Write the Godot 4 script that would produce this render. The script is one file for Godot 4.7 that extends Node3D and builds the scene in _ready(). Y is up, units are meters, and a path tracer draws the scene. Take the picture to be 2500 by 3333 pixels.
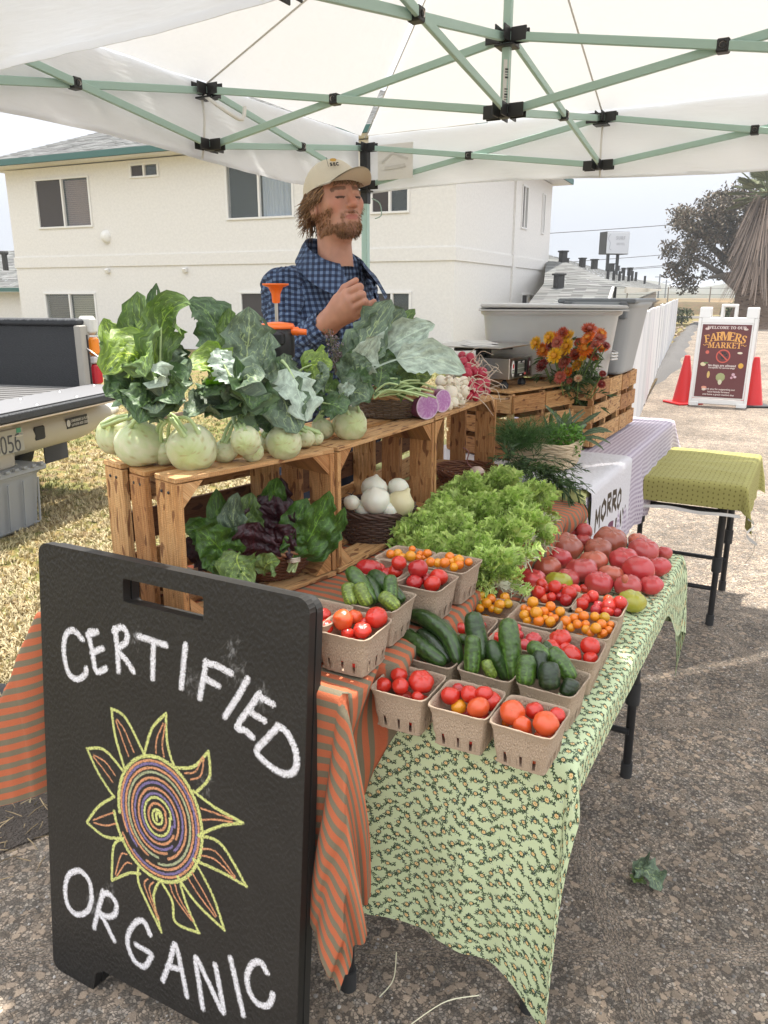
extends Node3D
# A farmers market stall under a white canopy. Row direction of the stall: U (away), V (to the right).

class MB:
	# collects shapes into one smooth-shaded surface
	var P := PackedVector3Array()
	var N := PackedVector3Array()
	var T := PackedVector2Array()
	var C := PackedColorArray()
	var I := PackedInt32Array()
	var col := Color.WHITE
	var uv0 := Vector2.ZERO
	var uv2 := false
	func _norm(from: int, at: int) -> void:
		var i := at
		while i < I.size():
			var a := I[i]; var b := I[i + 1]; var c := I[i + 2]
			var n := (P[c] - P[a]).cross(P[b] - P[a])
			N[a] += n; N[b] += n; N[c] += n
			i += 3
		for k in range(from, P.size()):
			N[k] = N[k].normalized() if N[k].length_squared() > 1e-20 else Vector3.UP
	func push(p: Vector3, uv: Vector2) -> void:
		P.append(p); N.append(Vector3.ZERO); T.append(uv); C.append(col)
	# f(i, j) gives a point; nu x nv cells; closed joins the first and last column
	func grid(nu: int, nv: int, f: Callable, closed := false, uvs := Vector2.ONE, flip := false, colors = null, hole = null) -> void:
		var from := P.size(); var at := I.size()
		for j in nv + 1:
			for i in nu + 1:
				var u := float(i) / nu; var v := float(j) / nv
				if colors != null: col = colors.call(u, v)
				push(f.call(u, v), Vector2(u * uvs.x, v * uvs.y) + uv0)
		for j in nv:
			for i in nu:
				if hole != null and hole.call(i, j): continue
				var a := from + j * (nu + 1) + i
				var b := a + 1; var c := a + nu + 1; var d := c + 1
				if flip: I.append_array([a, b, c, b, d, c])
				else: I.append_array([a, c, b, b, c, d])
		_norm(from, at)
		if closed:
			for j in nv + 1:
				var a := from + j * (nu + 1); var b := a + nu
				var n := (N[a] + N[b]).normalized()
				N[a] = n; N[b] = n
	func tube(pts: Array, rads, sides := 8, caps := true, uvs := Vector2.ONE) -> void:
		var n := pts.size()
		var from := P.size(); var at := I.size()
		var up := Vector3.UP
		var len := 0.0
		for k in n:
			var p: Vector3 = pts[k]
			var t: Vector3 = (pts[mini(k + 1, n - 1)] - pts[maxi(k - 1, 0)]).normalized()
			if k == 0:
				up = Vector3.UP if absf(t.y) < 0.9 else Vector3.RIGHT
			var s := t.cross(up).normalized()
			up = s.cross(t).normalized()
			if k > 0: len += (p - pts[k - 1]).length()
			var r: float = rads[k] if rads is Array else rads
			for i in sides + 1:
				var a := TAU * i / sides
				push(p + (s * cos(a) + up * sin(a)) * r, Vector2(float(i) / sides * uvs.x, len * uvs.y) + uv0)
		for k in n - 1:
			for i in sides:
				var a := from + k * (sides + 1) + i
				var c := a + sides + 1
				I.append_array([a, a + 1, c, a + 1, c + 1, c])
		_norm(from, at)
		for k in n:
			var a := from + k * (sides + 1)
			var nn := (N[a] + N[a + sides]).normalized()
			N[a] = nn; N[a + sides] = nn
		if caps:
			for e in 2:
				var k := 0 if e == 0 else n - 1
				var base := P.size(); var at2 := I.size()
				push(pts[k], uv0)
				for i in sides + 1: push(P[from + k * (sides + 1) + i], uv0 + Vector2(cos(TAU * i / sides), sin(TAU * i / sides)) * 0.02)
				for i in sides:
					if e == 0: I.append_array([base, base + 2 + i, base + 1 + i])
					else: I.append_array([base, base + 1 + i, base + 2 + i])
				_norm(base, at2)
	# profile of Vector2(radius, height), turned about y
	func lathe(prof: Array, segs := 24, xf := Transform3D.IDENTITY, wob = null) -> void:
		var n := prof.size() - 1
		grid(segs, n, func(u, v):
			var q: Vector2 = prof[int(round(v * n))]
			var a: float = -u * TAU
			var r := q.x
			if wob != null: r *= wob.call(a, v)
			return xf * Vector3(cos(a) * r, q.y, sin(a) * r), true)
	func box(s: Vector3, xf := Transform3D.IDENTITY, b := 0.0, uvm := 0.0) -> void:
		# box centred on xf; b chamfers its edges; the long axis runs along texture u
		var h := s * 0.5
		var ax := [Vector3.RIGHT, Vector3.UP, Vector3.BACK]
		var big := s.max_axis_index()
		var ring := {}
		for k in 3:
			var k1 := (k + 1) % 3; var k2 := (k + 2) % 3
			for sg in [1.0, -1.0]:
				var from := P.size(); var at := I.size()
				for q in [[-1.0, -1.0], [1.0, -1.0], [1.0, 1.0], [-1.0, 1.0]]:
					var p: Vector3 = ax[k] * h[k] * sg + ax[k1] * (h[k1] - b) * q[0] + ax[k2] * (h[k2] - b) * q[1]
					var e1: float = p[k1]; var e2: float = p[k2]
					var uv := Vector2(e1, e2)
					if k2 == big: uv = Vector2(e2, e1)
					if k == big: uv = Vector2(e1, e2) * 0.4
					if uvm > 0.0: uv *= uvm
					else: uv = Vector2(q[0] * 0.5 + 0.5, q[1] * 0.5 + 0.5)
					push(xf * p, uv + uv0)
					ring[[k, sg, q[0], q[1]]] = P.size() - 1
				if sg > 0: I.append_array([from, from + 2, from + 1, from, from + 3, from + 2])
				else: I.append_array([from, from + 1, from + 2, from, from + 2, from + 3])
				_norm(from, at)
		if b > 0.0:
			# edge strips and corner triangles reuse the face corners (so their normals blend across the chamfer)
			var idx := func(sx: float, sy: float, sz: float, k: int) -> int:
				var sv := [sx, sy, sz]
				return ring[[k, sv[k], sv[(k + 1) % 3], sv[(k + 2) % 3]]]
			for k in 3:
				var k1 := (k + 1) % 3; var k2 := (k + 2) % 3
				for s1 in [1.0, -1.0]:
					for s2 in [1.0, -1.0]:
						var lo := [0.0, 0.0, 0.0]; var hi := [0.0, 0.0, 0.0]
						lo[k] = -1.0; hi[k] = 1.0; lo[k1] = s1; hi[k1] = s1; lo[k2] = s2; hi[k2] = s2
						var a: int = idx.call(lo[0], lo[1], lo[2], k1); var c: int = idx.call(hi[0], hi[1], hi[2], k1)
						var d: int = idx.call(lo[0], lo[1], lo[2], k2); var e: int = idx.call(hi[0], hi[1], hi[2], k2)
						_tri(a, c, d, xf); _tri(c, e, d, xf)
			for sx in [1.0, -1.0]:
				for sy in [1.0, -1.0]:
					for sz in [1.0, -1.0]:
						_tri(idx.call(sx, sy, sz, 0), idx.call(sx, sy, sz, 1), idx.call(sx, sy, sz, 2), xf)
	func _tri(a: int, b: int, c: int, xf: Transform3D) -> void:
		var n := (P[c] - P[a]).cross(P[b] - P[a])
		if n.dot(P[a] + P[b] + P[c] - xf.origin * 3.0) < 0.0: I.append_array([a, c, b])
		else: I.append_array([a, b, c])
	func quad(a: Vector3, b: Vector3, c: Vector3, d: Vector3, uva := Vector2.ZERO, uvc := Vector2.ONE) -> void:
		var from := P.size(); var at := I.size()
		push(a, uva); push(b, Vector2(uvc.x, uva.y)); push(c, uvc); push(d, Vector2(uva.x, uvc.y))
		I.append_array([from, from + 1, from + 2, from, from + 2, from + 3])
		_norm(from, at)
	func fan(pts: Array) -> void:
		var from := P.size(); var at := I.size()
		for p in pts: push(p, Vector2(p.x, p.z))
		for k in range(1, pts.size() - 1): I.append_array([from, from + k, from + k + 1])
		_norm(from, at)
	func ball(c: Vector3, r: Vector3, su := 16, sv := 10, wob = null) -> void:
		grid(su, sv, func(u, v):
			var a: float = -u * TAU; var b: float = (v - 0.5) * PI
			var d := Vector3(cos(a) * cos(b), sin(b), sin(a) * cos(b))
			return c + d * r * (1.0 if wob == null else wob.call(d)), true)
	func add(o: MB, xf := Transform3D.IDENTITY, tint = null) -> void:
		var k := P.size()
		P.append_array(xf * o.P)
		var nb := xf.basis.inverse().transposed()
		for n in o.N: N.append((nb * n).normalized())
		T.append_array(o.T)
		if tint == null: C.append_array(o.C)
		else:
			for c in o.C: C.append(c * tint)
		for i in o.I: I.append(i + k)
	func mesh() -> ArrayMesh:
		var a := []
		a.resize(Mesh.ARRAY_MAX)
		a[Mesh.ARRAY_VERTEX] = P; a[Mesh.ARRAY_NORMAL] = N; a[Mesh.ARRAY_TEX_UV] = T; a[Mesh.ARRAY_COLOR] = C; a[Mesh.ARRAY_INDEX] = I
		if uv2: a[Mesh.ARRAY_TEX_UV2] = T
		var m := ArrayMesh.new()
		if P.size() > 0: m.add_surface_from_arrays(Mesh.PRIMITIVE_TRIANGLES, a)
		return m

var rng := RandomNumberGenerator.new()
var used := {}
var M := {}
var TX := {}
const YAW := -0.5061  # the stall is turned by 29 degrees
const U := Vector3(0.485, 0, -0.8746)
const V := Vector3(0.8746, 0, 0.485)
const T1 := 0.715
const T2 := 0.822
const T3 := 0.845

func v3(x: float, y: float, z: float) -> Vector3: return Vector3(x, y, z)
func rv() -> Vector3: return Vector3(rf(-1, 1), rf(-1, 1), rf(-1, 1))
func xt(p: Vector3) -> Transform3D: return Transform3D(Basis.IDENTITY, p)
func rf(a: float, b: float) -> float: return rng.randf_range(a, b)
func rgb(r: float, g: float, b: float) -> Color: return Color(r, g, b).linear_to_srgb()

func numbered(parent: Node, called: String) -> String:
	var k := str(parent.get_instance_id()) + called
	var n: int = used.get(k, 0)
	used[k] = n + 1
	return called if n == 0 else "%s_%03d" % [called, n]

func tag(o: Node, label: String, category: String, group := "") -> void:
	o.set_meta("label", label); o.set_meta("category", category)
	if group: o.set_meta("group", group)

func thing(called: String, label: String, category: String, at := Vector3.ZERO, yaw := 0.0, group := "") -> Node3D:
	var o := Node3D.new()
	o.name = numbered(self, called); add_child(o, true)
	o.position = at; o.rotation.y = yaw
	tag(o, label, category, group)
	return o

func inst(m, mat: Material, called: String, parent: Node, xf := Transform3D.IDENTITY, kind := "") -> MeshInstance3D:
	var o := MeshInstance3D.new()
	o.mesh = m.mesh() if m is MB else m
	o.material_override = mat
	o.name = numbered(parent, called)
	o.transform = xf
	parent.add_child(o, true)
	if kind: o.set_meta("kind", kind)
	return o

func solo(m, mat: Material, called: String, label: String, category: String, at := Transform3D.IDENTITY, group := "") -> MeshInstance3D:
	var o := inst(m, mat, called, self, at)
	tag(o, label, category, group)
	return o

func struct(m, mat: Material, called: String) -> MeshInstance3D:
	return inst(m, mat, called, self, Transform3D.IDENTITY, "structure")

func bx(s: Vector3, at := Vector3.ZERO, b := 0.0, uvm := 0.0) -> MB:
	var m := MB.new(); m.box(s, Transform3D(Basis.IDENTITY, at), b, uvm); return m

func tub(pts: Array, r, sides := 8) -> MB:
	var m := MB.new(); m.tube(pts, r, sides); return m

# a frame with its x axis from a to b; y is as near up as it can be
func along(a: Vector3, b: Vector3, up := Vector3.UP) -> Transform3D:
	var x := (b - a).normalized()
	if absf(x.dot(up)) > 0.99: up = V
	var z := x.cross(up).normalized()
	return Transform3D(Basis(x, z.cross(x), z), (a + b) * 0.5)

func bar(a: Vector3, b: Vector3, h: float, w: float, bev := 0.003) -> MB:
	var m := MB.new(); m.box(Vector3((b - a).length(), h, w), along(a, b), bev); return m

func bez(a: Vector3, b: Vector3, c: Vector3, t: float) -> Vector3:
	return a.lerp(b, t).lerp(b.lerp(c, t), t)

func curve(pts: Array, n: int) -> Array:
	var c := Curve3D.new()
	for k in pts.size():
		var t: Vector3 = (pts[mini(k + 1, pts.size() - 1)] - pts[maxi(k - 1, 0)]) / 6.0
		c.add_point(pts[k], -t, t)
	var out := []
	var len := c.get_baked_length()
	for k in n + 1: out.append(c.sample_baked(len * k / n, true))
	return out

func mat(c: Color, rough := 0.7, o := {}) -> StandardMaterial3D:
	var m := StandardMaterial3D.new()
	m.albedo_color = c; m.roughness = rough
	for k in o: m.set(k, o[k])
	if o.has("normal_texture"): m.normal_enabled = true
	return m

func noise(f: float, octaves := 3, kind := FastNoiseLite.TYPE_SIMPLEX_SMOOTH, sd := 1) -> FastNoiseLite:
	var n := FastNoiseLite.new()
	n.frequency = f; n.fractal_octaves = octaves; n.noise_type = kind; n.seed = sd
	if octaves <= 1: n.fractal_type = FastNoiseLite.FRACTAL_NONE
	return n

func nbytes(n: FastNoiseLite, w: int, h: int) -> PackedByteArray:
	var im := n.get_seamless_image(w, h)
	im.convert(Image.FORMAT_L8)
	return im.get_data()

func tex_of(w: int, h: int, f: Callable) -> ImageTexture:
	# f(k, x, y) gives a colour (sRGB)
	var d := PackedByteArray(); d.resize(w * h * 3)
	var k := 0
	for y in h:
		for x in w:
			var c: Color = f.call(k, x, y)
			d[k * 3] = clampi(int(c.r * 255.0), 0, 255); d[k * 3 + 1] = clampi(int(c.g * 255.0), 0, 255); d[k * 3 + 2] = clampi(int(c.b * 255.0), 0, 255)
			k += 1
	return ImageTexture.create_from_image(Image.create_from_data(w, h, false, Image.FORMAT_RGB8, d))

func bump_of(n: FastNoiseLite, w := 256, strength := 6.0) -> ImageTexture:
	var im := n.get_seamless_image(w, w)
	im.convert(Image.FORMAT_RGBA8)
	im.bump_map_to_normal_map(strength)
	return ImageTexture.create_from_image(im)


func _ready() -> void:
	rng.seed = 7

	var cam := Camera3D.new()
	cam.name = "camera"; cam.position = v3(0, 1.48, 0); cam.rotation.x = -atan(711.5 / 2507.5)
	cam.fov = rad_to_deg(2.0 * atan(1666.5 / 2507.5)); cam.near = 0.05; cam.far = 3000.0
	add_child(cam)
	var env := Environment.new()
	env.background_mode = Environment.BG_SKY
	var sm := ProceduralSkyMaterial.new()
	sm.sky_top_color = Color(0.97, 0.98, 1.0); sm.sky_horizon_color = Color(0.54, 0.555, 0.582); sm.sky_curve = 0.4
	sm.ground_bottom_color = Color(0.5, 0.48, 0.45); sm.ground_horizon_color = Color(0.85, 0.86, 0.87); sm.sun_angle_max = 1.0
	sm.sky_energy_multiplier = 1.0
	var sky := Sky.new(); sky.sky_material = sm
	env.sky = sky
	env.tonemap_mode = Environment.TONE_MAPPER_LINEAR
	env.tonemap_exposure = 2.5
	env.sdfgi_enabled = true; env.ssao_enabled = true; env.ssil_enabled = true
	env.fog_enabled = true; env.fog_density = 0.0014; env.fog_light_color = Color(0.92, 0.94, 0.96)
	var we := WorldEnvironment.new(); we.name = "world"; we.environment = env
	add_child(we)
	var sun := DirectionalLight3D.new()
	sun.name = "sun"; sun.light_energy = 1.12; sun.light_color = Color(1.0, 0.975, 0.94); sun.light_angular_distance = 1.2; sun.shadow_enabled = true
	sun.basis = Basis.looking_at(v3(-0.13, -1.0, 0.26), Vector3.RIGHT)
	add_child(sun)
	textures()
	materials()
	ground()
	buildings()
	far_things()
	canopy()
	tables()
	crates()
	truck_and_totes()
	sign_board()
	market_sign()
	produce_baskets()
	heirlooms()
	roots()
	greens()
	stall_things()
	person()

func textures() -> void:

	var cell := func(f: float, ret: int) -> PackedByteArray:
		var c := noise(f, 1, FastNoiseLite.TYPE_CELLULAR, 3)
		c.cellular_return_type = ret
		return nbytes(c, 1024, 1024)
	var a: PackedByteArray = cell.call(0.05, FastNoiseLite.RETURN_CELL_VALUE); var b: PackedByteArray = cell.call(0.05, FastNoiseLite.RETURN_DISTANCE2_SUB)
	var a2: PackedByteArray = cell.call(0.12, FastNoiseLite.RETURN_CELL_VALUE); var b2: PackedByteArray = cell.call(0.12, FastNoiseLite.RETURN_DISTANCE2_SUB)
	var g := nbytes(noise(0.22, 3, FastNoiseLite.TYPE_SIMPLEX, 5), 1024, 1024)
	var big := nbytes(noise(0.006, 3, FastNoiseLite.TYPE_SIMPLEX, 9), 1024, 1024)
	var hgt := PackedByteArray(); hgt.resize(1024 * 1024)
	TX.asphalt = tex_of(1024, 1024, func(k, _x, _y):
		var n: float = g[k] / 255.0 - 0.5
		var v: float = fposmod(a[k] / 255.0 * 17.3, 1.0); var v2: float = fposmod(a2[k] / 255.0 * 13.7, 1.0)
		var s1: float = smoothstep(0.10, 0.22, b[k] / 255.0 + n * 0.12) * (1.0 if v > 0.8 else 0.0)
		var s2: float = smoothstep(0.06, 0.2, b2[k] / 255.0 + n * 0.1) * (1.0 if v2 > 0.22 else 0.0)
		var l: float = 0.41 + n * 0.3
		l = lerpf(l, 0.53 + 0.30 * v2 * v2 + n * 0.14, s2 * 0.9)
		l = lerpf(l, 0.56 + 1.0 * (v - 0.8) + n * 0.12, s1 * 0.9)
		l *= 0.88 + 0.24 * big[k] / 255.0
		hgt[k] = clampi(int((maxf(s1, s2 * 0.6) * 0.6 + n * 0.35 + 0.2) * 200.0), 0, 255)
		var w: float = v * 0.05
		return Color(l * (1.01 + w), l * 0.98, l * (0.94 - w)))
	var hi := Image.create_from_data(1024, 1024, false, Image.FORMAT_L8, hgt)
	hi.convert(Image.FORMAT_RGBA8); hi.bump_map_to_normal_map(5.0)
	TX.asphalt_n = ImageTexture.create_from_image(hi)
	var d := nbytes(noise(0.012, 4, FastNoiseLite.TYPE_SIMPLEX, 21), 512, 512)
	TX.patchy = tex_of(512, 512, func(k, _x, _y):
		var v: float = d[k] / 255.0
		return Color.from_hsv(0.08, 0.05, 0.8 + 0.28 * (v - 0.3)))

	var g1 := nbytes(noise(0.012, 3, FastNoiseLite.TYPE_SIMPLEX, 31), 512, 512)
	var g2 := nbytes(noise(0.35, 2, FastNoiseLite.TYPE_SIMPLEX, 32), 512, 512)
	TX.lawn = tex_of(512, 512, func(k, _x, _y):
		var v: float = g1[k] / 255.0; var n: float = g2[k] / 255.0
		var c := Color(0.66, 0.58, 0.40).lerp(Color(0.50, 0.50, 0.27), smoothstep(0.4, 0.75, v))
		c = c.lerp(Color(0.55, 0.47, 0.36), smoothstep(0.45, 0.15, v))
		return c * (0.7 + 0.6 * n))

	TX.fine_n = bump_of(noise(0.12, 4, FastNoiseLite.TYPE_SIMPLEX, 41), 512, 5.0)
	TX.pulp_n = bump_of(noise(0.06, 4, FastNoiseLite.TYPE_SIMPLEX, 42), 512, 7.0)
	TX.soft_n = bump_of(noise(0.015, 3, FastNoiseLite.TYPE_SIMPLEX, 43), 512, 10.0)
	var st := nbytes(noise(0.02, 5, FastNoiseLite.TYPE_SIMPLEX, 44), 512, 512)
	TX.stucco = tex_of(512, 512, func(k, _x, _y):
		var v: float = 0.95 + 0.05 * (st[k] / 255.0 - 0.5); return Color(v, v, v))
	var pu := nbytes(noise(0.09, 3, FastNoiseLite.TYPE_SIMPLEX, 45), 512, 512)
	TX.pulp = tex_of(512, 512, func(k, _x, _y):
		var v: float = 0.9 + 0.3 * (pu[k] / 255.0 - 0.5); return Color(v, v, v))
	var wa := noise(0.004, 2, FastNoiseLite.TYPE_SIMPLEX, 46); var wb := noise(0.02, 3, FastNoiseLite.TYPE_SIMPLEX, 47)
	TX.wood = tex_of(512, 512, func(_k, x, y):
		var yy: float = y + 16.0 * wa.get_noise_2d(x * 0.7, y * 2.0)
		var ring: float = 0.5 + 0.5 * sin(yy * 0.16 + 5.0 * wa.get_noise_2d(x * 0.35, y * 5.0))
		var fib: float = wb.get_noise_2d(x * 0.7, y * 22.0)
		var saw: float = 0.03 * sin(x * 0.9 + 2.0 * wb.get_noise_2d(x * 0.3, y * 0.5))
		var spot: float = smoothstep(0.56, 0.7, wa.get_noise_2d(x * 1.6 + 900.0, y * 4.0))
		var l: float = 0.88 - 0.10 * pow(ring, 3.0) + 0.15 * fib + saw
		var c := Color(l, l * (0.93 - 0.05 * ring), l * (0.84 - 0.1 * ring))
		return c.lerp(Color(0.42, 0.28, 0.19), spot * 0.6))

	var wv := nbytes(noise(0.45, 1, FastNoiseLite.TYPE_SIMPLEX, 51), 512, 512)
	TX.stripe = tex_of(512, 512, func(k, _x, y):
		var s: float = fposmod(y / 64.0 + 0.04 * (wv[k] / 255.0 - 0.5), 1.0)
		var c := Color(0.76, 0.42, 0.28) if s < 0.53 else Color(0.49, 0.46, 0.38)
		var w: float = 0.88 + 0.24 * wv[k] / 255.0
		return c * w)
	TX.floral = floral_texture()
	TX.check = tex_of(256, 256, func(_k, x, y):
		var on: bool = (x / 8 % 2 == 0) and (y / 16 % 2 == 0)
		return Color(0.60, 0.53, 0.64) if on else Color(0.87, 0.84, 0.88))
	TX.olive = tex_of(512, 512, func(k, x, y):
		var cx: int = x / 32; var cy: int = y / 32
		var dx: float = x % 32 - 16 + 5 * (cy % 3 - 1); var dy: float = y % 32 - 16 + 4 * (cx % 2)
		var m: float = 1.0 if dx * dx + dy * dy * 2.2 < 45.0 + 30.0 * sin(dx * 1.7 + dy * 2.3) else 0.0
		var c := Color(0.68, 0.66, 0.40).lerp(Color(0.42, 0.38, 0.17), m * 0.75)
		return c * (0.92 + 0.16 * wv[k] / 255.0))
	TX.plaid = tex_of(256, 256, func(_k, x, y):
		var u: float = fposmod(x / 64.0, 1.0); var v: float = fposmod(y / 64.0, 1.0)
		var hu: int = 1 if u < 0.5 else 0; var hv: int = 1 if v < 0.5 else 0
		var c := Color(0.125, 0.155, 0.245)
		var s: int = hu + hv
		if s == 1: c = Color(0.25, 0.32, 0.45) if (x + y) % 4 < 2 else Color(0.20, 0.26, 0.37)
		elif s == 0: c = Color(0.43, 0.51, 0.63)
		var w: float = 0.92 + 0.16 * fposmod(sin(x * 12.9898 + y * 78.233) * 43758.5, 1.0)
		return c * w)
	TX.leaf = leaf_texture(Color(1, 1, 1), Color(1.9, 1.75, 1.5), 7)
	TX.paleleaf = leaf_texture(Color(1.55, 1.55, 1.55), Color(1.95, 1.95, 1.9), 7)
	TX.redleaf = leaf_texture(Color(1, 1, 1), Color(1.5, 1.0, 1.1), 6)

	var sp := nbytes(noise(0.09, 2, FastNoiseLite.TYPE_SIMPLEX, 61), 256, 256)
	TX.speckle = tex_of(256, 256, func(k, _x, _y):
		var v: float = sp[k] / 255.0
		var l: float = 0.92 + 0.1 * (v - 0.5) + (0.18 if v > 0.83 else 0.0)
		return Color(l, l, l * 0.97))
	var cu1 := nbytes(noise(0.03, 2, FastNoiseLite.TYPE_SIMPLEX, 62), 256, 256)
	TX.cuke = tex_of(256, 256, func(k, x, y):

		var s: float = 0.5 + 0.5 * sin(x / 256.0 * TAU * 9.0 + 2.0 * (cu1[k] / 255.0))
		var scar: float = 1.0 if sp[k] > 216 and cu1[k] > 140 else 0.0
		var l: float = 0.72 + 0.35 * pow(s, 3.0) * smoothstep(0.1, 0.9, y / 256.0) + 0.3 * (cu1[k] / 255.0 - 0.5)
		return Color(l * 0.95, l, l * 0.75).lerp(Color(0.95, 0.9, 0.75), scar * 0.7))

func leaf_texture(base: Color, vein: Color, n: int) -> ImageTexture:
	var nz := noise(0.02, 3, FastNoiseLite.TYPE_SIMPLEX, 71)
	return tex_of(256, 256, func(_k, x, y):
		var s: float = absf(x / 128.0 - 1.0); var t: float = y / 256.0
		var wob: float = 0.05 * nz.get_noise_2d(x * 1.5, y * 1.5)
		var d: float = 1.0 - smoothstep(0.012, 0.07 * (1.2 - t), s)
		var q: float = (t - s * 0.38 + wob) * n
		var side: float = absf(fposmod(q, 1.0) - 0.5)
		d = maxf(d, (1.0 - smoothstep(0.02, 0.07, 0.5 - absf(side - 0.0))) * 0.0)
		var f: float = minf(fposmod(q, 1.0), 1.0 - fposmod(q, 1.0))
		d = maxf(d, (1.0 - smoothstep(0.02, 0.085, f)) * (1.0 - s * 0.55))
		var q2: float = fposmod((t * 0.7 + s * 0.9 + wob * 2.0) * n * 1.6, 1.0)
		d = maxf(d, (1.0 - smoothstep(0.02, 0.07, minf(q2, 1.0 - q2))) * 0.35)
		var tone: float = 0.52 + 0.09 * nz.get_noise_2d(x + 300.0, y)
		return (base * tone).lerp(vein * 0.5, d * 0.85))

func floral_texture() -> ImageTexture:

	var n := 1024
	var im := Image.create(n, n, false, Image.FORMAT_RGB8)
	im.fill(Color(0.80, 0.86, 0.70))
	var r := RandomNumberGenerator.new(); r.seed = 12
	var dot := func(x: float, y: float, rx: float, ry: float, ang: float, c: Color):
		var m := int(ceil(maxf(rx, ry)))
		for yy in range(-m, m + 1):
			for xx in range(-m, m + 1):
				var u := xx * cos(ang) + yy * sin(ang); var v := -xx * sin(ang) + yy * cos(ang)
				if u * u / (rx * rx) + v * v / (ry * ry) <= 1.0:
					im.set_pixel(posmod(int(x) + xx, n), posmod(int(y) + yy, n), c)
	var dark := Color(0.17, 0.24, 0.17); var mid := Color(0.30, 0.40, 0.25)
	for cy in 12:
		for cx in 8:
			var x := (cx + 0.5 * (cy % 2) + 0.25) * 128.0 + r.randf_range(-14, 14)
			var y := (cy + 0.5) * 85.3 + r.randf_range(-10, 10)
			var ph := r.randf_range(-0.8, 0.8); var sg := 1.0 if r.randf() < 0.5 else -1.0; var am := r.randf_range(20, 38); var rot := r.randf_range(-0.7, 0.7)
			for k in 60:
				var t := k / 60.0
				var d := Vector2(sg * am * sin(t * 5.2 + ph), (t - 0.4) * 104.0).rotated(rot)
				var px := x + d.x; var py := y + d.y
				dot.call(px, py, 2.1, 2.1, 0.0, dark)
				if k % 6 == 3:
					var a := r.randf() * TAU
					for q in [0.0, 2.2, 4.1]: dot.call(px + cos(a + q) * 10.0, py + sin(a + q) * 10.0, r.randf_range(7, 11), 4.0, a + q, dark if r.randf() < 0.6 else mid)
			var fs := r.randf_range(0.75, 1.15)
			for k in 12:
				var a := TAU * k / 12.0 + 0.2
				dot.call(x + cos(a) * 18.0 * fs, y + sin(a) * 19.0 * fs, 9.0 * fs, 3.8, a, dark)
			for k in 9:
				var a := TAU * k / 9.0
				dot.call(x + cos(a) * 10.0 * fs, y + sin(a) * 11.0 * fs, 6.0 * fs, 4.4 * fs, a, Color(0.93, 0.87, 0.64) if k % 2 else Color(0.92, 0.76, 0.52))
			dot.call(x, y, 5.0 * fs, 6.0 * fs, 0.0, Color(0.82, 0.58, 0.36))
			for k in 5: dot.call(x + r.randf_range(-40, 40), y + r.randf_range(-36, 36), 3.2, 3.2, 0.0, Color(0.33, 0.42, 0.52))
	return ImageTexture.create_from_image(im)

func materials() -> void:
	M.white = mat(rgb(0.74, 0.73, 0.70), 0.5)
	M.black = mat(rgb(0.014, 0.014, 0.015), 0.45)
	M.dark = mat(rgb(0.03, 0.03, 0.03), 0.7)
	M.steel = mat(rgb(0.52, 0.50, 0.47), 0.28, {"metallic": 1.0})
	M.teal = mat(rgb(0.035, 0.12, 0.105), 0.5)
	M.mint = mat(rgb(0.36, 0.52, 0.46), 0.42)
	var stucco := {"albedo_texture": TX.stucco, "normal_texture": TX.fine_n, "normal_scale": 0.3, "uv1_triplanar": true, "uv1_world_triplanar": true, "uv1_scale": v3(0.9, 0.9, 0.9)}
	M.stucco = mat(rgb(0.80, 0.78, 0.75), 0.9, stucco)
	M.glass = mat(Color(0.55, 0.6, 0.6, 0.12), 0.04, {"metallic_specular": 0.3, "transparency": BaseMaterial3D.TRANSPARENCY_ALPHA})
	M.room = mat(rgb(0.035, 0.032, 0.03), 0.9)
	M.vinyl = mat(rgb(0.72, 0.71, 0.69), 0.4)
	M.alu = mat(rgb(0.32, 0.32, 0.31), 0.4, {"metallic": 0.6})
	for k in 5:
		var w := [rgb(0.72, 0.47, 0.235), rgb(0.62, 0.37, 0.175), rgb(0.80, 0.57, 0.32), rgb(0.54, 0.31, 0.145), rgb(0.76, 0.54, 0.31)]
		M["wood%d" % k] = mat(w[k], 0.75, {"albedo_texture": TX.wood, "normal_texture": TX.fine_n, "normal_scale": 0.4, "uv1_scale": v3(3.2, 3.2, 1)})
	M.oldwood = mat(rgb(0.20, 0.10, 0.05), 0.75, {"albedo_texture": TX.wood, "uv1_scale": v3(3.2, 3.2, 1)})
	M.wire = mat(rgb(0.05, 0.05, 0.05), 0.6)
	M.red_plastic = mat(rgb(0.62, 0.018, 0.02), 0.38)
	M.orange = mat(rgb(0.85, 0.16, 0.02), 0.35)
	M.stem = mat(rgb(0.17, 0.28, 0.07), 0.55)
	M.root = mat(rgb(0.68, 0.58, 0.46), 0.7)

func plan_sheet(mb: MB, pts: Array, y: float) -> void:

	var poly := PackedVector2Array()
	for p in pts: poly.append(Vector2(p.x, p.z))
	var tri := Geometry2D.triangulate_polygon(poly)
	var from := mb.P.size(); var at := mb.I.size()
	for p in poly: mb.push(v3(p.x, y, p.y), p)
	for k in range(0, tri.size(), 3):
		var a := poly[tri[k]]; var b := poly[tri[k + 1]]; var c := poly[tri[k + 2]]
		if (b - a).cross(c - a) > 0: mb.I.append_array([from + tri[k], from + tri[k + 1], from + tri[k + 2]])
		else: mb.I.append_array([from + tri[k], from + tri[k + 2], from + tri[k + 1]])
	mb._norm(from, at)

func verge(t: float) -> Vector3:

	var p := v3(-1.0, 0, -2.15) + v3(0.455, 0, -0.89) * t
	if t > 9.0: p -= v3(0.085, 0, 0) * (t - 9.0)
	return p + v3(0.12 * sin(t * 1.7) + 0.08 * sin(t * 4.3 + 1.0), 0, 0)

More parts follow.
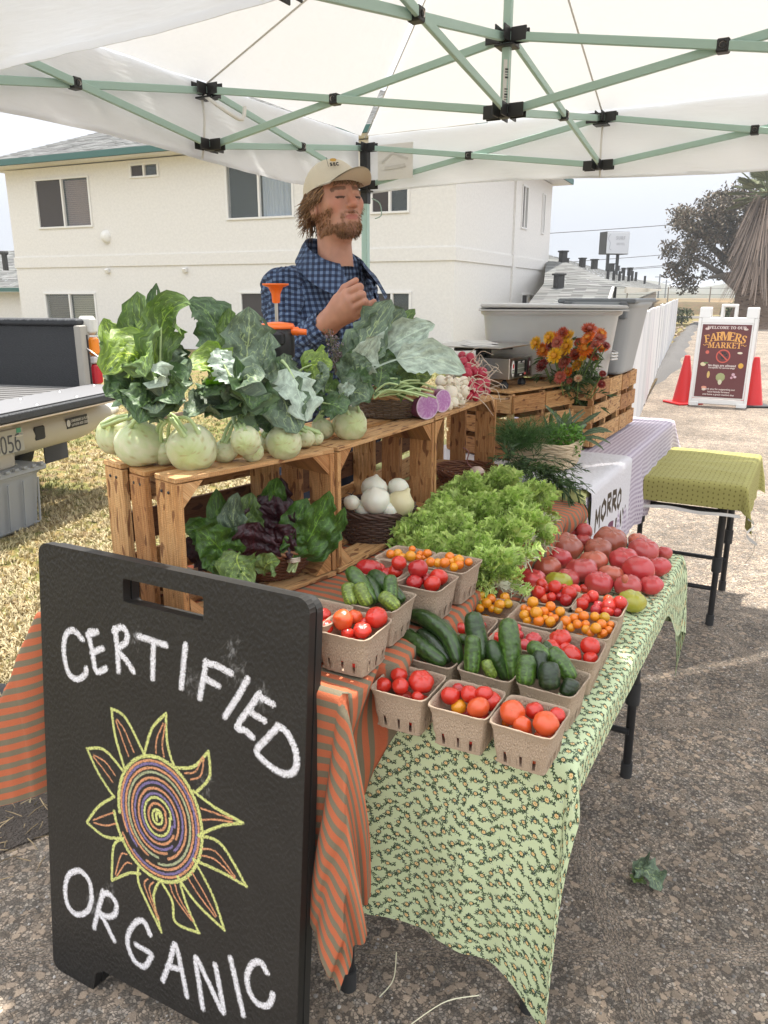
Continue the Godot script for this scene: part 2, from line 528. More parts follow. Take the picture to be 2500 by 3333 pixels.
func ground() -> void:
	M.lawn = mat(rgb(0.72, 0.70, 0.56), 0.95, {"albedo_texture": TX.lawn, "uv1_scale": v3(0.6, 0.6, 1), "normal_texture": TX.fine_n, "normal_scale": 1.4})
	M.asphalt = mat(rgb(1.0, 0.97, 0.92), 0.93, {"albedo_texture": TX.asphalt, "normal_texture": TX.asphalt_n, "normal_scale": 0.9, "uv1_scale": v3(1.0, 1.0, 1), "detail_enabled": true, "detail_albedo": TX.patchy, "detail_blend_mode": BaseMaterial3D.BLEND_MODE_MUL, "detail_uv_layer": BaseMaterial3D.DETAIL_UV_2, "uv2_scale": v3(0.13, 0.13, 1)})
	var lawn := MB.new()
	plan_sheet(lawn, [v3(-600, 0, 60), v3(-600, 0, -900), v3(900, 0, -900), v3(900, 0, 60)], -0.012)
	struct(lawn, M.lawn, "ground")
	var road := MB.new()
	var pts := []
	for k in 90: pts.append(verge(-6.0 + k * 0.6))
	pts.append_array([v3(20, 0, -46), v3(60, 0, -30), v3(40, 0, 14), v3(-6, 0, 14)])
	plan_sheet(road, pts, 0.0)
	road.uv2 = true
	struct(road, M.asphalt, "road")

	var soil := MB.new(); var sp := []
	for k in 15: sp.append(verge(-2.0 + k * 0.25) + v3(0.2 + 0.06 * sin(k * 2.1), 0, 0.04))
	for k in range(14, -1, -1): sp.append(verge(-2.0 + k * 0.25) + v3(-0.28 + 0.07 * sin(k * 1.3), 0, -0.06))
	plan_sheet(soil, sp, 0.005)
	struct(soil, mat(rgb(0.10, 0.08, 0.065), 0.95, {"albedo_texture": TX.stucco, "normal_texture": TX.pulp_n, "normal_scale": 2.0, "uv1_scale": v3(2, 2, 1)}), "soil")

	var stone := MB.new(); stone.ball(Vector3.ZERO, v3(1, 0.5, 0.75), 7, 4, func(d): return 1.0 + 0.18 * sin(d.x * 5.0 + d.z * 3.0))
	var mm := MultiMesh.new(); mm.transform_format = MultiMesh.TRANSFORM_3D; mm.use_colors = true; mm.mesh = stone.mesh()
	var places := []
	while places.size() < 16000:
		var near: float = pow(rng.randf(), 1.6)
		var p := v3(rf(-1.3, 2.9), 0, -0.75 - near * 5.5)
		if p.x < verge(0).x and p.z < -1.7: continue
		places.append(p)
	mm.instance_count = places.size()
	for k in places.size():
		var s := 0.0018 + 0.0045 * pow(rng.randf(), 3.0)
		mm.set_instance_transform(k, Transform3D(Basis.from_euler(v3(rf(-0.3, 0.3), rf(0, TAU), rf(-0.3, 0.3))).scaled_local(v3(s, s, s)), places[k] + v3(0, s * 0.1, 0)))
		var l := 0.12 + 0.36 * pow(rng.randf(), 1.5)
		mm.set_instance_color(k, Color(l * 1.06, l * 0.97, l * 0.87))
	var mi := MultiMeshInstance3D.new(); mi.multimesh = mm; mi.name = "gravel"; mi.material_override = mat(Color.WHITE, 0.85, {"vertex_color_use_as_albedo": true}); mi.set_meta("kind", "stuff")
	add_child(mi)

	var tuft := MB.new()
	for k in 6:
		var a := rf(0, TAU); var h := rf(0.6, 1.0); var lean := rf(0.15, 0.7)
		var b := v3(cos(a), 0, sin(a)) * rf(0.0, 0.25); var d := v3(cos(a + 1.2), 0, sin(a + 1.2))
		var sd := v3(-d.z, 0, d.x) * 0.06
		tuft.quad(b - sd, b + sd, b + d * lean * 0.4 + v3(0, h * 0.6, 0) + sd * 0.7, b + d * lean * 0.4 + v3(0, h * 0.6, 0) - sd * 0.7)
		var q := b + d * lean * 0.4 + v3(0, h * 0.6, 0)
		tuft.quad(q - sd * 0.7, q + sd * 0.7, q + d * lean * 0.6 + v3(0, h * 0.3, 0), q + d * lean * 0.6 + v3(0, h * 0.3, 0))
	var gm := MultiMesh.new(); gm.transform_format = MultiMesh.TRANSFORM_3D; gm.use_colors = true; gm.mesh = tuft.mesh()
	var gp := []
	var gn := noise(0.35, 2, FastNoiseLite.TYPE_SIMPLEX, 77)
	while gp.size() < 70000:
		var t := pow(rng.randf(), 1.7) * 24.0 - 0.3
		var p := verge(t) + v3(-rf(0.1, 1.0) * rf(0.3, 9.0) - 0.15, 0, rf(-0.6, 0.3))
		if (p - v3(-6.5, 0, -22.2)).dot(v3(0.41, 0, -0.91)) > -0.3: continue
		gp.append(p)
	gm.instance_count = gp.size()
	for k in gp.size():
		var p: Vector3 = gp[k]
		var g := gn.get_noise_2d(p.x, p.z)
		var s := rf(0.02, 0.045) * (1.0 + 0.03 * -p.z)
		gm.set_instance_transform(k, Transform3D(Basis.from_euler(v3(rf(-0.4, 0.4), rf(0, TAU), rf(-0.4, 0.4))).scaled_local(v3(s * 1.5, s, s * 1.5)), p + v3(0, -0.012, 0)))
		var c := Color(0.50, 0.42, 0.25).lerp(Color(0.25, 0.27, 0.09), clampf(g * 1.6 + 0.25, 0.0, 1.0)) * rf(0.7, 1.25)
		gm.set_instance_color(k, c)
	var gi := MultiMeshInstance3D.new(); gi.multimesh = gm; gi.name = "dry_grass"; gi.material_override = mat(Color.WHITE, 0.9, {"vertex_color_use_as_albedo": true, "cull_mode": BaseMaterial3D.CULL_DISABLED}); gi.set_meta("kind", "stuff")
	add_child(gi)

	var straw := MB.new()
	for k in 1300:
		var p := verge(rf(-1.6, 1.4)) + v3(rf(-0.35, 0.3), rf(0.008, 0.025), rf(-0.2, 0.2))
		var d := v3(rf(-1, 1), rf(-0.15, 0.15), rf(-1, 1)).normalized() * rf(0.02, 0.07)
		straw.col = Color(0.40, 0.30, 0.17) * rf(0.6, 1.2)
		straw.tube([p, p + d * 0.5 + v3(0, rf(-0.004, 0.006), 0), p + d], [0.0016, 0.0018, 0.001], 3, false)
	var so := struct(straw, mat(Color.WHITE, 0.85, {"vertex_color_use_as_albedo": true}), "straw"); so.set_meta("kind", "stuff")

	var lip := MB.new()
	var lp := [v3(3.934,0,-12.642), v3(4.725,0,-13.901), v3(5.6,0,-15.62), v3(7.455,0,-20.144), v3(10.345,0,-27.234), v3(13.378,0,-34.449), v3(15.661,0,-39.679)]
	var lc := curve(lp, 40)
	lip.grid(8, 40, func(u, v):
		var k := int(round(v * 40)); var c: Vector3 = lc[k]
		var t: Vector3 = ((lc[mini(k + 1, 40)] - lc[maxi(k - 1, 0)]) as Vector3).normalized()
		var s := v3(-t.z, 0, t.x)
		var w := 0.28 + 0.06 * sin(k * 1.3)
		return c + s * (u - 0.5) * 2.0 * w + v3(0, -0.02 + (0.13 + 0.02 * sin(k * 2.1 + u * 3.0)) * sin(u * PI), 0))
	solo(lip, mat(rgb(0.11, 0.105, 0.10), 0.95, {"normal_texture": TX.asphalt_n, "uv1_scale": v3(2, 16, 1)}), "asphalt_kerb", "rough grey asphalt kerb curving along the dirt verge by the white fence", "kerb")
	var dirt := MB.new()
	var d0 := v3(2.8,0,-8.591); var d1 := v3(11.389,0,-30.664)
	dirt.grid(6, 40, func(u, v): return (lc[int(round(v * 40))] as Vector3).lerp(d0.lerp(d1, v), u) + v3(0, 0.008 + 0.05 * sin(u * PI) * (1.0 + 0.4 * sin(v * 31.0)), 0), false, Vector2(3, 14), true)
	struct(dirt, mat(rgb(0.34, 0.27, 0.21), 0.95, {"albedo_texture": TX.lawn, "normal_texture": TX.pulp_n, "normal_scale": 2.0}), "dirt")
	var clod := MB.new()
	for k in 130:
		var i := rng.randi_range(4, 36)
		var p: Vector3 = lc[i] + v3(-rf(0.2, 2.2), 0.02, rf(-0.5, 0.5))
		clod.col = Color(0.36, 0.29, 0.22) * rf(0.5, 1.3)
		clod.ball(p, v3(rf(0.03, 0.12), rf(0.02, 0.06), rf(0.03, 0.1)), 6, 4, func(d): return 1.0 + 0.2 * sin(d.x * 6.0 + d.y * 5.0))
	var co := struct(clod, mat(Color.WHITE, 0.95, {"vertex_color_use_as_albedo": true}), "rubble"); co.set_meta("kind", "stuff")

func panel_wall(o: Vector3, dir: Vector3, y0: float, w: float, h: float, holes: Array, thick := 0.16) -> MB:

	var n := v3(-dir.z, 0, dir.x)
	var xs := [0.0, w]; var ys := [y0, y0 + h]
	for r in holes:
		xs.append_array([r.position.x, r.end.x]); ys.append_array([r.position.y, r.end.y])
	xs.sort(); ys.sort()
	var mb := MB.new()
	var at := func(s: float, y: float, d: float) -> Vector3: return o + dir * s + v3(0, y, 0) - n * d
	for i in xs.size() - 1:
		for j in ys.size() - 1:
			if xs[i + 1] - xs[i] < 1e-4 or ys[j + 1] - ys[j] < 1e-4: continue
			var c := Vector2((xs[i] + xs[i + 1]) / 2, (ys[j] + ys[j + 1]) / 2)
			var cut := false
			for r in holes:
				if r.has_point(c): cut = true
			if cut: continue
			mb.quad(at.call(xs[i], ys[j], 0), at.call(xs[i], ys[j + 1], 0), at.call(xs[i + 1], ys[j + 1], 0), at.call(xs[i + 1], ys[j], 0))
			mb.quad(at.call(xs[i + 1], ys[j], thick), at.call(xs[i + 1], ys[j + 1], thick), at.call(xs[i], ys[j + 1], thick), at.call(xs[i], ys[j], thick))
	for r in holes:
		var a: Vector2 = r.position; var b: Vector2 = r.end
		for q in [[a.x, a.y, b.x, a.y], [b.x, a.y, b.x, b.y], [b.x, b.y, a.x, b.y], [a.x, b.y, a.x, a.y]]:
			mb.quad(at.call(q[0], q[1], 0), at.call(q[2], q[3], 0), at.call(q[2], q[3], thick), at.call(q[0], q[1], thick))
	return mb

func courses(mb: MB, a: Vector3, b: Vector3, c: Vector3, d: Vector3, rows: int, shades: int) -> void:

	var nn := (d - a).cross(b - a).normalized()
	if nn.y < 0: nn = -nn
	for k in rows:
		var t0 := float(k) / rows; var t1 := (k + 1.15) / rows
		var e0 := a.lerp(d, t0) + nn * 0.016; var e1 := b.lerp(c, t0) + nn * 0.016
		var f0 := a.lerp(d, minf(t1, 1.0)) + nn * 0.008; var f1 := b.lerp(c, minf(t1, 1.0)) + nn * 0.008
		var n := maxi(1, int((e1 - e0).length() / 0.3))
		for i in n:
			var u0 := float(i) / n; var u1 := float(i + 1) / n
			var l := 0.13 * rf(0.7, 1.35)
			mb.col = Color(l * 0.98, l, l * 0.97)
			var drop := nn * rf(-0.004, 0.006)
			mb.quad(e0.lerp(e1, u0) + drop, f0.lerp(f1, u0), f0.lerp(f1, u1), e0.lerp(e1, u1) + drop)
			mb.quad(e0.lerp(e1, u0) - nn * 0.014, e0.lerp(e1, u0) + drop, e0.lerp(e1, u1) + drop, e0.lerp(e1, u1) - nn * 0.014)

func buildings() -> void:
	var o := v3(-6.519, 0, -22.235); var B := v3(0.9114, 0, 0.4115); var A := v3(0.4115, 0, -0.9114)
	M.shingle = mat(Color.WHITE, 0.95, {"vertex_color_use_as_albedo": true})
	var hs := thing("apartment_building", "two storey cream stucco apartment building with green fascia behind the stall", "building", o + B * 2.0)
	var back := xt(-hs.position)
	var fl := o - B * 4.97
	var wins := [[Rect2(1.15, 3.3, 2.0, 1.29), "screen", "blind_mauve"], [Rect2(4.66, 4.47, 0.93, 0.31), "screen", "none"], [Rect2(7.72, 3.31, 1.95, 1.28), "none", "drape"], [Rect2(11.8, 3.3, 0.95, 1.2), "screen", "none"],
		[Rect2(1.04, 0.28, 1.95, 1.2), "blind_grey", "blind_pale"], [Rect2(8.0, 0.3, 1.95, 1.2), "screen", "none"], [Rect2(11.86, 0.3, 0.95, 1.2), "screen", "none"]]
	var holes := []
	for w in wins: holes.append(w[0])
	inst(panel_wall(fl, B, 0.0, 13.9, 4.9, holes), M.stucco, "wall", hs, back)
	var cr := o + B * 8.93
	var side := [Rect2(5.72, 3.32, 0.62, 1.15), Rect2(8.2, 3.33, 0.34, 1.17), Rect2(6.14, 0.25, 1.45, 1.2)]
	inst(panel_wall(cr, A, 0.0, 9.5, 4.9, side), M.stucco, "wall", hs, back)
	var far := MB.new()
	for q in [[fl + A * 9.5, fl], [cr + A * 9.5, fl + A * 9.5]]:
		var x := along(q[0], q[1]); far.box(v3((q[1] - q[0]).length() - 0.3, 4.9, 0.15), Transform3D(x.basis, x.origin + v3(0, 2.45, 0)))
	inst(far, M.stucco, "wall", hs, back)
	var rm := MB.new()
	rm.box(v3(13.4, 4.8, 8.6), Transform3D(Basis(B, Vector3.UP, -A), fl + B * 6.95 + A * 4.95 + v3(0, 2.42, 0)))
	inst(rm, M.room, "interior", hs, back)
	for w in wins:
		slider_window_on(hs, back, fl, B, w[0], w[1], w[2])
	for r in side: slider_window_on(hs, back, cr, A, r, "screen", "none")

	var band := MB.new()
	band.add(bar(fl + v3(0, 2.36, 0) + B * -0.03, cr + v3(0, 2.36, 0) + B * 0.03, 0.3, 0.06))
	band.add(bar(cr + v3(0, 2.36, 0) + A * 0.04, cr + A * 9.5 + v3(0, 2.36, 0), 0.3, 0.06))
	inst(band, M.stucco, "trim", hs, back)
	var pil := MB.new(); pil.box(v3(0.12, 4.9, 0.3), Transform3D(Basis(B, Vector3.UP, -A), cr + A * 5.0 + v3(0, 2.45, 0)))
	inst(pil, M.stucco, "downpipe", hs, back)
	var e := 0.55
	var c0 := fl - B * e - A * e; var c1 := cr + B * e - A * e; var c2 := cr + B * e + A * (9.5 + e); var c3 := fl - B * e + A * (9.5 + e)
	var h := 5.07; var k := 5.3; var top := h + k * 0.42
	var r0 := c0 + (B + A) * k + v3(0, top, 0); var r1 := c1 + (A - B) * k + v3(0, top, 0)
	var up := v3(0, h, 0)
	var rf_ := MB.new()
	courses(rf_, c0 + up, c1 + up, r1, r0, 38, 3)
	courses(rf_, c1 + up, c2 + up, r1, r1, 38, 3)
	courses(rf_, c3 + up, c0 + up, r0, r0, 38, 3)
	rf_.col = Color(0.12, 0.12, 0.12)
	rf_.quad(c2 + up, c3 + up, r0, r1)
	var roof := inst(rf_, M.shingle, "roof", hs, back); roof.set_meta("kind", "stuff")
	var fa := MB.new(); var so := MB.new()
	var ring := [c0, c1, c2, c3]
	for q in 4: fa.add(bar(ring[q] + v3(0, h - 0.05, 0), ring[(q + 1) % 4] + v3(0, h - 0.05, 0), 0.16, 0.05))
	so.quad(c0 + v3(0, 4.93, 0), c1 + v3(0, 4.93, 0), c2 + v3(0, 4.93, 0), c3 + v3(0, 4.93, 0))
	inst(fa, M.teal, "fascia", hs, back)
	inst(so, M.stucco, "soffit", hs, back)

	var lm := MB.new(); lm.lathe([Vector2(0, 0.09), Vector2(0.1, 0.085), Vector2(0.15, 0.05), Vector2(0.15, 0.02), Vector2(0.19, 0.015), Vector2(0.19, 0.0)], 24)
	solo(lm, M.white, "wall_lamp", "round white lamp fitting on the cream wall below the upper left window", "lamp", Transform3D(Basis(Vector3.RIGHT, PI / 2).rotated(Vector3.UP, 0.424), o + B * -1.31 + v3(0, 2.99, 0) - A * -0.0 + v3(-0.4115, 0, 0.9114) * 0.01))
	for s in [[-1.39, 2.09, "left"], [1.31, 2.08, "right"]]:
		var f := MB.new(); f.box(v3(0.13, 0.11, 0.1), Transform3D(Basis(Vector3.RIGHT, 0.4), Vector3.ZERO), 0.015)
		solo(f, M.white, "floodlight", "small white wall fitting under the storey band, the %s one" % s[2], "lamp", Transform3D(Basis(B, Vector3.UP, -A), o + B * s[0] + v3(0, s[1], 0) - A * 0.055))

	var wing := thing("low_wing", "low cream building with grey shingle roof at the left edge", "building", o - B * 8.0 + A * 3.0)
	back = xt(-wing.position)
	var w0 := o - B * 13.0 + A * 2.4; var w1 := o - B * 4.95 + A * 2.4
	inst(bar(w0 + v3(0, 0.75, 0), w1 + v3(0, 0.75, 0), 1.55, 0.2), M.stucco, "wall", wing, back)
	var wr := MB.new()
	courses(wr, w0 - A * 0.5 + v3(0, 1.68, 0), w1 - A * 0.5 + v3(0, 1.68, 0), w1 + A * 3.2 + v3(0, 3.1, 0), w0 + A * 3.2 + v3(0, 3.1, 0), 22, 3)
	inst(wr, M.shingle, "roof", wing, back).set_meta("kind", "stuff")
	inst(bar(w0 - A * 0.52 + v3(0, 1.6, 0), w1 - A * 0.52 + v3(0, 1.6, 0), 0.13, 0.05), M.teal, "fascia", wing, back)
	var vp := MB.new(); vp.lathe([Vector2(0.09, 0), Vector2(0.09, 0.5), Vector2(0.14, 0.52), Vector2(0.14, 0.62), Vector2(0, 0.62)], 12)
	solo(vp, M.dark, "roof_vent", "dark vent pipe on the low roof at the left edge", "vent", xt(v3(-12.782,2.23,-27.3)), "roof vents")
	low_building()

func slider_window_on(hs: Node3D, back: Transform3D, o: Vector3, d: Vector3, r: Rect2, l: String, rr: String) -> void:
	var w := Node3D.new(); w.name = numbered(hs, "window"); hs.add_child(w, true); w.transform = back

	var n := v3(-d.z, 0, d.x)
	var at := func(s: float, y: float, dd: float) -> Vector3: return o + d * s + v3(0, y, 0) + n * dd
	var fr := MB.new()
	var a := r.position; var b := r.end; var mid := (a.x + b.x) / 2
	var fw := 0.05
	for q in [a.y, b.y]: fr.add(bar(at.call(a.x - 0.03, q, 0.0), at.call(b.x + 0.03, q, 0.0), fw, 0.07))
	for s in [a.x, b.x]: fr.add(bar(at.call(s, a.y + fw / 2, 0.0), at.call(s, b.y - fw / 2, 0.0), 0.068, fw))
	fr.add(bar(at.call(mid, a.y + fw / 2, -0.005), at.call(mid, b.y - fw / 2, -0.005), 0.06, 0.07))
	inst(fr, M.vinyl, "frame", w)
	for side in 2:
		var s0 := a.x + 0.03 if side == 0 else mid + 0.035; var s1 := mid - 0.035 if side == 0 else b.x - 0.03
		var my := (a.y + b.y) / 2
		inst(bar(at.call(s0, my, -0.03), at.call(s1, my, -0.03), b.y - a.y - 0.06, 0.006, 0.0), M.glass, "pane", w)
		var kind := l if side == 0 else rr
		if kind == "screen":
			inst(bar(at.call(s0, my, -0.012), at.call(s1, my, -0.012), b.y - a.y - 0.08, 0.003, 0.0), mat(rgb(0.05, 0.042, 0.04), 0.9), "screen", w)
		elif kind.begins_with("blind"):
			var bl := MB.new(); var cnt := int((b.y - a.y) / 0.055)
			for k in cnt:
				var y := a.y + 0.05 + k * (b.y - a.y - 0.08) / cnt
				bl.box(v3(s1 - s0, 0.05, 0.003), Transform3D(Basis(d, Vector3.UP, n) * Basis(Vector3.RIGHT, 0.5), at.call((s0 + s1) / 2, y, -0.1)))
			inst(bl, mat(rgb(0.30, 0.21, 0.20) if kind == "blind_mauve" else (rgb(0.24, 0.215, 0.21) if kind == "blind_grey" else rgb(0.50, 0.49, 0.42)), 0.7), "blind", w)
		elif kind == "drape":
			var dr := MB.new()
			dr.grid(60, 1, func(u, v): return at.call(lerpf(s0, s1, u), lerpf(a.y, b.y, v), -0.12 + 0.02 * sin(u * 60.0) + 0.012 * sin(u * 23.0)))
			inst(dr, mat(rgb(0.45, 0.50, 0.56), 0.9), "curtain", w)

func low_building() -> void:
	var lb := thing("low_building", "long low building with grey shingle roof beyond the white fence", "building", v3(6.082,1.241,-21.5))
	var back := xt(-lb.position)
	var f0 := v3(3.405,1.043,-19.6); var f1 := v3(5.246,1.142,-19); var f2 := v3(6.091,1.638,-21.5); var f3 := v3(4.475,1.728,-22.5)
	var e1 := v3(6.629,1.634,-22); var rd := v3(5.819,2.822,-29); var rfar := v3(32.717,2.354,-95); var efar := v3(30.409,1.934,-88)
	var mb := MB.new()
	courses(mb, f0, f1, f2, f3, 16, 3)
	courses(mb, f3, e1, rd, rd, 20, 3)
	courses(mb, e1, efar, rfar, rd, 18, 3)
	inst(mb, M.shingle, "roof", lb, back).set_meta("kind", "stuff")
	var wl := MB.new()
	wl.add(bar(f1 + v3(0.1, -1.0, -0.3), efar + v3(-0.6, -1.1, 0), 1.7, 0.2))
	wl.add(bar(f0 + v3(0.3, -0.9, -0.4), f1 + v3(-0.15, -0.9, -0.3), 1.6, 0.2))
	inst(wl, mat(rgb(0.30, 0.26, 0.21), 0.9), "wall", lb, back)
	inst(bar(e1 + v3(0, -0.07, 0), efar + v3(0, -0.1, 0), 0.16, 0.06), mat(rgb(0.62, 0.58, 0.50), 0.7), "fascia", lb, back)
	inst(bar(f0 + v3(0, -0.06, 0), f1 + v3(0, -0.06, 0), 0.1, 0.05), M.teal, "fascia", lb, back)
	inst(bar(f1 + v3(0.05, -0.03, 0), f2 + v3(0.05, -0.03, 0), 0.1, 0.06), M.vinyl, "verge_board", lb, back)

	var big := MB.new(); big.box(v3(0.2, 0.34, 0.2), xt(v3(0, 0.17, 0)), 0.01); big.box(v3(0.26, 0.05, 0.26), xt(v3(0, 0.36, 0)), 0.01)
	var bigm := big.mesh()
	var pos := [[v3(5.964,2.495,-27), 1.05, "tallest square vent near the ridge beside the cream building"], [v3(6.204,2.455,-27.5), 0.6, "small vent just right of the tallest one"], [v3(6.865,2.391,-28), 0.85, "second big square vent from the left on the ridge"], [v3(7.544,2.371,-29), 0.9, "third big square vent from the left on the ridge"], [v3(4.763,1.633,-21.9), 1.1, "lone square vent low on the front roof slope"], [v3(8.733,2.331,-31), 0.8, "square vent at the foot of the pole sign"], [v3(9.847,2.439,-34), 0.55, "wide cap vent right of the pole sign"], [v3(10.089,2.34,-34), 0.6, "turning cap vent between two pipes"], [v3(10.978,2.298,-36), 0.9, "last big square vent along the ridge"]]
	for p in pos:
		solo(bigm, M.dark, "roof_vent", "dark " + p[2], "vent", Transform3D(Basis(Vector3.UP, 0.4).scaled(Vector3.ONE * p[1]), p[0] - v3(0, 0.05, 0)), "roof vents")
	var pipe := MB.new(); pipe.lathe([Vector2(0.045, 0), Vector2(0.045, 0.3), Vector2(0, 0.3)], 10)
	var pm := pipe.mesh(); var names := ["first", "second", "third", "fourth", "fifth", "sixth", "seventh", "last"]
	var pp := [v3(6.67,1.903,-24), v3(7.416,1.919,-26), v3(8.19,1.943,-28), v3(8.922,1.998,-30), v3(9.12,1.965,-30), v3(9.861,2.009,-32), v3(11.26,2.062,-36), v3(13.616,2.005,-42)]
	for k in pp.size():
		solo(pm, M.dark, "vent_pipe", "thin dark vent pipe, %s from the left on the long roof" % names[k], "vent", Transform3D(Basis.IDENTITY.scaled(Vector3.ONE * (1.0 + 0.05 * k)), pp[k] - v3(0, 0.05, 0)), "vent pipes")

	var fn := thing("board_fence", "white upright board fence running away along the dirt verge", "fence", v3(2.8, 0, -8.59))
	var F := v3(0.3594, 0, -0.9332)
	var boards := []
	for k in 3:
		boards.append(bx(v3(0.295, rf(1.27, 1.31), 0.02), v3(0, 0.64, 0), 0.004).mesh())
	var wm := [mat(rgb(0.62, 0.62, 0.62), 0.7), mat(rgb(0.56, 0.56, 0.575), 0.7), mat(rgb(0.68, 0.675, 0.665), 0.7)]
	for k in 86:
		inst(boards[k % 3], wm[rng.randi_range(0, 2)], "board", fn, Transform3D(Basis(F, Vector3.UP, F.cross(Vector3.UP)).rotated(Vector3.UP, rf(-0.03, 0.03)), F * (-3.0 + k * 0.3) + v3(0, rf(-0.015, 0.02), 0)))
	for y in [0.3, 1.05]: inst(bar(F * -3.1 + v3(-0.05, y, -0.02), F * 22.7 + v3(-0.05, y, -0.02), 0.09, 0.04), wm[1], "rail", fn)

	var gate := thing("white_gate_panel", "plain white panel standing at the near end of the board fence", "gate", v3(1.72, 0, -5.8))
	inst(bx(v3(0.9, 1.25, 0.05), v3(0, 0.62, 0), 0.01), wm[2], "panel", gate, Transform3D(Basis(F, Vector3.UP, F.cross(Vector3.UP)), v3(0.12, 0, -0.3)))
	inst(bx(v3(0.09, 1.3, 0.09), v3(0, 0.65, 0), 0.01), wm[0], "post", gate, xt(v3(0.3, 0, -0.8)))

func leaf_cloud(mb: MB, n: int, at: Callable, size: float, cols: Array) -> void:
	for k in n:
		var p: Vector3 = at.call()
		var d := rv().normalized()
		var s := d.cross(rv()).normalized()
		var l := size * rf(0.6, 1.3)
		var c: Color = cols[rng.randi() % cols.size()]
		mb.col = c * rf(0.7, 1.3)
		mb.quad(p - d * l, p + s * l * 0.4, p + d * l, p - s * l * 0.4)

func far_things() -> void:

	var cross := MB.new()
	plan_sheet(cross, [v3(-60, 0, -75), v3(120, 0, -15), v3(122, 0, -21), v3(-58, 0, -81)], 0.006)
	struct(cross, mat(rgb(0.34, 0.33, 0.32), 0.9, {"albedo_texture": TX.asphalt}), "cross_road")
	var berm := MB.new()
	var q0 := v3(-80, 0, -92); var q1 := v3(160, 0, -12)
	var qn := (q1 - q0).cross(Vector3.UP).normalized()
	if qn.z > 0: qn = -qn
	berm.grid(120, 6, func(u, v):
		return q0.lerp(q1, u) + qn * v * 5.0 + v3(0, -0.02 + (0.75 + 0.12 * sin(u * 90.0) + 0.08 * sin(u * 211.0)) * sin(minf(v * 1.6, 1.0) * PI * 0.5), 0))
	struct(berm, mat(rgb(0.24, 0.19, 0.13), 0.95, {"albedo_texture": TX.lawn, "uv1_scale": v3(60, 3, 1)}), "berm")
	var field := MB.new()
	field.quad(q0 + qn * 5.0 + v3(0, 0.7, 0), q0 + qn * 60.0 + v3(0, 0.8, 0), q1 + qn * 60.0 + v3(0, 0.8, 0), q1 + qn * 5.0 + v3(0, 0.7, 0))
	struct(field, mat(rgb(0.50, 0.40, 0.33), 0.95, {"albedo_texture": TX.lawn, "uv1_scale": v3(30, 8, 1)}), "field")
	var hills := MB.new()
	var hn := noise(0.6, 4, FastNoiseLite.TYPE_SIMPLEX, 91)
	hills.grid(90, 10, func(u, v):
		var a := lerpf(-0.9, 1.35, u)
		var d := lerpf(130.0, 420.0, v)
		return v3(sin(a) * d, -2.0 + 11.0 * pow(v, 1.3) * (0.7 + 0.5 * hn.get_noise_2d(u * 26.0, v * 3.0)), -cos(a) * d))
	struct(hills, mat(rgb(0.17, 0.18, 0.10), 0.95, {"albedo_texture": TX.lawn, "uv1_scale": v3(50, 10, 1)}), "hills")

	var wf := thing("wire_fence", "thin wire fence with posts along the brown berm", "fence", q0.lerp(q1, 0.5) + qn * 4.0)
	for k in 26:
		var p := q0.lerp(q1, 0.36 + k * 0.012) + qn * 4.0 - wf.position
		inst(bx(v3(0.07, 1.5, 0.07), p + v3(0, 1.2, 0)), mat(rgb(0.25, 0.21, 0.17), 0.9), "post", wf)
	for y in [1.0, 1.4, 1.85]: inst(tub([q0.lerp(q1, 0.35) + qn * 4.0 - wf.position + v3(0, y, 0), q0.lerp(q1, 0.68) + qn * 4.0 - wf.position + v3(0, y, 0)], 0.012, 4), M.wire, "wire", wf)

	var ps := thing("pole_sign", "white box sign on two dark poles above the low roof", "sign", v3(12.458,1.48,-44) * v3(1, 0, 1))
	var c := v3(12.432,4.083,-44) - ps.position
	var sb := Basis(Vector3.UP, 0.3)
	inst(bx(v3(1.42, 1.15, 0.7), Vector3.ZERO, 0.02), M.dark, "box", ps, Transform3D(sb, c))
	inst(bx(v3(1.36, 1.09, 0.03), v3(0, 0, 0.36), 0.01), mat(rgb(0.66, 0.68, 0.72), 0.4), "face", ps, Transform3D(sb, c))
	for x in [-0.32, 0.28]: inst(tub([v3(x, 0, 0), v3(x, c.y - 0.5, 0)], 0.09, 10), M.dark, "pole", ps, Transform3D(sb, c * v3(1, 0, 1)))
	text(ps, "SURF", 0.24, c + sb * v3(0.14, 0.25, 0.385), sb, mat(rgb(0.42, 0.43, 0.46), 0.6), "lettering")
	text(ps, "MOTEL", 0.16, c + sb * v3(0.16, -0.05, 0.385), sb, mat(rgb(0.5, 0.51, 0.54), 0.6), "lettering")
	inst(curve_ribbon(curve([v3(-0.5, 0.42, 0), v3(-0.62, 0.2, 0), v3(-0.48, 0.0, 0), v3(-0.52, -0.3, 0), v3(-0.4, -0.36, 0)], 14), 0.03), mat(rgb(0.4, 0.42, 0.46), 0.6), "emblem", ps, Transform3D(sb, c + sb * v3(0, 0, 0.38)))

	var wires := [[v3(5.65,5.328,-60), v3(22.258,6.411,-60), v3(30.206,7.399,-60), "highest"], [v3(15.943,4.087,-70), v3(25.173,4.768,-70), v3(35.64,5.671,-70), "second"], [v3(20.006,3.484,-72), v3(27.34,4.084,-72), v3(36.772,5.018,-72), "third"], [v3(20.29,3.432,-73), v3(27.734,3.988,-73), v3(37.305,4.909,-73), "lowest"]]
	for w in wires: solo(tub(curve([w[0], w[1], w[2]], 24), 0.028, 5), M.wire, "power_line", "%s thin dark power line crossing the pale sky" % w[3], "power line", Transform3D.IDENTITY, "power lines")
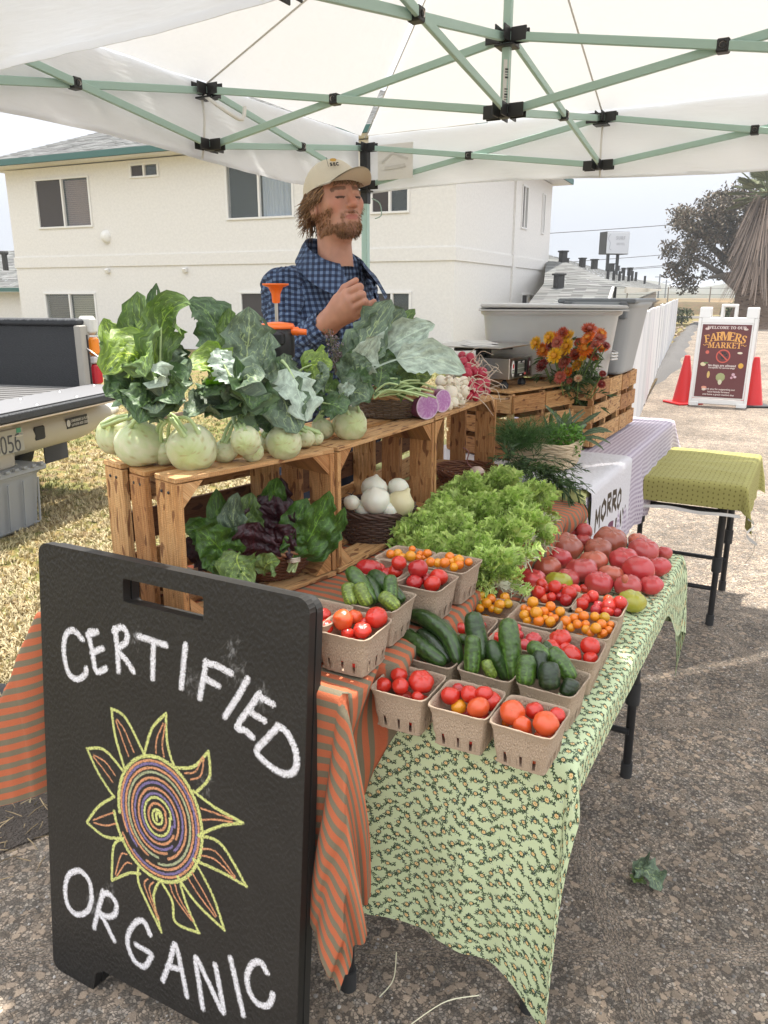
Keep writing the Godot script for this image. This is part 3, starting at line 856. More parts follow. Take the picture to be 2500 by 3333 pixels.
	for p in [[v3(51.395,2.033,-150), 2.9, "nearer"], [v3(63.224,1.812,-180), 2.6, "farther"]]:
		var pole := thing("utility_pole", "%s small utility pole above the end of the low roof" % p[2], "utility pole", p[0] * v3(1, 0, 1), 0.0, "utility poles")
		inst(tub([Vector3.ZERO, v3(0, p[0].y + p[1], 0)], 0.14, 8), M.wire, "pole", pole)
		inst(bx(v3(1.8, 0.12, 0.12), v3(0, p[0].y + p[1] - 0.5, 0)), M.wire, "crossarm", pole)

	var pb := v3(16.269,0,-35.066)
	var palm := thing("palm_tree", "thick trunked fan palm with hanging dead fronds at the right edge", "palm", pb)
	var tr := MB.new()
	tr.lathe([Vector2(1.25, 0), Vector2(0.95, 0.3), Vector2(0.8, 1.0), Vector2(0.78, 2.2), Vector2(0.7, 3.6), Vector2(0.6, 5.2), Vector2(0, 5.4)], 28, Transform3D.IDENTITY, func(a, v): return 1.0 + 0.07 * sin(a * 9.0 + v * 60.0) + 0.05 * sin(v * 90.0))
	inst(tr, mat(rgb(0.20, 0.165, 0.145), 0.95, {"albedo_texture": TX.wood, "normal_texture": TX.pulp_n, "uv1_scale": v3(4, 3, 1)}), "trunk", palm)
	var sk := MB.new()
	for k in 900:
		var a := rf(0, TAU); var y := rf(2.6, 5.6); var r := 0.75 + (5.7 - y) * 0.1
		var p := v3(cos(a) * r * 0.7, y, sin(a) * r * 0.7); var d := v3(cos(a) * 0.45, -1.0, sin(a) * 0.45) * rf(0.7, 1.9)
		sk.col = Color(0.24, 0.18, 0.14) * rf(0.5, 1.6)
		var sd := v3(-sin(a), 0, cos(a)) * rf(0.012, 0.035)
		sk.quad(p - sd, p + sd, p + d + sd * 0.4, p + d - sd * 0.4)
	var leafy := mat(Color.WHITE, 0.8, {"vertex_color_use_as_albedo": true, "cull_mode": BaseMaterial3D.CULL_DISABLED})
	inst(sk, leafy, "dead_fronds", palm).set_meta("kind", "stuff")
	for k in 34:
		var a := TAU * k * 0.382; var el := lerpf(1.25, -0.35, k / 34.0)
		var d := v3(cos(a) * cos(el), sin(el), sin(a) * cos(el))
		var fr := MB.new(); fr.col = Color(0.17, 0.20, 0.10)
		var base := v3(0, 5.5, 0); var hub := base + d * 0.95
		fr.tube([base, hub], [0.035, 0.02], 4, false)
		var sx := d.cross(Vector3.UP).normalized(); var uu := sx.cross(d)
		for i in 26:
			var b := (i / 25.0 - 0.5) * 3.4
			var dd := (d * cos(b) + sx * sin(b) + uu * 0.15).normalized()
			var l := 0.75 * (0.65 + 0.35 * cos(b)) * rf(0.85, 1.1)
			fr.col = Color(0.19, 0.21, 0.11) * rf(0.6, 1.35)
			var w := dd.cross(uu).normalized() * 0.028
			fr.quad(hub - w * 0.6, hub + dd * l * 0.5 - w, hub + dd * l - v3(0, l * 0.18, 0), hub + dd * l * 0.5 + w)
		inst(fr, leafy, "frond", palm)

	var tb := v3(17.745,0,-39.282)
	var tree := thing("broad_tree", "brown leaved spreading tree left of the palm trunk", "tree", tb)
	var bark := mat(rgb(0.13, 0.11, 0.09), 0.95, {"normal_texture": TX.pulp_n})
	var trunk := MB.new()
	trunk.tube(curve([v3(0.3, 0, 0), v3(0.1, 1.3, 0), v3(-0.3, 2.4, 0.2), v3(-0.7, 4.4, 0)], 12), [0.6, 0.52, 0.48, 0.46, 0.44, 0.42, 0.4, 0.37, 0.33, 0.29, 0.25, 0.2, 0.15], 12)
	inst(trunk, bark, "trunk", tree)
	var limbs := [[v3(-0.1, 1.5, 0), v3(-1.7, 2.5, 0.4), v3(-3.0, 3.2, 0.2)], [v3(-0.3, 2.4, 0.2), v3(-1.6, 3.6, -0.6), v3(-2.6, 4.6, -0.5)], [v3(-0.4, 2.9, 0), v3(0.6, 4.2, 0.5), v3(1.5, 5.0, 0.3)], [v3(-0.6, 3.6, 0), v3(-0.9, 4.8, -0.6), v3(-1.2, 5.7, 0)], [v3(-0.1, 1.7, 0), v3(-1.0, 2.3, 0.7), v3(-2.4, 2.2, 1.2)]]
	for l in limbs: inst(tub(curve(l, 10), [0.26, 0.24, 0.22, 0.2, 0.18, 0.16, 0.14, 0.12, 0.1, 0.08, 0.06], 8), bark, "limb", tree)
	var crown := MB.new()
	var cl := []
	for k in 60:
		var a := rf(0, TAU); var r := sqrt(rng.randf())
		cl.append([v3(-0.9 + cos(a) * r * 3.0, 4.1 + sin(a) * r * 1.75 + 0.2, rf(-1.4, 1.4)), rf(0.3, 0.75)])
	for q in [v3(-3.7, 2.6, 0), v3(-3.2, 2.2, 0.2), v3(-2.9, 1.9, 0.2), v3(-3.9, 3.5, 0), v3(-3.3, 3.0, 0.6)]: cl.append([q, 0.5])
	for k in cl.size():
		var b = cl[k]
		leaf_cloud(crown, 300, func():
			var dd := rv()
			return b[0] + dd * b[1] * (1.0 - 0.4 * rng.randf()), 0.1, [Color(0.10, 0.075, 0.05), Color(0.12, 0.10, 0.06), Color(0.07, 0.06, 0.04), Color(0.15, 0.11, 0.075)])
	inst(crown, leafy, "crown", tree).set_meta("kind", "stuff")

	for s in [[v3(16.434,0,-37.056), 0.75, "round dark bush beside the far road, left of the palm"], [v3(14.892,0,-39.679), 0.55, "low green bush at the far end of the white fence"], [v3(6.266,0,-19.141), 0.32, "small green weed against the foot of the white fence"], [v3(6.529,0,-19.141), 0.2, "small yellow green weed on the dirt verge"], [v3(17.186,0,-35.705), 1.0, "dark shrub at the foot of the palm trunk"]]:
		var bush := thing("bush", s[2], "bush", s[0])
		var bm := MB.new(); var sz: float = s[1]
		leaf_cloud(bm, 900, func():
			var d := rv().normalized() * (0.5 + 0.5 * rng.randf())
			return v3(d.x * sz, sz * 0.8 + d.y * sz * 0.75, d.z * sz), sz * 0.11, [Color(0.07, 0.10, 0.03), Color(0.11, 0.15, 0.05), Color(0.05, 0.07, 0.025)])
		inst(bm, leafy, "foliage", bush).set_meta("kind", "stuff")
		inst(tub([Vector3.ZERO, v3(0, sz * 0.8, 0)], 0.03 + sz * 0.03, 6), bark, "stem", bush)

func curve_ribbon(pts: Array, w: float) -> MB:

	var m := MB.new()
	m.grid(1, pts.size() - 1, func(u, v):
		var k := int(round(v * (pts.size() - 1))); var t: Vector3 = (pts[mini(k + 1, pts.size() - 1)] - pts[maxi(k - 1, 0)]).normalized()
		return pts[k] + v3(-t.y, t.x, 0) * (u - 0.5) * w + v3(0, 0, 0.002), false, Vector2.ONE, true)
	return m

func text(parent: Node, s: String, size: float, at: Vector3, b: Basis, m: Material, called: String, font := "Droid Sans", bold := true, depth := 0.002, stretch := 1.0) -> MeshInstance3D:
	var f := SystemFont.new(); f.font_names = PackedStringArray([font]); f.font_weight = 700 if bold else 400
	var t := TextMesh.new(); t.text = s; t.font = f; t.font_size = 64; t.pixel_size = size / 64.0; t.depth = depth; t.curve_step = 2.0
	var o := MeshInstance3D.new(); o.mesh = t; o.material_override = m; o.name = numbered(parent, called)
	o.transform = Transform3D(b.scaled_local(v3(stretch, 1, 1)), at)
	parent.add_child(o, true)
	return o


func canopy() -> void:
	var c := v3(-0.117, 0, -5.194); var d1 := v3(-0.481, 0, 0.8768); var d2 := v3(0.8768, 0, 0.481); var L := 2.9
	var cv := thing("canopy", "white pop up canopy on a pale mint folding frame over the stall", "canopy", c + (d1 + d2) * L * 0.5)
	var off := -cv.position
	var cs := [c, c + d1 * L, c + (d1 + d2) * L, c + d2 * L]
	for k in 4: cs[k] += off
	var ctr := Vector3.ZERO
	var up := func(p: Vector3, h: float) -> Vector3: return v3(p.x, h, p.z)
	var ht := 2.375; var hb := 2.143
	var conn := func(p: Vector3, dirs: Array, top: bool):
		var m := MB.new()
		m.box(v3(0.042, 0.046, 0.042), Transform3D(Basis(Vector3.UP, -0.5), p), 0.006)
		for d in dirs:
			var s: Vector3 = Vector3.UP.cross(d)
			for q in [-1.0, 1.0]: m.box(v3(0.06, 0.048, 0.006), Transform3D(Basis(d, Vector3.UP, d.cross(Vector3.UP)), p + d * 0.05 + s * 0.017 * q), 0.002)
		if top: m.box(v3(0.075, 0.008, 0.075), Transform3D(Basis(Vector3.UP, -0.5), p + v3(0, -0.034, 0)), 0.002)
		inst(m, M.black, "connector", cv)
	var pair := func(a: Vector3, b: Vector3, at_: float, ab: float, bt: float, bb: float):
		var s := (b - a).cross(Vector3.UP).normalized() * 0.011
		inst(bar(up.call(a, at_) + s, up.call(b, bb) + s, 0.030, 0.016), M.mint, "truss_bar", cv)
		inst(bar(up.call(a, ab) - s, up.call(b, bt) - s, 0.030, 0.016), M.mint, "truss_bar", cv)
		var t := (at_ - ab) / ((at_ - ab) + (bt - bb))
		var x: Vector3 = (up.call(a, at_) as Vector3).lerp(up.call(b, bb), t)
		var m := MB.new()
		var xf := along(a, b)
		m.box(v3(0.042, 0.042, 0.044), Transform3D(xf.basis, x), 0.005)
		var j := inst(m, M.black, "joint", cv)
		var bt2 := MB.new(); bt2.lathe([Vector2(0, 0.006), Vector2(0.008, 0.006), Vector2(0.011, 0.0)], 10)
		for q in [1.0, -1.0]: inst(bt2, M.steel, "bolt", j, Transform3D(Basis(xf.basis.x, PI / 2 * q), x + s.normalized() * 0.025 * -q))
	for k in 4:
		var a: Vector3 = cs[k]; var b: Vector3 = cs[(k + 1) % 4]; var m := (a + b) * 0.5
		pair.call(a, m, 2.345, 2.13, ht, hb)
		pair.call(b, m, 2.345, 2.13, ht, hb)
		pair.call(ctr, m, ht + 0.02, hb, ht, hb)
		var dd := (b - a).normalized(); var inw := (ctr - m).normalized()
		conn.call(up.call(m, ht), [dd, -dd, inw], true)
		conn.call(up.call(m, hb), [dd, -dd, inw], false)
		conn.call(up.call(a, 2.345), [dd, ((cs[(k + 3) % 4] as Vector3) - a).normalized()], false)
		conn.call(up.call(a, 2.13), [dd, ((cs[(k + 3) % 4] as Vector3) - a).normalized()], true)
		inst(bar(up.call(a, 0.02), up.call(a, 2.32), 0.042, 0.042, 0.005), M.mint, "leg", cv)
		inst(bx(v3(0.14, 0.012, 0.14), up.call(a, 0.006) + Vector3.ZERO, 0.004), M.black, "foot_plate", cv)

		inst(bar(up.call(a, 2.02), up.call(a, 2.37), 0.052, 0.052, 0.006), M.black, "slider", cv)
	conn.call(up.call(ctr, ht + 0.02), [d1, -d1, d2, -d2], true)
	conn.call(up.call(ctr, hb), [d1, -d1, d2, -d2], false)
	inst(bar(up.call(ctr, hb - 0.02), up.call(ctr, 3.14), 0.03, 0.03, 0.004), M.mint, "centre_pole", cv)
	var st := inst(bx(v3(0.024, 0.16, 0.002), v3(-0.004, 2.235, 0.017)), mat(rgb(0.62, 0.62, 0.6), 0.5), "sticker", cv, Transform3D(Basis(Vector3.UP, 0.2), Vector3.ZERO))
	for k in 9: inst(bx(v3(0.012, 0.002 + 0.002 * (k % 3), 0.001), v3(-0.004, 2.18 + k * 0.009 + (0.03 if k > 4 else 0.0), 0.0188)), M.dark, "print", st)

	var clothm := mat(rgb(0.70, 0.715, 0.74), 0.8, {"cull_mode": BaseMaterial3D.CULL_DISABLED, "backlight_enabled": true, "backlight": Color(0.6, 0.6, 0.6), "normal_texture": TX.soft_n, "normal_scale": 0.15, "uv1_scale": v3(2, 2, 1)})
	var nz := noise(1.3, 3, FastNoiseLite.TYPE_SIMPLEX, 13)
	var peak := v3(0, 3.18, 0)
	for k in 4:
		var a: Vector3 = cs[k]; var b: Vector3 = cs[(k + 1) % 4]
		var outw := ((a + b) * 0.5).normalized()
		var roof := MB.new()
		roof.grid(28, 20, func(u, v):
			var e := a.lerp(b, u); var p: Vector3 = (up.call(e, 2.42) as Vector3).lerp(peak, v)
			var w := nz.get_noise_3d(p.x * 1.2, p.z * 1.2, k * 9.0)
			return p + v3(0, -0.025 * sin(v * PI) * sin(u * PI) + 0.008 * w * (1.0 - v), 0) + outw * 0.03 * (1.0 - v))
		inst(roof, clothm, "roof_panel", cv)
		var val := MB.new()
		val.grid(70, 7, func(u, v):
			var e := a.lerp(b, u)
			var p: Vector3 = up.call(e, 2.42 - v * (0.335 + 0.02 * sin(u * PI * 2.0)))
			var w := nz.get_noise_3d(u * 7.0 + k * 20.0, v * 1.2, 3.0) * 0.012 + 0.003 * sin(u * 34.0 + v * 5.0)
			return p + outw * (0.045 + w * (0.3 + v)))
		inst(val, clothm, "valance", cv)
		var hem := MB.new()
		hem.grid(70, 1, func(u, v):
			var e := a.lerp(b, u)
			var p: Vector3 = up.call(e, 2.085 - 0.02 * sin(u * PI * 2.0) + v * 0.018)
			var w := nz.get_noise_3d(u * 7.0 + k * 20.0, 1.2, 3.0) * 0.012 + 0.003 * sin(u * 34.0 + 5.0)
			return p + outw * (0.048 + w * 1.3))
		inst(hem, clothm, "hem", cv)

		var seam := mat(rgb(0.60, 0.58, 0.55), 0.8)
		inst(tub([up.call(a, 2.40), (up.call(a, 2.40) as Vector3).lerp(peak, 0.5) + v3(0, -0.02, 0), peak], 0.003, 5), seam, "seam", cv)
		var m := (a + b) * 0.5
		inst(tub([up.call(m, 2.40), (up.call(m, 2.40) as Vector3).lerp(peak, 0.5) + v3(0, -0.065, 0), peak - v3(0, 0.03, 0)], 0.0045, 5), seam, "seam", cv)
		inst(tub(curve([up.call(m, 2.36) + outw * 0.03, up.call(m, 2.25) + outw * 0.02, up.call(m, 2.09) + outw * 0.045], 8), 0.006, 5), M.white, "cord", cv)

	var lm: Vector3 = ((cs[0] as Vector3) + (cs[1] as Vector3)) * 0.5
	inst(tub(curve([up.call(lm, 2.345) + v3(0.0, 0, 0.03), up.call(lm, 2.28) + v3(0.09, 0, 0.06), up.call(lm, 2.25) + v3(0.16, 0, 0.02), up.call(lm, 2.31) + v3(0.17, 0, -0.02)], 12), 0.009, 6), M.white, "strap", cv)
	inst(tub(curve([up.call(cs[0], 2.05) + v3(0.04, 0, 0.04), up.call(cs[0], 2.02) + v3(0.09, 0, 0.04), up.call(cs[0], 1.95) + v3(0.10, 0, 0.05), up.call(cs[0], 1.93) + v3(0.06, 0, 0.05)], 12), 0.0035, 5), mat(rgb(0.3, 0.42, 0.36), 0.6), "cord", cv)

	var pv := up.call((cs[0] as Vector3).lerp(cs[3], 0.075), 2.25)
	var pb := Basis(d2, Vector3.UP, -d1 * -1.0)
	inst(bx(v3(0.24, 0.2, 0.004), Vector3.ZERO), mat(rgb(0.68, 0.67, 0.65), 0.5), "patch", cv, Transform3D(pb, pv + d1 * 0.012))
	inst(curve_ribbon([v3(-0.09, 0.0, 0.004), v3(-0.02, 0.05, 0.004), v3(0.09, 0.01, 0.004)], 0.012), mat(rgb(0.55, 0.54, 0.52), 0.6), "print", cv, Transform3D(pb, pv + d1 * 0.012))
	inst(curve_ribbon([v3(-0.07, -0.035, 0.004), v3(0.07, -0.025, 0.004)], 0.02), mat(rgb(0.58, 0.57, 0.55), 0.6), "print", cv, Transform3D(pb, pv + d1 * 0.012))

# a cloth over a table: a along U, b along V, edges rounded, sides hanging with folds
func drape(o: Vector3, L: float, W: float, h: float, drops: Array, n: Vector2i, uvs: float, ripple: float, sd: int, rest = null) -> MB:

	var nz := noise(1.0, 3, FastNoiseLite.TYPE_SIMPLEX, sd)
	var r := 0.018
	var mb := MB.new()
	var a0: float = -drops[0]; var a1: float = L + drops[1]; var b0: float = -W - drops[2]; var b1: float = drops[3]
	mb.grid(n.x, n.y, func(u, v):
		var b := lerpf(b0, b1, u); var a := lerpf(a0, a1, v)
		var oa := maxf(maxf(-a, a - L), 0.0); var ob := maxf(maxf(-W - b, b), 0.0)
		var p := o + U * clampf(a, 0.0, L) + V * clampf(b, -W, 0.0)
		var da := U * (-1.0 if a < 0.0 else 1.0); var db := V * (1.0 if b > 0.0 else -1.0)
		var over := maxf(oa, ob) + 0.25 * minf(oa, ob)
		var fall := 0.0; var push_ := 0.0
		var th := minf(over / r, PI / 2)
		push_ = r * sin(th); fall = r * (1.0 - cos(th)) + maxf(0.0, over - r * PI / 2)
		var dir := Vector3.ZERO
		if over > 0.0: dir = (da * oa + db * ob).normalized()
		var s := a * 1.0 if ob >= oa else b * 1.0
		var k := smoothstep(0.02, 0.3, fall)
		var wav := ripple * k * (sin(s * 17.0 + nz.get_noise_2d(s * 2.0, 5.0) * 5.0) + 0.8 * nz.get_noise_2d(s * 4.0, fall * 1.5))
		var y := h - fall + (0.0022 * nz.get_noise_2d(a * 5.0, b * 5.0) + 0.001 * nz.get_noise_2d(a * 23.0, b * 16.0) if over <= 0.0 else 0.0)
		var both := minf(oa, ob)
		p += dir * (push_ + maxf(wav + ripple * k, -push_ * 0.9) + both * 0.35)
		p.y = y
		if rest != null: p = rest.call(p, a, b)
		return p, false, Vector2.ONE)
	var i := 0
	for vv in n.y + 1:
		for uu in n.x + 1:
			mb.T[i] = Vector2(lerpf(a0, a1, float(vv) / n.y), lerpf(b0, b1, float(uu) / n.x)) * uvs
			i += 1
	return mb

func folding_table(label: String, o: Vector3, L: float, W: float, h: float, group := "folding tables") -> void:

	var t := thing("folding_table", label, "table", v3(o.x, 0, o.z), YAW, group)

	inst(bx(v3(W - 0.02, 0.035, L - 0.02), v3(-W / 2, h - 0.026, -L / 2), 0.008), mat(rgb(0.55, 0.55, 0.53), 0.5), "tabletop", t)
	var iu := 0.14; var iv := 0.06
	for z in [-iu, -L + iu]:
		for x in [-iv, -W + iv]:
			var leg := MB.new()
			var sp := 0.02 * (1.0 if z == -iu else -1.0)
			leg.tube([v3(x, h - 0.04, z), v3(x, h * 0.42, z + sp * 0.5)], 0.0165, 12)
			leg.tube([v3(x, h * 0.42, z + sp * 0.5), v3(x, 0.03, z + sp)], 0.0135, 12)
			var l := inst(leg, M.black, "leg", t)
			inst(tub([v3(x, h * 0.42 + 0.035, z + sp * 0.48), v3(x, h * 0.42 - 0.035, z + sp * 0.52)], 0.0215, 12), M.dark, "collar", l)
			inst(tub([v3(x, 0.05, z + sp), v3(x, 0.0, z + sp)], 0.018, 12), M.dark, "foot", l)
		inst(tub([v3(-iv, 0.17, z), v3(-W + iv, 0.17, z)], 0.011, 8), M.black, "cross_bar", t)
		inst(tub([v3(-iv, h - 0.16, z), v3(-W + iv, h - 0.16, z)], 0.012, 8), M.black, "cross_bar", t)
		var zi := 0.28 * (-1.0 if z == -iu else 1.0)
		inst(tub(curve([v3(-W / 2, h - 0.16, z), v3(-W / 2, h - 0.1, z + zi * 0.6), v3(-W / 2, h - 0.045, z + zi)], 6), 0.009, 8), M.black, "brace", t)
		for x in [-iv, -W + iv]: inst(tub([v3(x, h - 0.16, z), v3(x * 0.75 - W * 0.125, h - 0.045, z)], 0.008, 6), M.black, "brace", t)

func tables() -> void:
	folding_table("low folding table under the green floral cloth", v3(0.317, 0, -1.15) - V * 0.02 + U * 0.01, 1.19, 0.6, T1 - 0.003)
	folding_table("folding table under the orange striped cloth, bearing the crates", v3(-0.068, 0, -1.19) - V * 0.03 + U * 0.02, 1.38, 0.72, T2 - 0.003)
	folding_table("folding table at the far end under the lilac checked cloth", v3(0.66, 0, -2.49) - V * 0.02 + U * 0.02, 1.7, 0.72, T3 - 0.003)
	var of := v3(1.518,0.7,-3.149)
	folding_table("small empty folding table with black legs under an olive cloth", of - V * 0.02 + U * 0.01, 0.74, 1.1, 0.697)
	var cl := {"cull_mode": BaseMaterial3D.CULL_DISABLED, "normal_texture": TX.fine_n, "normal_scale": 0.25}

	var o1 := cl.duplicate(); o1.merge({"albedo_texture": TX.floral})
	solo(drape(v3(0.317, 0, -1.15), 1.215, 0.62, T1, [0.475, 0.24, 0.05, 0.075], Vector2i(90, 150), 4.3, 0.009, 3, func(p: Vector3, a: float, b: float):
		if a < 0.0: p.y += a * (0.16 * smoothstep(-0.12, 0.02, b) + 0.05 * smoothstep(-0.4, -0.1, b))
		if a > 0.85 and b > 0.0: p.y -= b * 2.4 * smoothstep(0.85, 1.2, a)
		if a < 0.0: p -= U * 0.02 * sin(-a * 3.0) * sin(b * 11.0 + 0.5)
		return p), mat(rgb(0.92, 0.92, 0.9), 0.85, o1), "floral_tablecloth", "pale green floral print tablecloth hanging over the front table", "tablecloth")

	for q in [[v3(0.024,0.25,-1.205), v3(0.018,0.188,-1.2), v3(-0.009,0.157,-1.19)], [v3(0.164,0.316,-1.05), v3(0.106,0.302,-1.05), v3(0.048,0.253,-1.05)]]:
		solo(tub(curve(q, 12), 0.0012, 4), mat(rgb(0.6, 0.58, 0.42), 0.8), "thread", "frayed cream thread hanging from the floral cloth, %s" % ("near the middle of its hem" if q[0].x < 0.1 else "longest, at its near corner"), "thread", Transform3D.IDENTITY, "threads")

	var o2 := cl.duplicate(); o2.merge({"albedo_texture": TX.stripe})
	var stripes := drape(v3(-0.068, 0, -1.19), 1.43, 0.76, T2, [0.44, 0.1, 0.26, 0.40], Vector2i(110, 150), 4.4, 0.012, 8, func(p: Vector3, a: float, b: float):
		if b > 0.0:
			var w := 0.014 * sin(a * 19.0 + b * 9.0) + 0.008 * sin(a * 43.0 + b * 40.0)
			var on: bool = a > 0.13
			if on:

				var t: float = minf(b, 0.155)
				var y: float = T2 - maxf(0.0, t - 0.008)
				var bulge := 0.02 * sin(clampf(t / 0.155, 0, 1) * PI * 2.0)
				if y < T1 + 0.008: y = T1 + 0.008 + 0.003 * sin(a * 40.0)
				var base: Vector3 = v3(-0.068, 0, -1.19) + U * clampf(a, 0.0, 1.43)
				var o: float = 0.018 + bulge + w * clampf(t / 0.06, 0.0, 1.0) + maxf(0.0, t - 0.105) * 0.9
				p = v3(base.x, y, base.z) + V * (o - maxf(0.0, b - 0.155) * 0.03)
			elif a > -0.02:
				var base: Vector3 = v3(-0.068, 0, -1.19) + U * maxf(a, 0.0)
				p = v3(base.x, T2 - maxf(0.0, b - 0.01) * (1.0 if a > 0.06 else 1.0), base.z) + V * (minf(b, 0.012) + 0.012 * sin(b * 20.0 + a * 30.0) - 0.14 * b)
		if a < 0.0 and b > -0.3:
			var dd := maxf(-a, 0.0)
			p -= V * dd * 0.16 * smoothstep(-0.3, 0.0, b) - U * 0.05 * dd
		if b < -0.76: p += V * -0.32 * maxf(0.0, -0.76 - b)
		return p)
	for i in stripes.T.size(): stripes.T[i] = Vector2(stripes.T[i].y, stripes.T[i].x)
	solo(stripes, mat(rgb(0.86, 0.83, 0.80), 0.92, o2), "striped_tablecloth", "orange and grey brown striped cloth under the crates", "tablecloth")

	var o3 := cl.duplicate(); o3.merge({"albedo_texture": TX.check, "uv1_scale": v3(6.5, 6.5, 1)})
	solo(drape(v3(0.66, 0, -2.49), 1.75, 0.76, T3, [0.3, 0.14, 0.2, 0.34], Vector2i(60, 90), 1.0, 0.014, 21), mat(rgb(0.80, 0.78, 0.79), 0.9, o3), "checked_tablecloth", "lilac and white finely checked cloth on the far table", "tablecloth")
	var o4 := cl.duplicate()
	solo(drape(v3(0.652, 0, -2.476), 0.66, 0.79, T3 + 0.004, [0.26, 0.01, 0.03, 0.2], Vector2i(40, 40), 1.0, 0.004, 22), mat(rgb(0.58, 0.58, 0.24), 0.85, o4), "yellow_cloth", "pale yellow cloth showing beneath the white banner", "cloth")
	o4.merge({"albedo_texture": banner_texture()})
	var bn := drape(v3(0.668, 0, -2.485), 0.63, 0.74, T3 + 0.009, [0.006, 0.0, 0.0, 0.46], Vector2i(60, 40), 1.0, 0.003, 23, func(p: Vector3, a: float, b: float): return p + V * 0.006 + v3(0, -0.01 * smoothstep(0.1, 0.0, absf(a - 0.4)) * smoothstep(0.0, 0.2, b), 0))
	for i in bn.T.size(): bn.T[i] = Vector2((bn.T[i].x + 0.006) / 0.636, (0.46 - bn.T[i].y) / 1.2)
	solo(bn, mat(rgb(0.80, 0.80, 0.82), 0.85, o4), "market_banner", "white fabric banner with brown lettering and coloured shapes over the table end", "banner")

	var o5 := cl.duplicate(); o5.merge({"albedo_texture": TX.olive, "uv1_scale": v3(3, 3, 1)})
	var olive := drape(of, 0.76, 1.12, 0.70, [0.115, 0.12, 0.05, 0.19], Vector2i(90, 70), 1.0, 0.008, 31, func(p: Vector3, a: float, b: float):
		return p + v3(0, (0.004 * pow(absf(sin(a * 9.0 + 1.2 * sin(b * 5.0))), 12.0) + 0.0035 * pow(absf(sin(a * 15.0 - b * 2.0 + 1.0)), 16.0)) if a > 0.0 and b < 0.0 else 0.0, 0))
	solo(olive, mat(rgb(0.84, 0.84, 0.78), 0.88, o5), "olive_tablecloth", "creased olive green print cloth on the small side table", "tablecloth")
	var hem := MB.new()
	hem.grid(80, 1, func(u, v): return of + v3(0, -0.122 - 0.014 * v + 0.003 * sin(u * 30.0), 0) - V * lerpf(0.0, 1.12, u) - U * (0.027 + 0.006 * sin(u * 1.12 * 17.0)))
	hem.grid(10, 1, func(u, v): return of + v3(0, -0.122 - 0.10 * u - 0.014 * v, 0) + (V - U) * (0.03 + 0.035 * u) + V * 0.02 * sin(u * 7.0))
	solo(hem, M.white, "cloth_hem", "white selvedge along the lower edge of the olive cloth", "cloth")
	solo(tub(curve([of + v3(0.05, -0.2, 0.05), of + v3(0.045, -0.27, 0.06), of + v3(0.02, -0.33, 0.05)], 8), 0.002, 4), M.root, "thread", "pale thread dangling from the olive cloth's near corner", "thread", Transform3D.IDENTITY, "threads")

# --- strokes drawn into an image, with a dry chalk edge ---
func stroke(im: Image, pts: Array, w: float, c: Color, nz: FastNoiseLite, dry := 0.35, cover := 1.0) -> void:
	var W := im.get_width(); var H := im.get_height()
	for k in pts.size() - 1:
		var a: Vector2 = pts[k]; var b: Vector2 = pts[k + 1]
		var n := maxi(1, int((b - a).length() / (w * 0.3)))
		for i in n + 1:
			var p := a.lerp(b, float(i) / n)
			var r := w * 0.5
			var m := int(ceil(r))
			for dy in range(-m, m + 1):
				for dx in range(-m, m + 1):
					var q := sqrt(dx * dx + dy * dy) / r
					if q > 1.0: continue
					var x := int(p.x) + dx; var y := int(p.y) + dy
					if x < 0 or y < 0 or x >= W or y >= H: continue
					var t := nz.get_noise_2d(x, y) * 0.5 + 0.5
					if t < dry * (0.55 + 0.75 * q * q): continue
					im.set_pixel(x, y, im.get_pixel(x, y).lerp(c, cover * (0.75 + 0.25 * t)))

func smooth2(pts: Array, n := 8) -> Array:
	var c := Curve2D.new()
	for k in pts.size():
		var t: Vector2 = (pts[mini(k + 1, pts.size() - 1)] - pts[maxi(k - 1, 0)]) / 6.0
		c.add_point(pts[k], -t, t)
	var out := []
	var m := (pts.size() - 1) * n
	for k in m + 1: out.append(c.sample(k / n if k < m else pts.size() - 2, float(k % n) / n if k < m else 1.0))
	return out

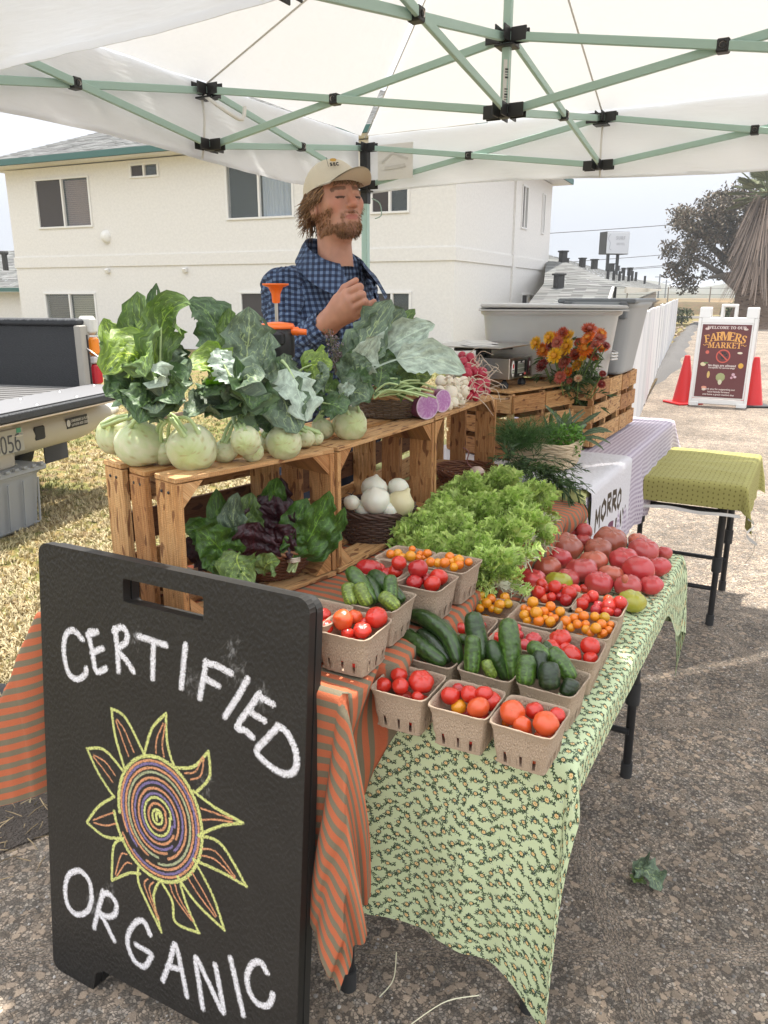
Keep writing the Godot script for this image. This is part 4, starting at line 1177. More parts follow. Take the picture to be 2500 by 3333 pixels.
func banner_texture() -> ImageTexture:

	var im := Image.create(512, 768, false, Image.FORMAT_RGB8)
	im.fill(Color(0.93, 0.925, 0.935))
	var nz := noise(0.2, 1)
	var P := func(u: float, v: float) -> Vector2: return Vector2(u * 512.0, v * 768.0)
	var brown := Color(0.30, 0.24, 0.16)

	var glyph := {"M": [[Vector2(0, 0), Vector2(0.1, 1), Vector2(0.5, 0.35), Vector2(0.9, 1), Vector2(1, 0)]], "O": [[Vector2(0.5, 1), Vector2(0.1, 0.75), Vector2(0.05, 0.3), Vector2(0.5, 0), Vector2(0.95, 0.3), Vector2(0.9, 0.75), Vector2(0.5, 1)]],
		"R": [[Vector2(0.1, 0), Vector2(0.1, 1), Vector2(0.8, 0.95), Vector2(0.9, 0.7), Vector2(0.7, 0.5), Vector2(0.15, 0.5), Vector2(0.95, 0)]], "B": [[Vector2(0.1, 0), Vector2(0.1, 1), Vector2(0.75, 0.9), Vector2(0.7, 0.6), Vector2(0.15, 0.53), Vector2(0.85, 0.4), Vector2(0.8, 0.08), Vector2(0.1, 0)]],
		"A": [[Vector2(0, 0), Vector2(0.5, 1), Vector2(1, 0)], [Vector2(0.2, 0.35), Vector2(0.8, 0.35)]], "Y": [[Vector2(0.5, 0), Vector2(0.5, 0.5), Vector2(0.05, 1)], [Vector2(0.5, 0.5), Vector2(0.95, 1)]]}
	var put := func(s: String, u0: float, v0: float, cw: float, ch: float, arc: float):
		for k in s.length():
			var uu := u0 + k * cw * 1.25; var lift := arc * sin(PI * (k + 0.5) / s.length())
			for line in glyph[s[k]]:
				var pts := []
				for q in line: pts.append(P.call(uu + q.x * cw, v0 + lift + q.y * ch))
				stroke(im, pts, 13.0, brown, nz, 0.0)
	put.call("MORRO", 0.12, 0.235, 0.105, 0.055, 0.02)
	put.call("BAY", 0.62, 0.165, 0.085, 0.045, 0.0)
	var blob := func(pts: Array, c: Color):
		var poly := PackedVector2Array(pts)
		var lo := poly[0]; var hi := poly[0]
		for q in poly: lo = lo.min(q); hi = hi.max(q)
		for y in range(maxi(0, int(lo.y)), mini(767, int(hi.y)) + 1):
			for x in range(maxi(0, int(lo.x)), mini(511, int(hi.x)) + 1):
				if Geometry2D.is_point_in_polygon(Vector2(x, y), poly): im.set_pixel(x, y, c)
	blob.call([P.call(0.05, 0.10), P.call(0.13, 0.10), P.call(0.24, 0.215), P.call(0.22, 0.22)], Color(0.85, 0.33, 0.18))
	blob.call([P.call(0.16, 0.10), P.call(0.30, 0.10), P.call(0.56, 0.19), P.call(0.57, 0.215), P.call(0.44, 0.215)], Color(0.48, 0.27, 0.38))
	blob.call([P.call(0.33, 0.095), P.call(0.55, 0.075), P.call(0.58, 0.12), P.call(0.5, 0.14)], Color(0.16, 0.26, 0.44))
	blob.call([P.call(0.14, 0.03), P.call(0.2, 0.08), P.call(0.42, 0.085), P.call(0.42, 0.04), P.call(0.36, 0.012)], Color(0.33, 0.37, 0.17))
	blob.call([P.call(0.1, 0.0), P.call(0.3, 0.0), P.call(0.28, 0.018), P.call(0.13, 0.02)], Color(0.33, 0.37, 0.17))
	return ImageTexture.create_from_image(im)

func wood() -> StandardMaterial3D: return M["wood%d" % rng.randi_range(0, 4)]

func slat(parent: Node3D, s: Vector3, at: Vector3, m = null, called := "slat") -> void:
	var mb := MB.new()
	mb.uv0 = Vector2(rf(0, 1), rf(0, 1))
	var x := Transform3D(Basis.from_euler(v3(rf(-0.008, 0.008), rf(-0.01, 0.01), rf(-0.012, 0.012))), at)
	mb.box(s * v3(rf(0.985, 1.01), rf(0.985, 1.01), rf(0.985, 1.01)), x, 0.0018, 1.0)
	inst(mb, wood() if m == null else m, called, parent)

func nail(parent: Node3D, at: Vector3, b: Basis) -> void:
	if not M.has("nail_mesh"):
		var m := MB.new(); m.lathe([Vector2(0, 0.0015), Vector2(0.003, 0.0012), Vector2(0.0035, 0)], 8); M.nail_mesh = m.mesh()
	inst(M.nail_mesh, M.dark, "nail", parent, Transform3D(b, at))

# crate lying on its long side, open towards +z; x runs along it
func lying_crate(label: String, a: Vector3, b: Vector3, y0: float, H: float, D: float) -> Node3D:
	var ax := (b - a) * v3(1, 0, 1); var L := ax.length()
	var c := thing("wooden_crate", label, "crate", v3(a.x, y0, a.z), atan2(-ax.z, ax.x), "crates on their sides")
	var t := 0.011
	var ws := [0.075, 0.06, 0.07]; var zs := [-0.038, -D * 0.52, -D + 0.036]
	for k in 3:
		slat(c, v3(L, t, ws[k]), v3(L / 2, H - t / 2, zs[k]), M["wood%d" % [4, 0, 2][k]], "top_slat")
		slat(c, v3(L, t, ws[k]), v3(L / 2, t / 2, zs[k]), null, "bottom_slat")
	var hs := [0.035, H * 0.42, H * 0.72]
	for k in 3: slat(c, v3(L - 0.02, 0.07, t), v3(L / 2, hs[k] + 0.02, -D - t / 2), M.oldwood if k == 1 else null, "back_slat")
	for e in 2:
		var x: float = 0.008 if e == 0 else L - 0.008
		for k in 3:
			slat(c, v3(0.015, H - 2 * t - 0.002, [0.074, 0.058, 0.072][k]), v3(x, H / 2, zs[k]), M["wood%d" % ([0, 1, 2][k] if e == 0 else [1, 3, 0][k])], "end_slat")
			for q in [-0.012, 0.012]: nail(c, v3(0.0 if e == 0 else L, H - 0.03, zs[k] + q), Basis(Vector3.BACK, PI / 2 if e == 0 else -PI / 2))

		for top in 2:
			var post := MB.new()
			var y: float = H - t - 0.001 if top == 1 else t + 0.001
			var sy: float = -0.05 if top == 1 else 0.05
			var xi: float = x + (0.0085 if e == 0 else -0.0085); var sx: float = 0.05 if e == 0 else -0.05
			var p0 := v3(xi, y, -0.004); var p1 := v3(xi + sx, y, -0.004); var p2 := v3(xi, y + sy, -0.004); var d := v3(0, 0, -D + 0.006)
			var f := e == top
			if f: post.fan([p0, p1, p2]); post.fan([p0 + d, p2 + d, p1 + d]); post.quad(p1, p1 + d, p2 + d, p2)
			else: post.fan([p0, p2, p1]); post.fan([p0 + d, p1 + d, p2 + d]); post.quad(p2, p2 + d, p1 + d, p1)
			for i in post.T.size(): post.T[i] = Vector2(post.P[i].z, post.P[i].x + post.P[i].y)
			inst(post, wood(), "corner_post", c)
	return c

# crate standing upright: x along its long side
func upright_crate(label: String, at: Vector3, yaw: float, L: float, W: float, H: float, lid: bool, rows: int) -> void:
	var c := thing("wooden_crate", label, "crate", at, yaw, "upright crates")
	var t := 0.01; var sh := H / rows * 0.76
	for s in 2:
		var z: float = 0.0 if s == 0 else -W
		for k in rows:
			var y := (k + 0.5) * H / rows
			for q in 2: slat(c, v3(L / 2 - 0.004, sh, t), v3(L * (0.25 + 0.5 * q), y + rf(-0.004, 0.004), z + (t / 2 if s == 0 else -t / 2)), null, "side_slat")
		for x in [0.012, L / 2, L - 0.012]: slat(c, v3(0.022, H - 0.01, 0.022), v3(x, H / 2, z + (-0.0115 if s == 0 else 0.0115)), null, "post")
	for e in 2:
		var x: float = -t / 2 if e == 0 else L + t / 2
		for k in rows: slat(c, v3(t, sh, W - 0.002), v3(x, (k + 0.5) * H / rows, -W / 2), null, "end_slat")
	for k in 3: slat(c, v3(L - 0.01, t, W / 3.3), v3(L / 2, 0.012, -W * (k + 0.5) / 3), null, "bottom_slat")
	if lid:
		for k in 3: slat(c, v3(L + 0.02, t, W / 3.05), v3(L / 2, H + t / 2 + 0.001, -W * (k + 0.5) / 3), null, "top_slat")

func crates() -> void:
	lying_crate("nearest wooden crate on its side, with the chard bowl inside", v3(-0.400, 0, -1.434), v3(-0.113, 0, -1.752), T2 + 0.004, 0.311, 0.27)
	lying_crate("middle wooden crate on its side, with the onion basket before it", v3(-0.108, 0, -1.760), v3(0.146, 0, -2.186), T2 + 0.004, 0.311, 0.27)
	lying_crate("third wooden crate on its side, with radishes and turnips on top", v3(0.149, 0, -2.192), v3(0.402, 0, -2.735), T2 + 0.004, 0.311, 0.27)
	upright_crate("wooden crate that carries the steel scale", v3(0.485, T3 + 0.004, -2.93), -atan2(-0.69, 0.72) - PI * 0.0, 0.42, 0.32, 0.265, true, 3)
	upright_crate("wooden crate of thin slats below the grey tubs, near one", v3(0.864, T3 + 0.004, -3.190), 1.055, 0.46, 0.31, 0.288, false, 3)
	upright_crate("farther slatted crate, behind the one below the tubs", v3(1.095, T3 + 0.004, -3.598), 1.055, 0.3, 0.31, 0.28, false, 3)

# --- flat boards cut to an outline ---
func extrude(mb: MB, polys: Array, depth: float, size: Vector2, seam := INF) -> void:
	for poly in polys:
		var pts: PackedVector2Array = poly
		if Geometry2D.is_polygon_clockwise(pts): pts.reverse()
		var tri := Geometry2D.triangulate_polygon(pts)
		for side in 2:
			var from := mb.P.size(); var at := mb.I.size()
			for p in pts: mb.push(v3(p.x, p.y, depth / 2 if side == 0 else -depth / 2), Vector2(p.x / size.x, 1.0 - p.y / size.y))
			for k in range(0, tri.size(), 3):
				var a := pts[tri[k]]; var b := pts[tri[k + 1]]; var c := pts[tri[k + 2]]
				var ccw: bool = (b - a).cross(c - a) > 0
				if ccw == (side == 0): mb.I.append_array([from + tri[k], from + tri[k + 2], from + tri[k + 1]])
				else: mb.I.append_array([from + tri[k], from + tri[k + 1], from + tri[k + 2]])
			mb._norm(from, at)
		for k in pts.size():
			var a := pts[k]; var b := pts[(k + 1) % pts.size()]
			if absf(a.x - seam) < 1e-4 and absf(b.x - seam) < 1e-4: continue
			mb.quad(v3(a.x, a.y, depth / 2), v3(a.x, a.y, -depth / 2), v3(b.x, b.y, -depth / 2), v3(b.x, b.y, depth / 2), Vector2(0.01, 0.995), Vector2(0.012, 0.999))

func round_rect(r: Rect2, q: float, n := 5) -> PackedVector2Array:
	var out := PackedVector2Array()
	var cs := [Vector2(r.position.x + q, r.position.y + q), Vector2(r.end.x - q, r.position.y + q), Vector2(r.end.x - q, r.end.y - q), Vector2(r.position.x + q, r.end.y - q)]
	for k in 4:
		for i in n + 1:
			var a := PI + k * PI / 2 + PI / 2 * i / n
			out.append(cs[k] + Vector2(cos(a), sin(a)) * q)
	return out

func sign_board() -> void:
	var W := 0.662; var H := 0.9967
	var bl := v3(-0.755, 0, -1.409); var x := v3(0.8836, 0, 0.468); var y := (v3(-0.695, 0.99, -1.492) - bl).normalized()
	y = (y - x * y.dot(x)).normalized()
	var b := Basis(x, y, x.cross(y))
	var sg := thing("chalkboard_sign", "black A frame chalkboard reading certified organic with a chalk sun", "sign", bl)
	var out := round_rect(Rect2(0, 0, W, H), 0.025)
	var slot := round_rect(Rect2(0.236, H - 0.083, 0.199, 0.046), 0.006)
	var arch := PackedVector2Array([Vector2(0.125, -0.01), Vector2(0.137, 0.045), Vector2(0.16, 0.062), Vector2(W - 0.16, 0.062), Vector2(W - 0.137, 0.045), Vector2(W - 0.125, -0.01)])
	var polys := []
	for half in [Rect2(-0.1, -0.1, 0.44, 1.3), Rect2(0.34, -0.1, 0.5, 1.3)]:
		var hp := PackedVector2Array([half.position, Vector2(half.end.x, half.position.y), half.end, Vector2(half.position.x, half.end.y)])
		for p in Geometry2D.intersect_polygons(out, hp):
			for q in Geometry2D.clip_polygons(p, slot):
				for r in Geometry2D.clip_polygons(q, arch): polys.append(r)
	var fm := MB.new(); extrude(fm, polys, 0.019, Vector2(W, H), 0.34)
	var board := mat(Color.WHITE, 0.62, {"albedo_texture": chalk_texture(), "normal_texture": TX.fine_n, "normal_scale": 0.25})
	inst(fm, board, "front_board", sg, Transform3D(b, b.z * 0.0095 * -1.0))

	var pm := MB.new(); extrude(pm, polys, 0.019, Vector2(W, H), 0.34)
	inst(pm, mat(rgb(0.016, 0.0155, 0.014), 0.6), "rear_board", sg, Transform3D(b, b.z * -0.033 - b.y * 0.006))
	for k in 2: inst(bx(v3(0.06, 0.03, 0.03), Vector3.ZERO, 0.004), M.steel, "hinge", sg, Transform3D(b, b.x * (0.1 + 0.47 * k) + b.y * (H - 0.03) - b.z * 0.03))

func chalk_texture() -> ImageTexture:
	var W := 1024; var H := 1500
	var im := Image.create(W, H, false, Image.FORMAT_RGB8)
	var sm := nbytes(noise(0.004, 4, FastNoiseLite.TYPE_SIMPLEX, 81), 1024, 1500)
	var d := PackedByteArray(); d.resize(W * H * 3)
	for k in W * H:
		var v: int = 24 + (sm[k] >> 5)
		d[k * 3] = v + 1; d[k * 3 + 1] = v - 1; d[k * 3 + 2] = v - 4
	im = Image.create_from_data(W, H, false, Image.FORMAT_RGB8, d)
	var nz := noise(0.16, 2, FastNoiseLite.TYPE_SIMPLEX, 82)
	var fine := noise(0.03, 3, FastNoiseLite.TYPE_SIMPLEX, 83)
	var white := Color(0.89, 0.885, 0.90)

	for s in [Vector2(781.2, 271.7), Vector2(866.5, 320.0), Vector2(764.2, 214.2), Vector2(201.5, 1193.7), Vector2(274.2, 1130.7), Vector2(626.3, 338.2), Vector2(673.5, 634.4), Vector2(399.4, 253.3)]:
		for k in 26: stroke(im, [s + Vector2(rf(-28, 28), rf(-34, 20)), s + Vector2(rf(-28, 28), rf(-34, 20)) + Vector2(18, -40)], rf(3, 9), Color(0.5, 0.5, 0.5), fine, 0.62, 0.16)
	var L := [
		[Vector2(188.0, 276.6), Vector2(147.8, 255.9), Vector2(113.6, 280.2), Vector2(102.8, 335.6), Vector2(119.9, 397.2), Vector2(158.3, 412.0), Vector2(197.7, 386.3), Vector2(202.4, 367.2)],
		[Vector2(245.4, 241.6), Vector2(218.5, 251.3), Vector2(230.1, 303.4), Vector2(246.9, 366.4), Vector2(288.4, 347.4)], [Vector2(211.5, 258.7), Vector2(253.4, 239.8)], [Vector2(227.2, 311.9), Vector2(275.7, 287.2)],
		[Vector2(330.7, 213.5), Vector2(338.2, 276.7), Vector2(341.8, 343.3)], [Vector2(324.0, 224.5), Vector2(357.6, 204.0), Vector2(379.9, 221.8), Vector2(371.8, 250.0), Vector2(340.7, 278.1), Vector2(373.3, 302.1), Vector2(403.0, 330.3)],
		[Vector2(428.4, 218.6), Vector2(485.6, 220.7), Vector2(533.3, 222.9)], [Vector2(485.6, 220.7), Vector2(482.7, 271.6), Vector2(480.8, 333.0)],
		[Vector2(607.8, 206.0), Vector2(600.9, 262.0), Vector2(591.6, 336.0)],
		[Vector2(682.4, 238.1), Vector2(676.0, 280.1), Vector2(660.6, 350.4)], [Vector2(680.2, 241.3), Vector2(728.8, 242.1), Vector2(772.3, 252.7)], [Vector2(673.8, 287.8), Vector2(727.2, 298.7)],
		[Vector2(829.7, 255.2), Vector2(794.7, 317.0), Vector2(752.3, 382.2)],
		[Vector2(870.9, 287.4), Vector2(830.4, 347.4), Vector2(796.1, 401.7), Vector2(826.2, 405.7), Vector2(849.7, 416.9)], [Vector2(863.8, 294.5), Vector2(888.7, 298.4), Vector2(915.5, 306.9)], [Vector2(837.7, 345.4), Vector2(858.8, 352.0), Vector2(888.1, 359.8)],
		[Vector2(934.3, 364.4), Vector2(897.6, 408.4), Vector2(865.3, 455.4), Vector2(911.9, 484.3), Vector2(958.3, 492.1), Vector2(989.0, 476.2), Vector2(997.8, 440.1), Vector2(984.6, 400.4), Vector2(959.7, 371.1), Vector2(931.2, 361.8)],
		[Vector2(125.4, 1086.6), Vector2(90.3, 1115.8), Vector2(72.8, 1177.4), Vector2(85.6, 1229.7), Vector2(126.7, 1245.0), Vector2(177.8, 1212.5), Vector2(199.9, 1155.0), Vector2(190.3, 1097.3), Vector2(150.6, 1076.9), Vector2(118.0, 1089.4)],
		[Vector2(255.2, 1110.7), Vector2(230.3, 1187.5), Vector2(208.0, 1261.3)], [Vector2(246.2, 1130.9), Vector2(277.6, 1109.5), Vector2(313.0, 1131.5), Vector2(306.5, 1172.8), Vector2(272.5, 1195.8), Vector2(238.5, 1198.7), Vector2(264.7, 1223.7), Vector2(300.0, 1270.5)],
		[Vector2(460.0, 1182.5), Vector2(436.7, 1149.1), Vector2(404.7, 1159.3), Vector2(368.8, 1212.9), Vector2(362.4, 1260.0), Vector2(388.8, 1304.1), Vector2(431.9, 1309.1), Vector2(458.9, 1270.3), Vector2(461.8, 1249.3), Vector2(398.0, 1244.5)],
		[Vector2(513.4, 1322.4), Vector2(542.3, 1245.9), Vector2(565.4, 1173.3), Vector2(590.4, 1245.6), Vector2(613.0, 1332.2)], [Vector2(533.2, 1263.0), Vector2(592.9, 1248.7)],
		[Vector2(677.5, 1346.4), Vector2(662.4, 1265.8), Vector2(649.8, 1182.5), Vector2(701.1, 1247.6), Vector2(756.8, 1321.4), Vector2(741.7, 1239.1), Vector2(724.4, 1174.0)],
		[Vector2(782.4, 1127.1), Vector2(804.3, 1199.3), Vector2(833.5, 1295.2)],
		[Vector2(915.0, 1115.3), Vector2(892.5, 1093.6), Vector2(864.0, 1110.5), Vector2(844.7, 1159.9), Vector2(854.7, 1206.3), Vector2(886.7, 1231.9), Vector2(924.1, 1217.8), Vector2(938.4, 1176.5)]]
	for l in L:
		stroke(im, smooth2(l) if l.size() > 4 else l, 23.0, white, nz, 0.42)
		stroke(im, smooth2(l) if l.size() > 4 else l, 15.0, white, nz, 0.24)

	var yel := Color(0.83, 0.85, 0.52); var peach := Color(0.85, 0.60, 0.43); var lil := Color(0.49, 0.44, 0.63); var sage := Color(0.68, 0.71, 0.56)
	var cc := Vector2(496.3, 770.7)
	var ring := func(r0: float, r1: float, a0: float, a1: float, c: Color, w: float):
		var pts := []
		for k in 60:
			var t := k / 59.0; var a := lerpf(a0, a1, t); var r := lerpf(r0, r1, t)
			pts.append(cc + Vector2(cos(a) * r * 0.93, sin(a) * r * 1.06))
		stroke(im, pts, w, c, nz, 0.36)
	var sp := [[22.0, yel], [40.0, peach], [58.0, yel], [70.0, lil], [86.0, peach], [104.0, lil], [118.0, peach], [136.0, sage], [150.0, peach], [164.0, lil], [175.0, peach], [190.0, yel]]
	for k in sp.size():
		var r: float = sp[k][0]
		ring.call(r * 0.92, r * 1.06, -0.9 + k * 0.35, -0.9 + k * 0.35 + TAU, sp[k][1], 9.5 if k < 11 else 13.0)
	stroke(im, smooth2([cc + Vector2(-3, 10), cc + Vector2(-6, -8), cc + Vector2(6, -16), cc + Vector2(10, -4)]), 10.0, yel, nz, 0.3)
	var rays := [[Vector2(359.8, 650.3), Vector2(322.6, 555.4), Vector2(308.8, 471.3), Vector2(369.6, 487.5), Vector2(441.9, 580.3)], [Vector2(444.4, 579.5), Vector2(476.7, 491.9), Vector2(532.0, 430.4), Vector2(537.5, 522.7), Vector2(563.7, 587.3)], [Vector2(350.4, 660.3), Vector2(274.4, 616.1), Vector2(196.1, 633.0), Vector2(244.9, 701.4), Vector2(308.4, 759.0)], [Vector2(562.5, 590.6), Vector2(638.4, 565.2), Vector2(693.3, 503.2), Vector2(698.4, 578.7), Vector2(650.3, 640.1)], [Vector2(313.7, 760.4), Vector2(241.4, 818.0), Vector2(187.3, 890.0), Vector2(266.3, 911.7), Vector2(348.2, 890.9)],
		[Vector2(638.6, 641.0), Vector2(719.7, 667.0), Vector2(820.4, 681.7), Vector2(742.9, 716.5), Vector2(660.2, 773.0)], [Vector2(348.2, 891.9), Vector2(306.8, 933.4), Vector2(295.6, 1056.3), Vector2(372.7, 1002.8), Vector2(420.6, 986.5)], [Vector2(656.7, 776.3), Vector2(743.5, 774.2), Vector2(837.0, 872.7), Vector2(744.5, 861.9), Vector2(639.1, 860.2)], [Vector2(413.0, 968.2), Vector2(418.7, 1029.7), Vector2(508.3, 1153.2), Vector2(477.0, 1049.0), Vector2(505.9, 974.5)], [Vector2(503.3, 975.5), Vector2(553.4, 1028.6), Vector2(568.2, 1095.9), Vector2(661.6, 1093.7), Vector2(615.3, 1024.2), Vector2(578.5, 938.0)], [Vector2(576.1, 939.0), Vector2(651.6, 999.0), Vector2(758.2, 1044.1), Vector2(710.6, 944.8), Vector2(639.1, 858.2)]]
	for r in rays:
		stroke(im, smooth2(r.slice(0, r.size() - 2)), 11.0, yel, nz, 0.34)
		stroke(im, smooth2(r.slice(r.size() - 3)), 11.0, yel, nz, 0.38)
		var tip: Vector2 = r[r.size() / 2]
		var base: Vector2 = (r[0] + r[r.size() - 1]) * 0.5
		for q in [0.35, 0.65]:
			var s: Vector2 = (r[0] as Vector2).lerp(r[r.size() - 1], q)
			stroke(im, smooth2([s.lerp(tip, 0.12), (r[1] as Vector2).lerp(r[r.size() - 2], q).lerp(s, 0.2), s.lerp(tip, 0.78)]), 7.0, peach, nz, 0.42)
	return ImageTexture.create_from_image(im)

func market_sign() -> void:
	var fl := v3(4.196,0,-10.627); var fr := v3(4.841,0,-10.273)
	var x := ((fr - fl) * v3(1, 0, 1)).normalized(); var w := 0.62
	var c := (fl + fr) * 0.5
	var sg := thing("market_sign", "white plastic A frame sign with a maroon farmers market poster", "sign", c, atan2(-x.z, x.x))
	w = (fr - fl).length()
	var k := w / 0.62
	var lean := Transform3D(Basis(Vector3.RIGHT, -0.16).scaled(Vector3.ONE * k), v3(0, 0, 0.05))
	var sh := MB.new()
	for s in [-1.0, 1.0]: sh.box(v3(0.035, 0.98, 0.03), xt(v3(s * 0.29, 0.5, 0)), 0.006)
	sh.box(v3(0.545, 0.06, 0.03), xt(v3(0, 0.06, 0)), 0.006)
	sh.box(v3(0.545, 0.06, 0.03), xt(v3(0, 0.965, 0)), 0.006)
	for s in [-1.0, 1.0]:
		sh.box(v3(0.12, 0.12, 0.05), xt(v3(s * 0.245, 1.05, -0.01)), 0.008)
		sh.box(v3(0.1, 0.05, 0.05), xt(v3(s * 0.25, 0.025, 0)), 0.008)
		sh.box(v3(0.03, 0.13, 0.04), xt(v3(s * 0.07, 1.055, -0.01)), 0.006)
	sh.box(v3(0.17, 0.03, 0.04), xt(v3(0, 1.13, -0.01)), 0.006)
	inst(sh, M.white, "front_frame", sg, lean)
	inst(sh, M.white, "rear_frame", sg, Transform3D(Basis(Vector3.UP, PI) * lean.basis, v3(0, 0, -0.42 * k)))
	inst(bx(v3(0.54, 0.84, 0.006), v3(0, 0.515, 0.012), 0.002), M.white, "panel", sg, lean)
	var poster := inst(bx(v3(0.51, 0.81, 0.004), v3(0, 0.515, 0.0175), 0.0), mat(rgb(0.12, 0.028, 0.028), 0.55), "poster", sg, lean)
	var gold := mat(rgb(0.72, 0.36, 0.09), 0.5); var cream := mat(rgb(0.75, 0.66, 0.60), 0.5); var redm := mat(rgb(0.55, 0.09, 0.06), 0.5)
	var z := 0.0205
	text(poster, "WELCOME TO OUR", 0.042, v3(0, 0.885, z), Basis.IDENTITY, cream, "lettering", "Droid Serif")
	var word := "FARMERS"
	for i in word.length():
		var t := i - 3.0
		text(poster, word[i], 0.135 - 0.006 * absf(t), v3(t * 0.064, 0.79 - 0.0035 * t * t, z), Basis(Vector3.BACK, -t * 0.07), gold, "lettering", "Droid Serif", true, 0.002, 0.85)
	text(poster, "MARKET", 0.088, v3(0, 0.69, z), Basis.IDENTITY, gold, "lettering", "Droid Serif", true, 0.002, 0.9)
	text(poster, "No dogs are allowed", 0.03, v3(0, 0.465, z), Basis.IDENTITY, cream, "lettering")
	text(poster, "Exception for service dogs", 0.022, v3(0, 0.44, z), Basis.IDENTITY, cream, "lettering")
	text(poster, "Thank you for supporting our", 0.024, v3(0, 0.2, z), Basis.IDENTITY, cream, "lettering")
	text(poster, "local family farmers", 0.024, v3(0, 0.17, z), Basis.IDENTITY, cream, "lettering")
	text(poster, "and have a great market day", 0.024, v3(0, 0.14, z), Basis.IDENTITY, cream, "lettering")

	var rg := MB.new(); rg.lathe([Vector2(0.062, 0.0), Vector2(0.062, 0.002), Vector2(0.075, 0.002), Vector2(0.075, 0.0)], 32)
	inst(rg, redm, "badge", poster, Transform3D(Basis(Vector3.RIGHT, PI / 2), v3(0, 0.57, z - 0.001)))
	inst(bx(v3(0.125, 0.014, 0.002), Vector3.ZERO), redm, "badge", poster, Transform3D(Basis(Vector3.BACK, -0.75), v3(0, 0.57, z + 0.001)))
	for q in [[0.0, -0.012, 0.026], [-0.03, 0.015, 0.012], [-0.01, 0.034, 0.012], [0.014, 0.034, 0.012], [0.032, 0.013, 0.012]]:
		var d := MB.new(); d.ball(Vector3.ZERO, v3(q[2], q[2] * 0.9, 0.0012), 10, 5)
		inst(d, M.black, "badge", poster, xt(v3(q[0], 0.57 + q[1], z - 0.001)))

	var veg := [[-0.17, 0.61, 0.02, 0.02, Color(0.6, 0.12, 0.08)], [0.17, 0.61, 0.028, 0.012, Color(0.68, 0.6, 0.45)], [-0.2, 0.475, 0.03, 0.022, Color(0.66, 0.58, 0.36)], [-0.175, 0.49, 0.03, 0.01, Color(0.15, 0.22, 0.08)], [0.195, 0.47, 0.028, 0.03, Color(0.66, 0.36, 0.05)], [-0.13, 0.36, 0.016, 0.04, Color(0.6, 0.42, 0.14)], [0.0, 0.335, 0.05, 0.05, Color(0.32, 0.34, 0.15)], [0.0, 0.29, 0.022, 0.04, Color(0.6, 0.57, 0.4)], [0.13, 0.37, 0.018, 0.018, Color(0.55, 0.35, 0.4)], [0.15, 0.345, 0.016, 0.014, Color(0.6, 0.42, 0.46)], [0.115, 0.335, 0.014, 0.014, Color(0.55, 0.3, 0.36)], [-0.16, 0.215, 0.03, 0.016, Color(0.7, 0.3, 0.2)], [-0.16, 0.195, 0.022, 0.016, Color(0.7, 0.62, 0.5)], [-0.2, 0.87, 0.024, 0.014, Color(0.6, 0.45, 0.4)], [0.2, 0.87, 0.024, 0.012, Color(0.6, 0.5, 0.42)]]
	for q in veg:
		var d := MB.new(); d.ball(Vector3.ZERO, v3(q[2], q[3], 0.001), 12, 5)
		inst(d, mat((q[4] as Color).linear_to_srgb(), 0.5), "print", poster, xt(v3(q[0], q[1], z - 0.001)))
	for s in [-1.0, 1.0]: inst(curve_ribbon(curve([v3(s * 0.17, 0.69, z), v3(s * 0.19, 0.7, z), v3(s * 0.205, 0.685, z), v3(s * 0.225, 0.695, z)], 8), 0.006), gold, "print", poster)

	for q in [[v3(4.177,0,-10.781), "tall red cone with a red base left of the market sign", M.red_plastic, 0.25], [v3(4.905,0,-10.506) + v3(0.1, 0, 0), "tall red cone on a black base right of the market sign", M.black, -0.1]]:
		var cone := thing("traffic_cone", q[1], "traffic cone", q[0], q[3], "traffic cones")
		var cm := MB.new(); cm.lathe([Vector2(0.145, 0.03), Vector2(0.14, 0.045), Vector2(0.036, 0.655), Vector2(0.03, 0.66), Vector2(0.026, 0.64), Vector2(0.1, 0.1)], 28)
		inst(cm, M.red_plastic, "cone", cone)
		inst(bx(v3(0.39, 0.03, 0.39), v3(0, 0.015, 0), 0.008), q[2], "base", cone)

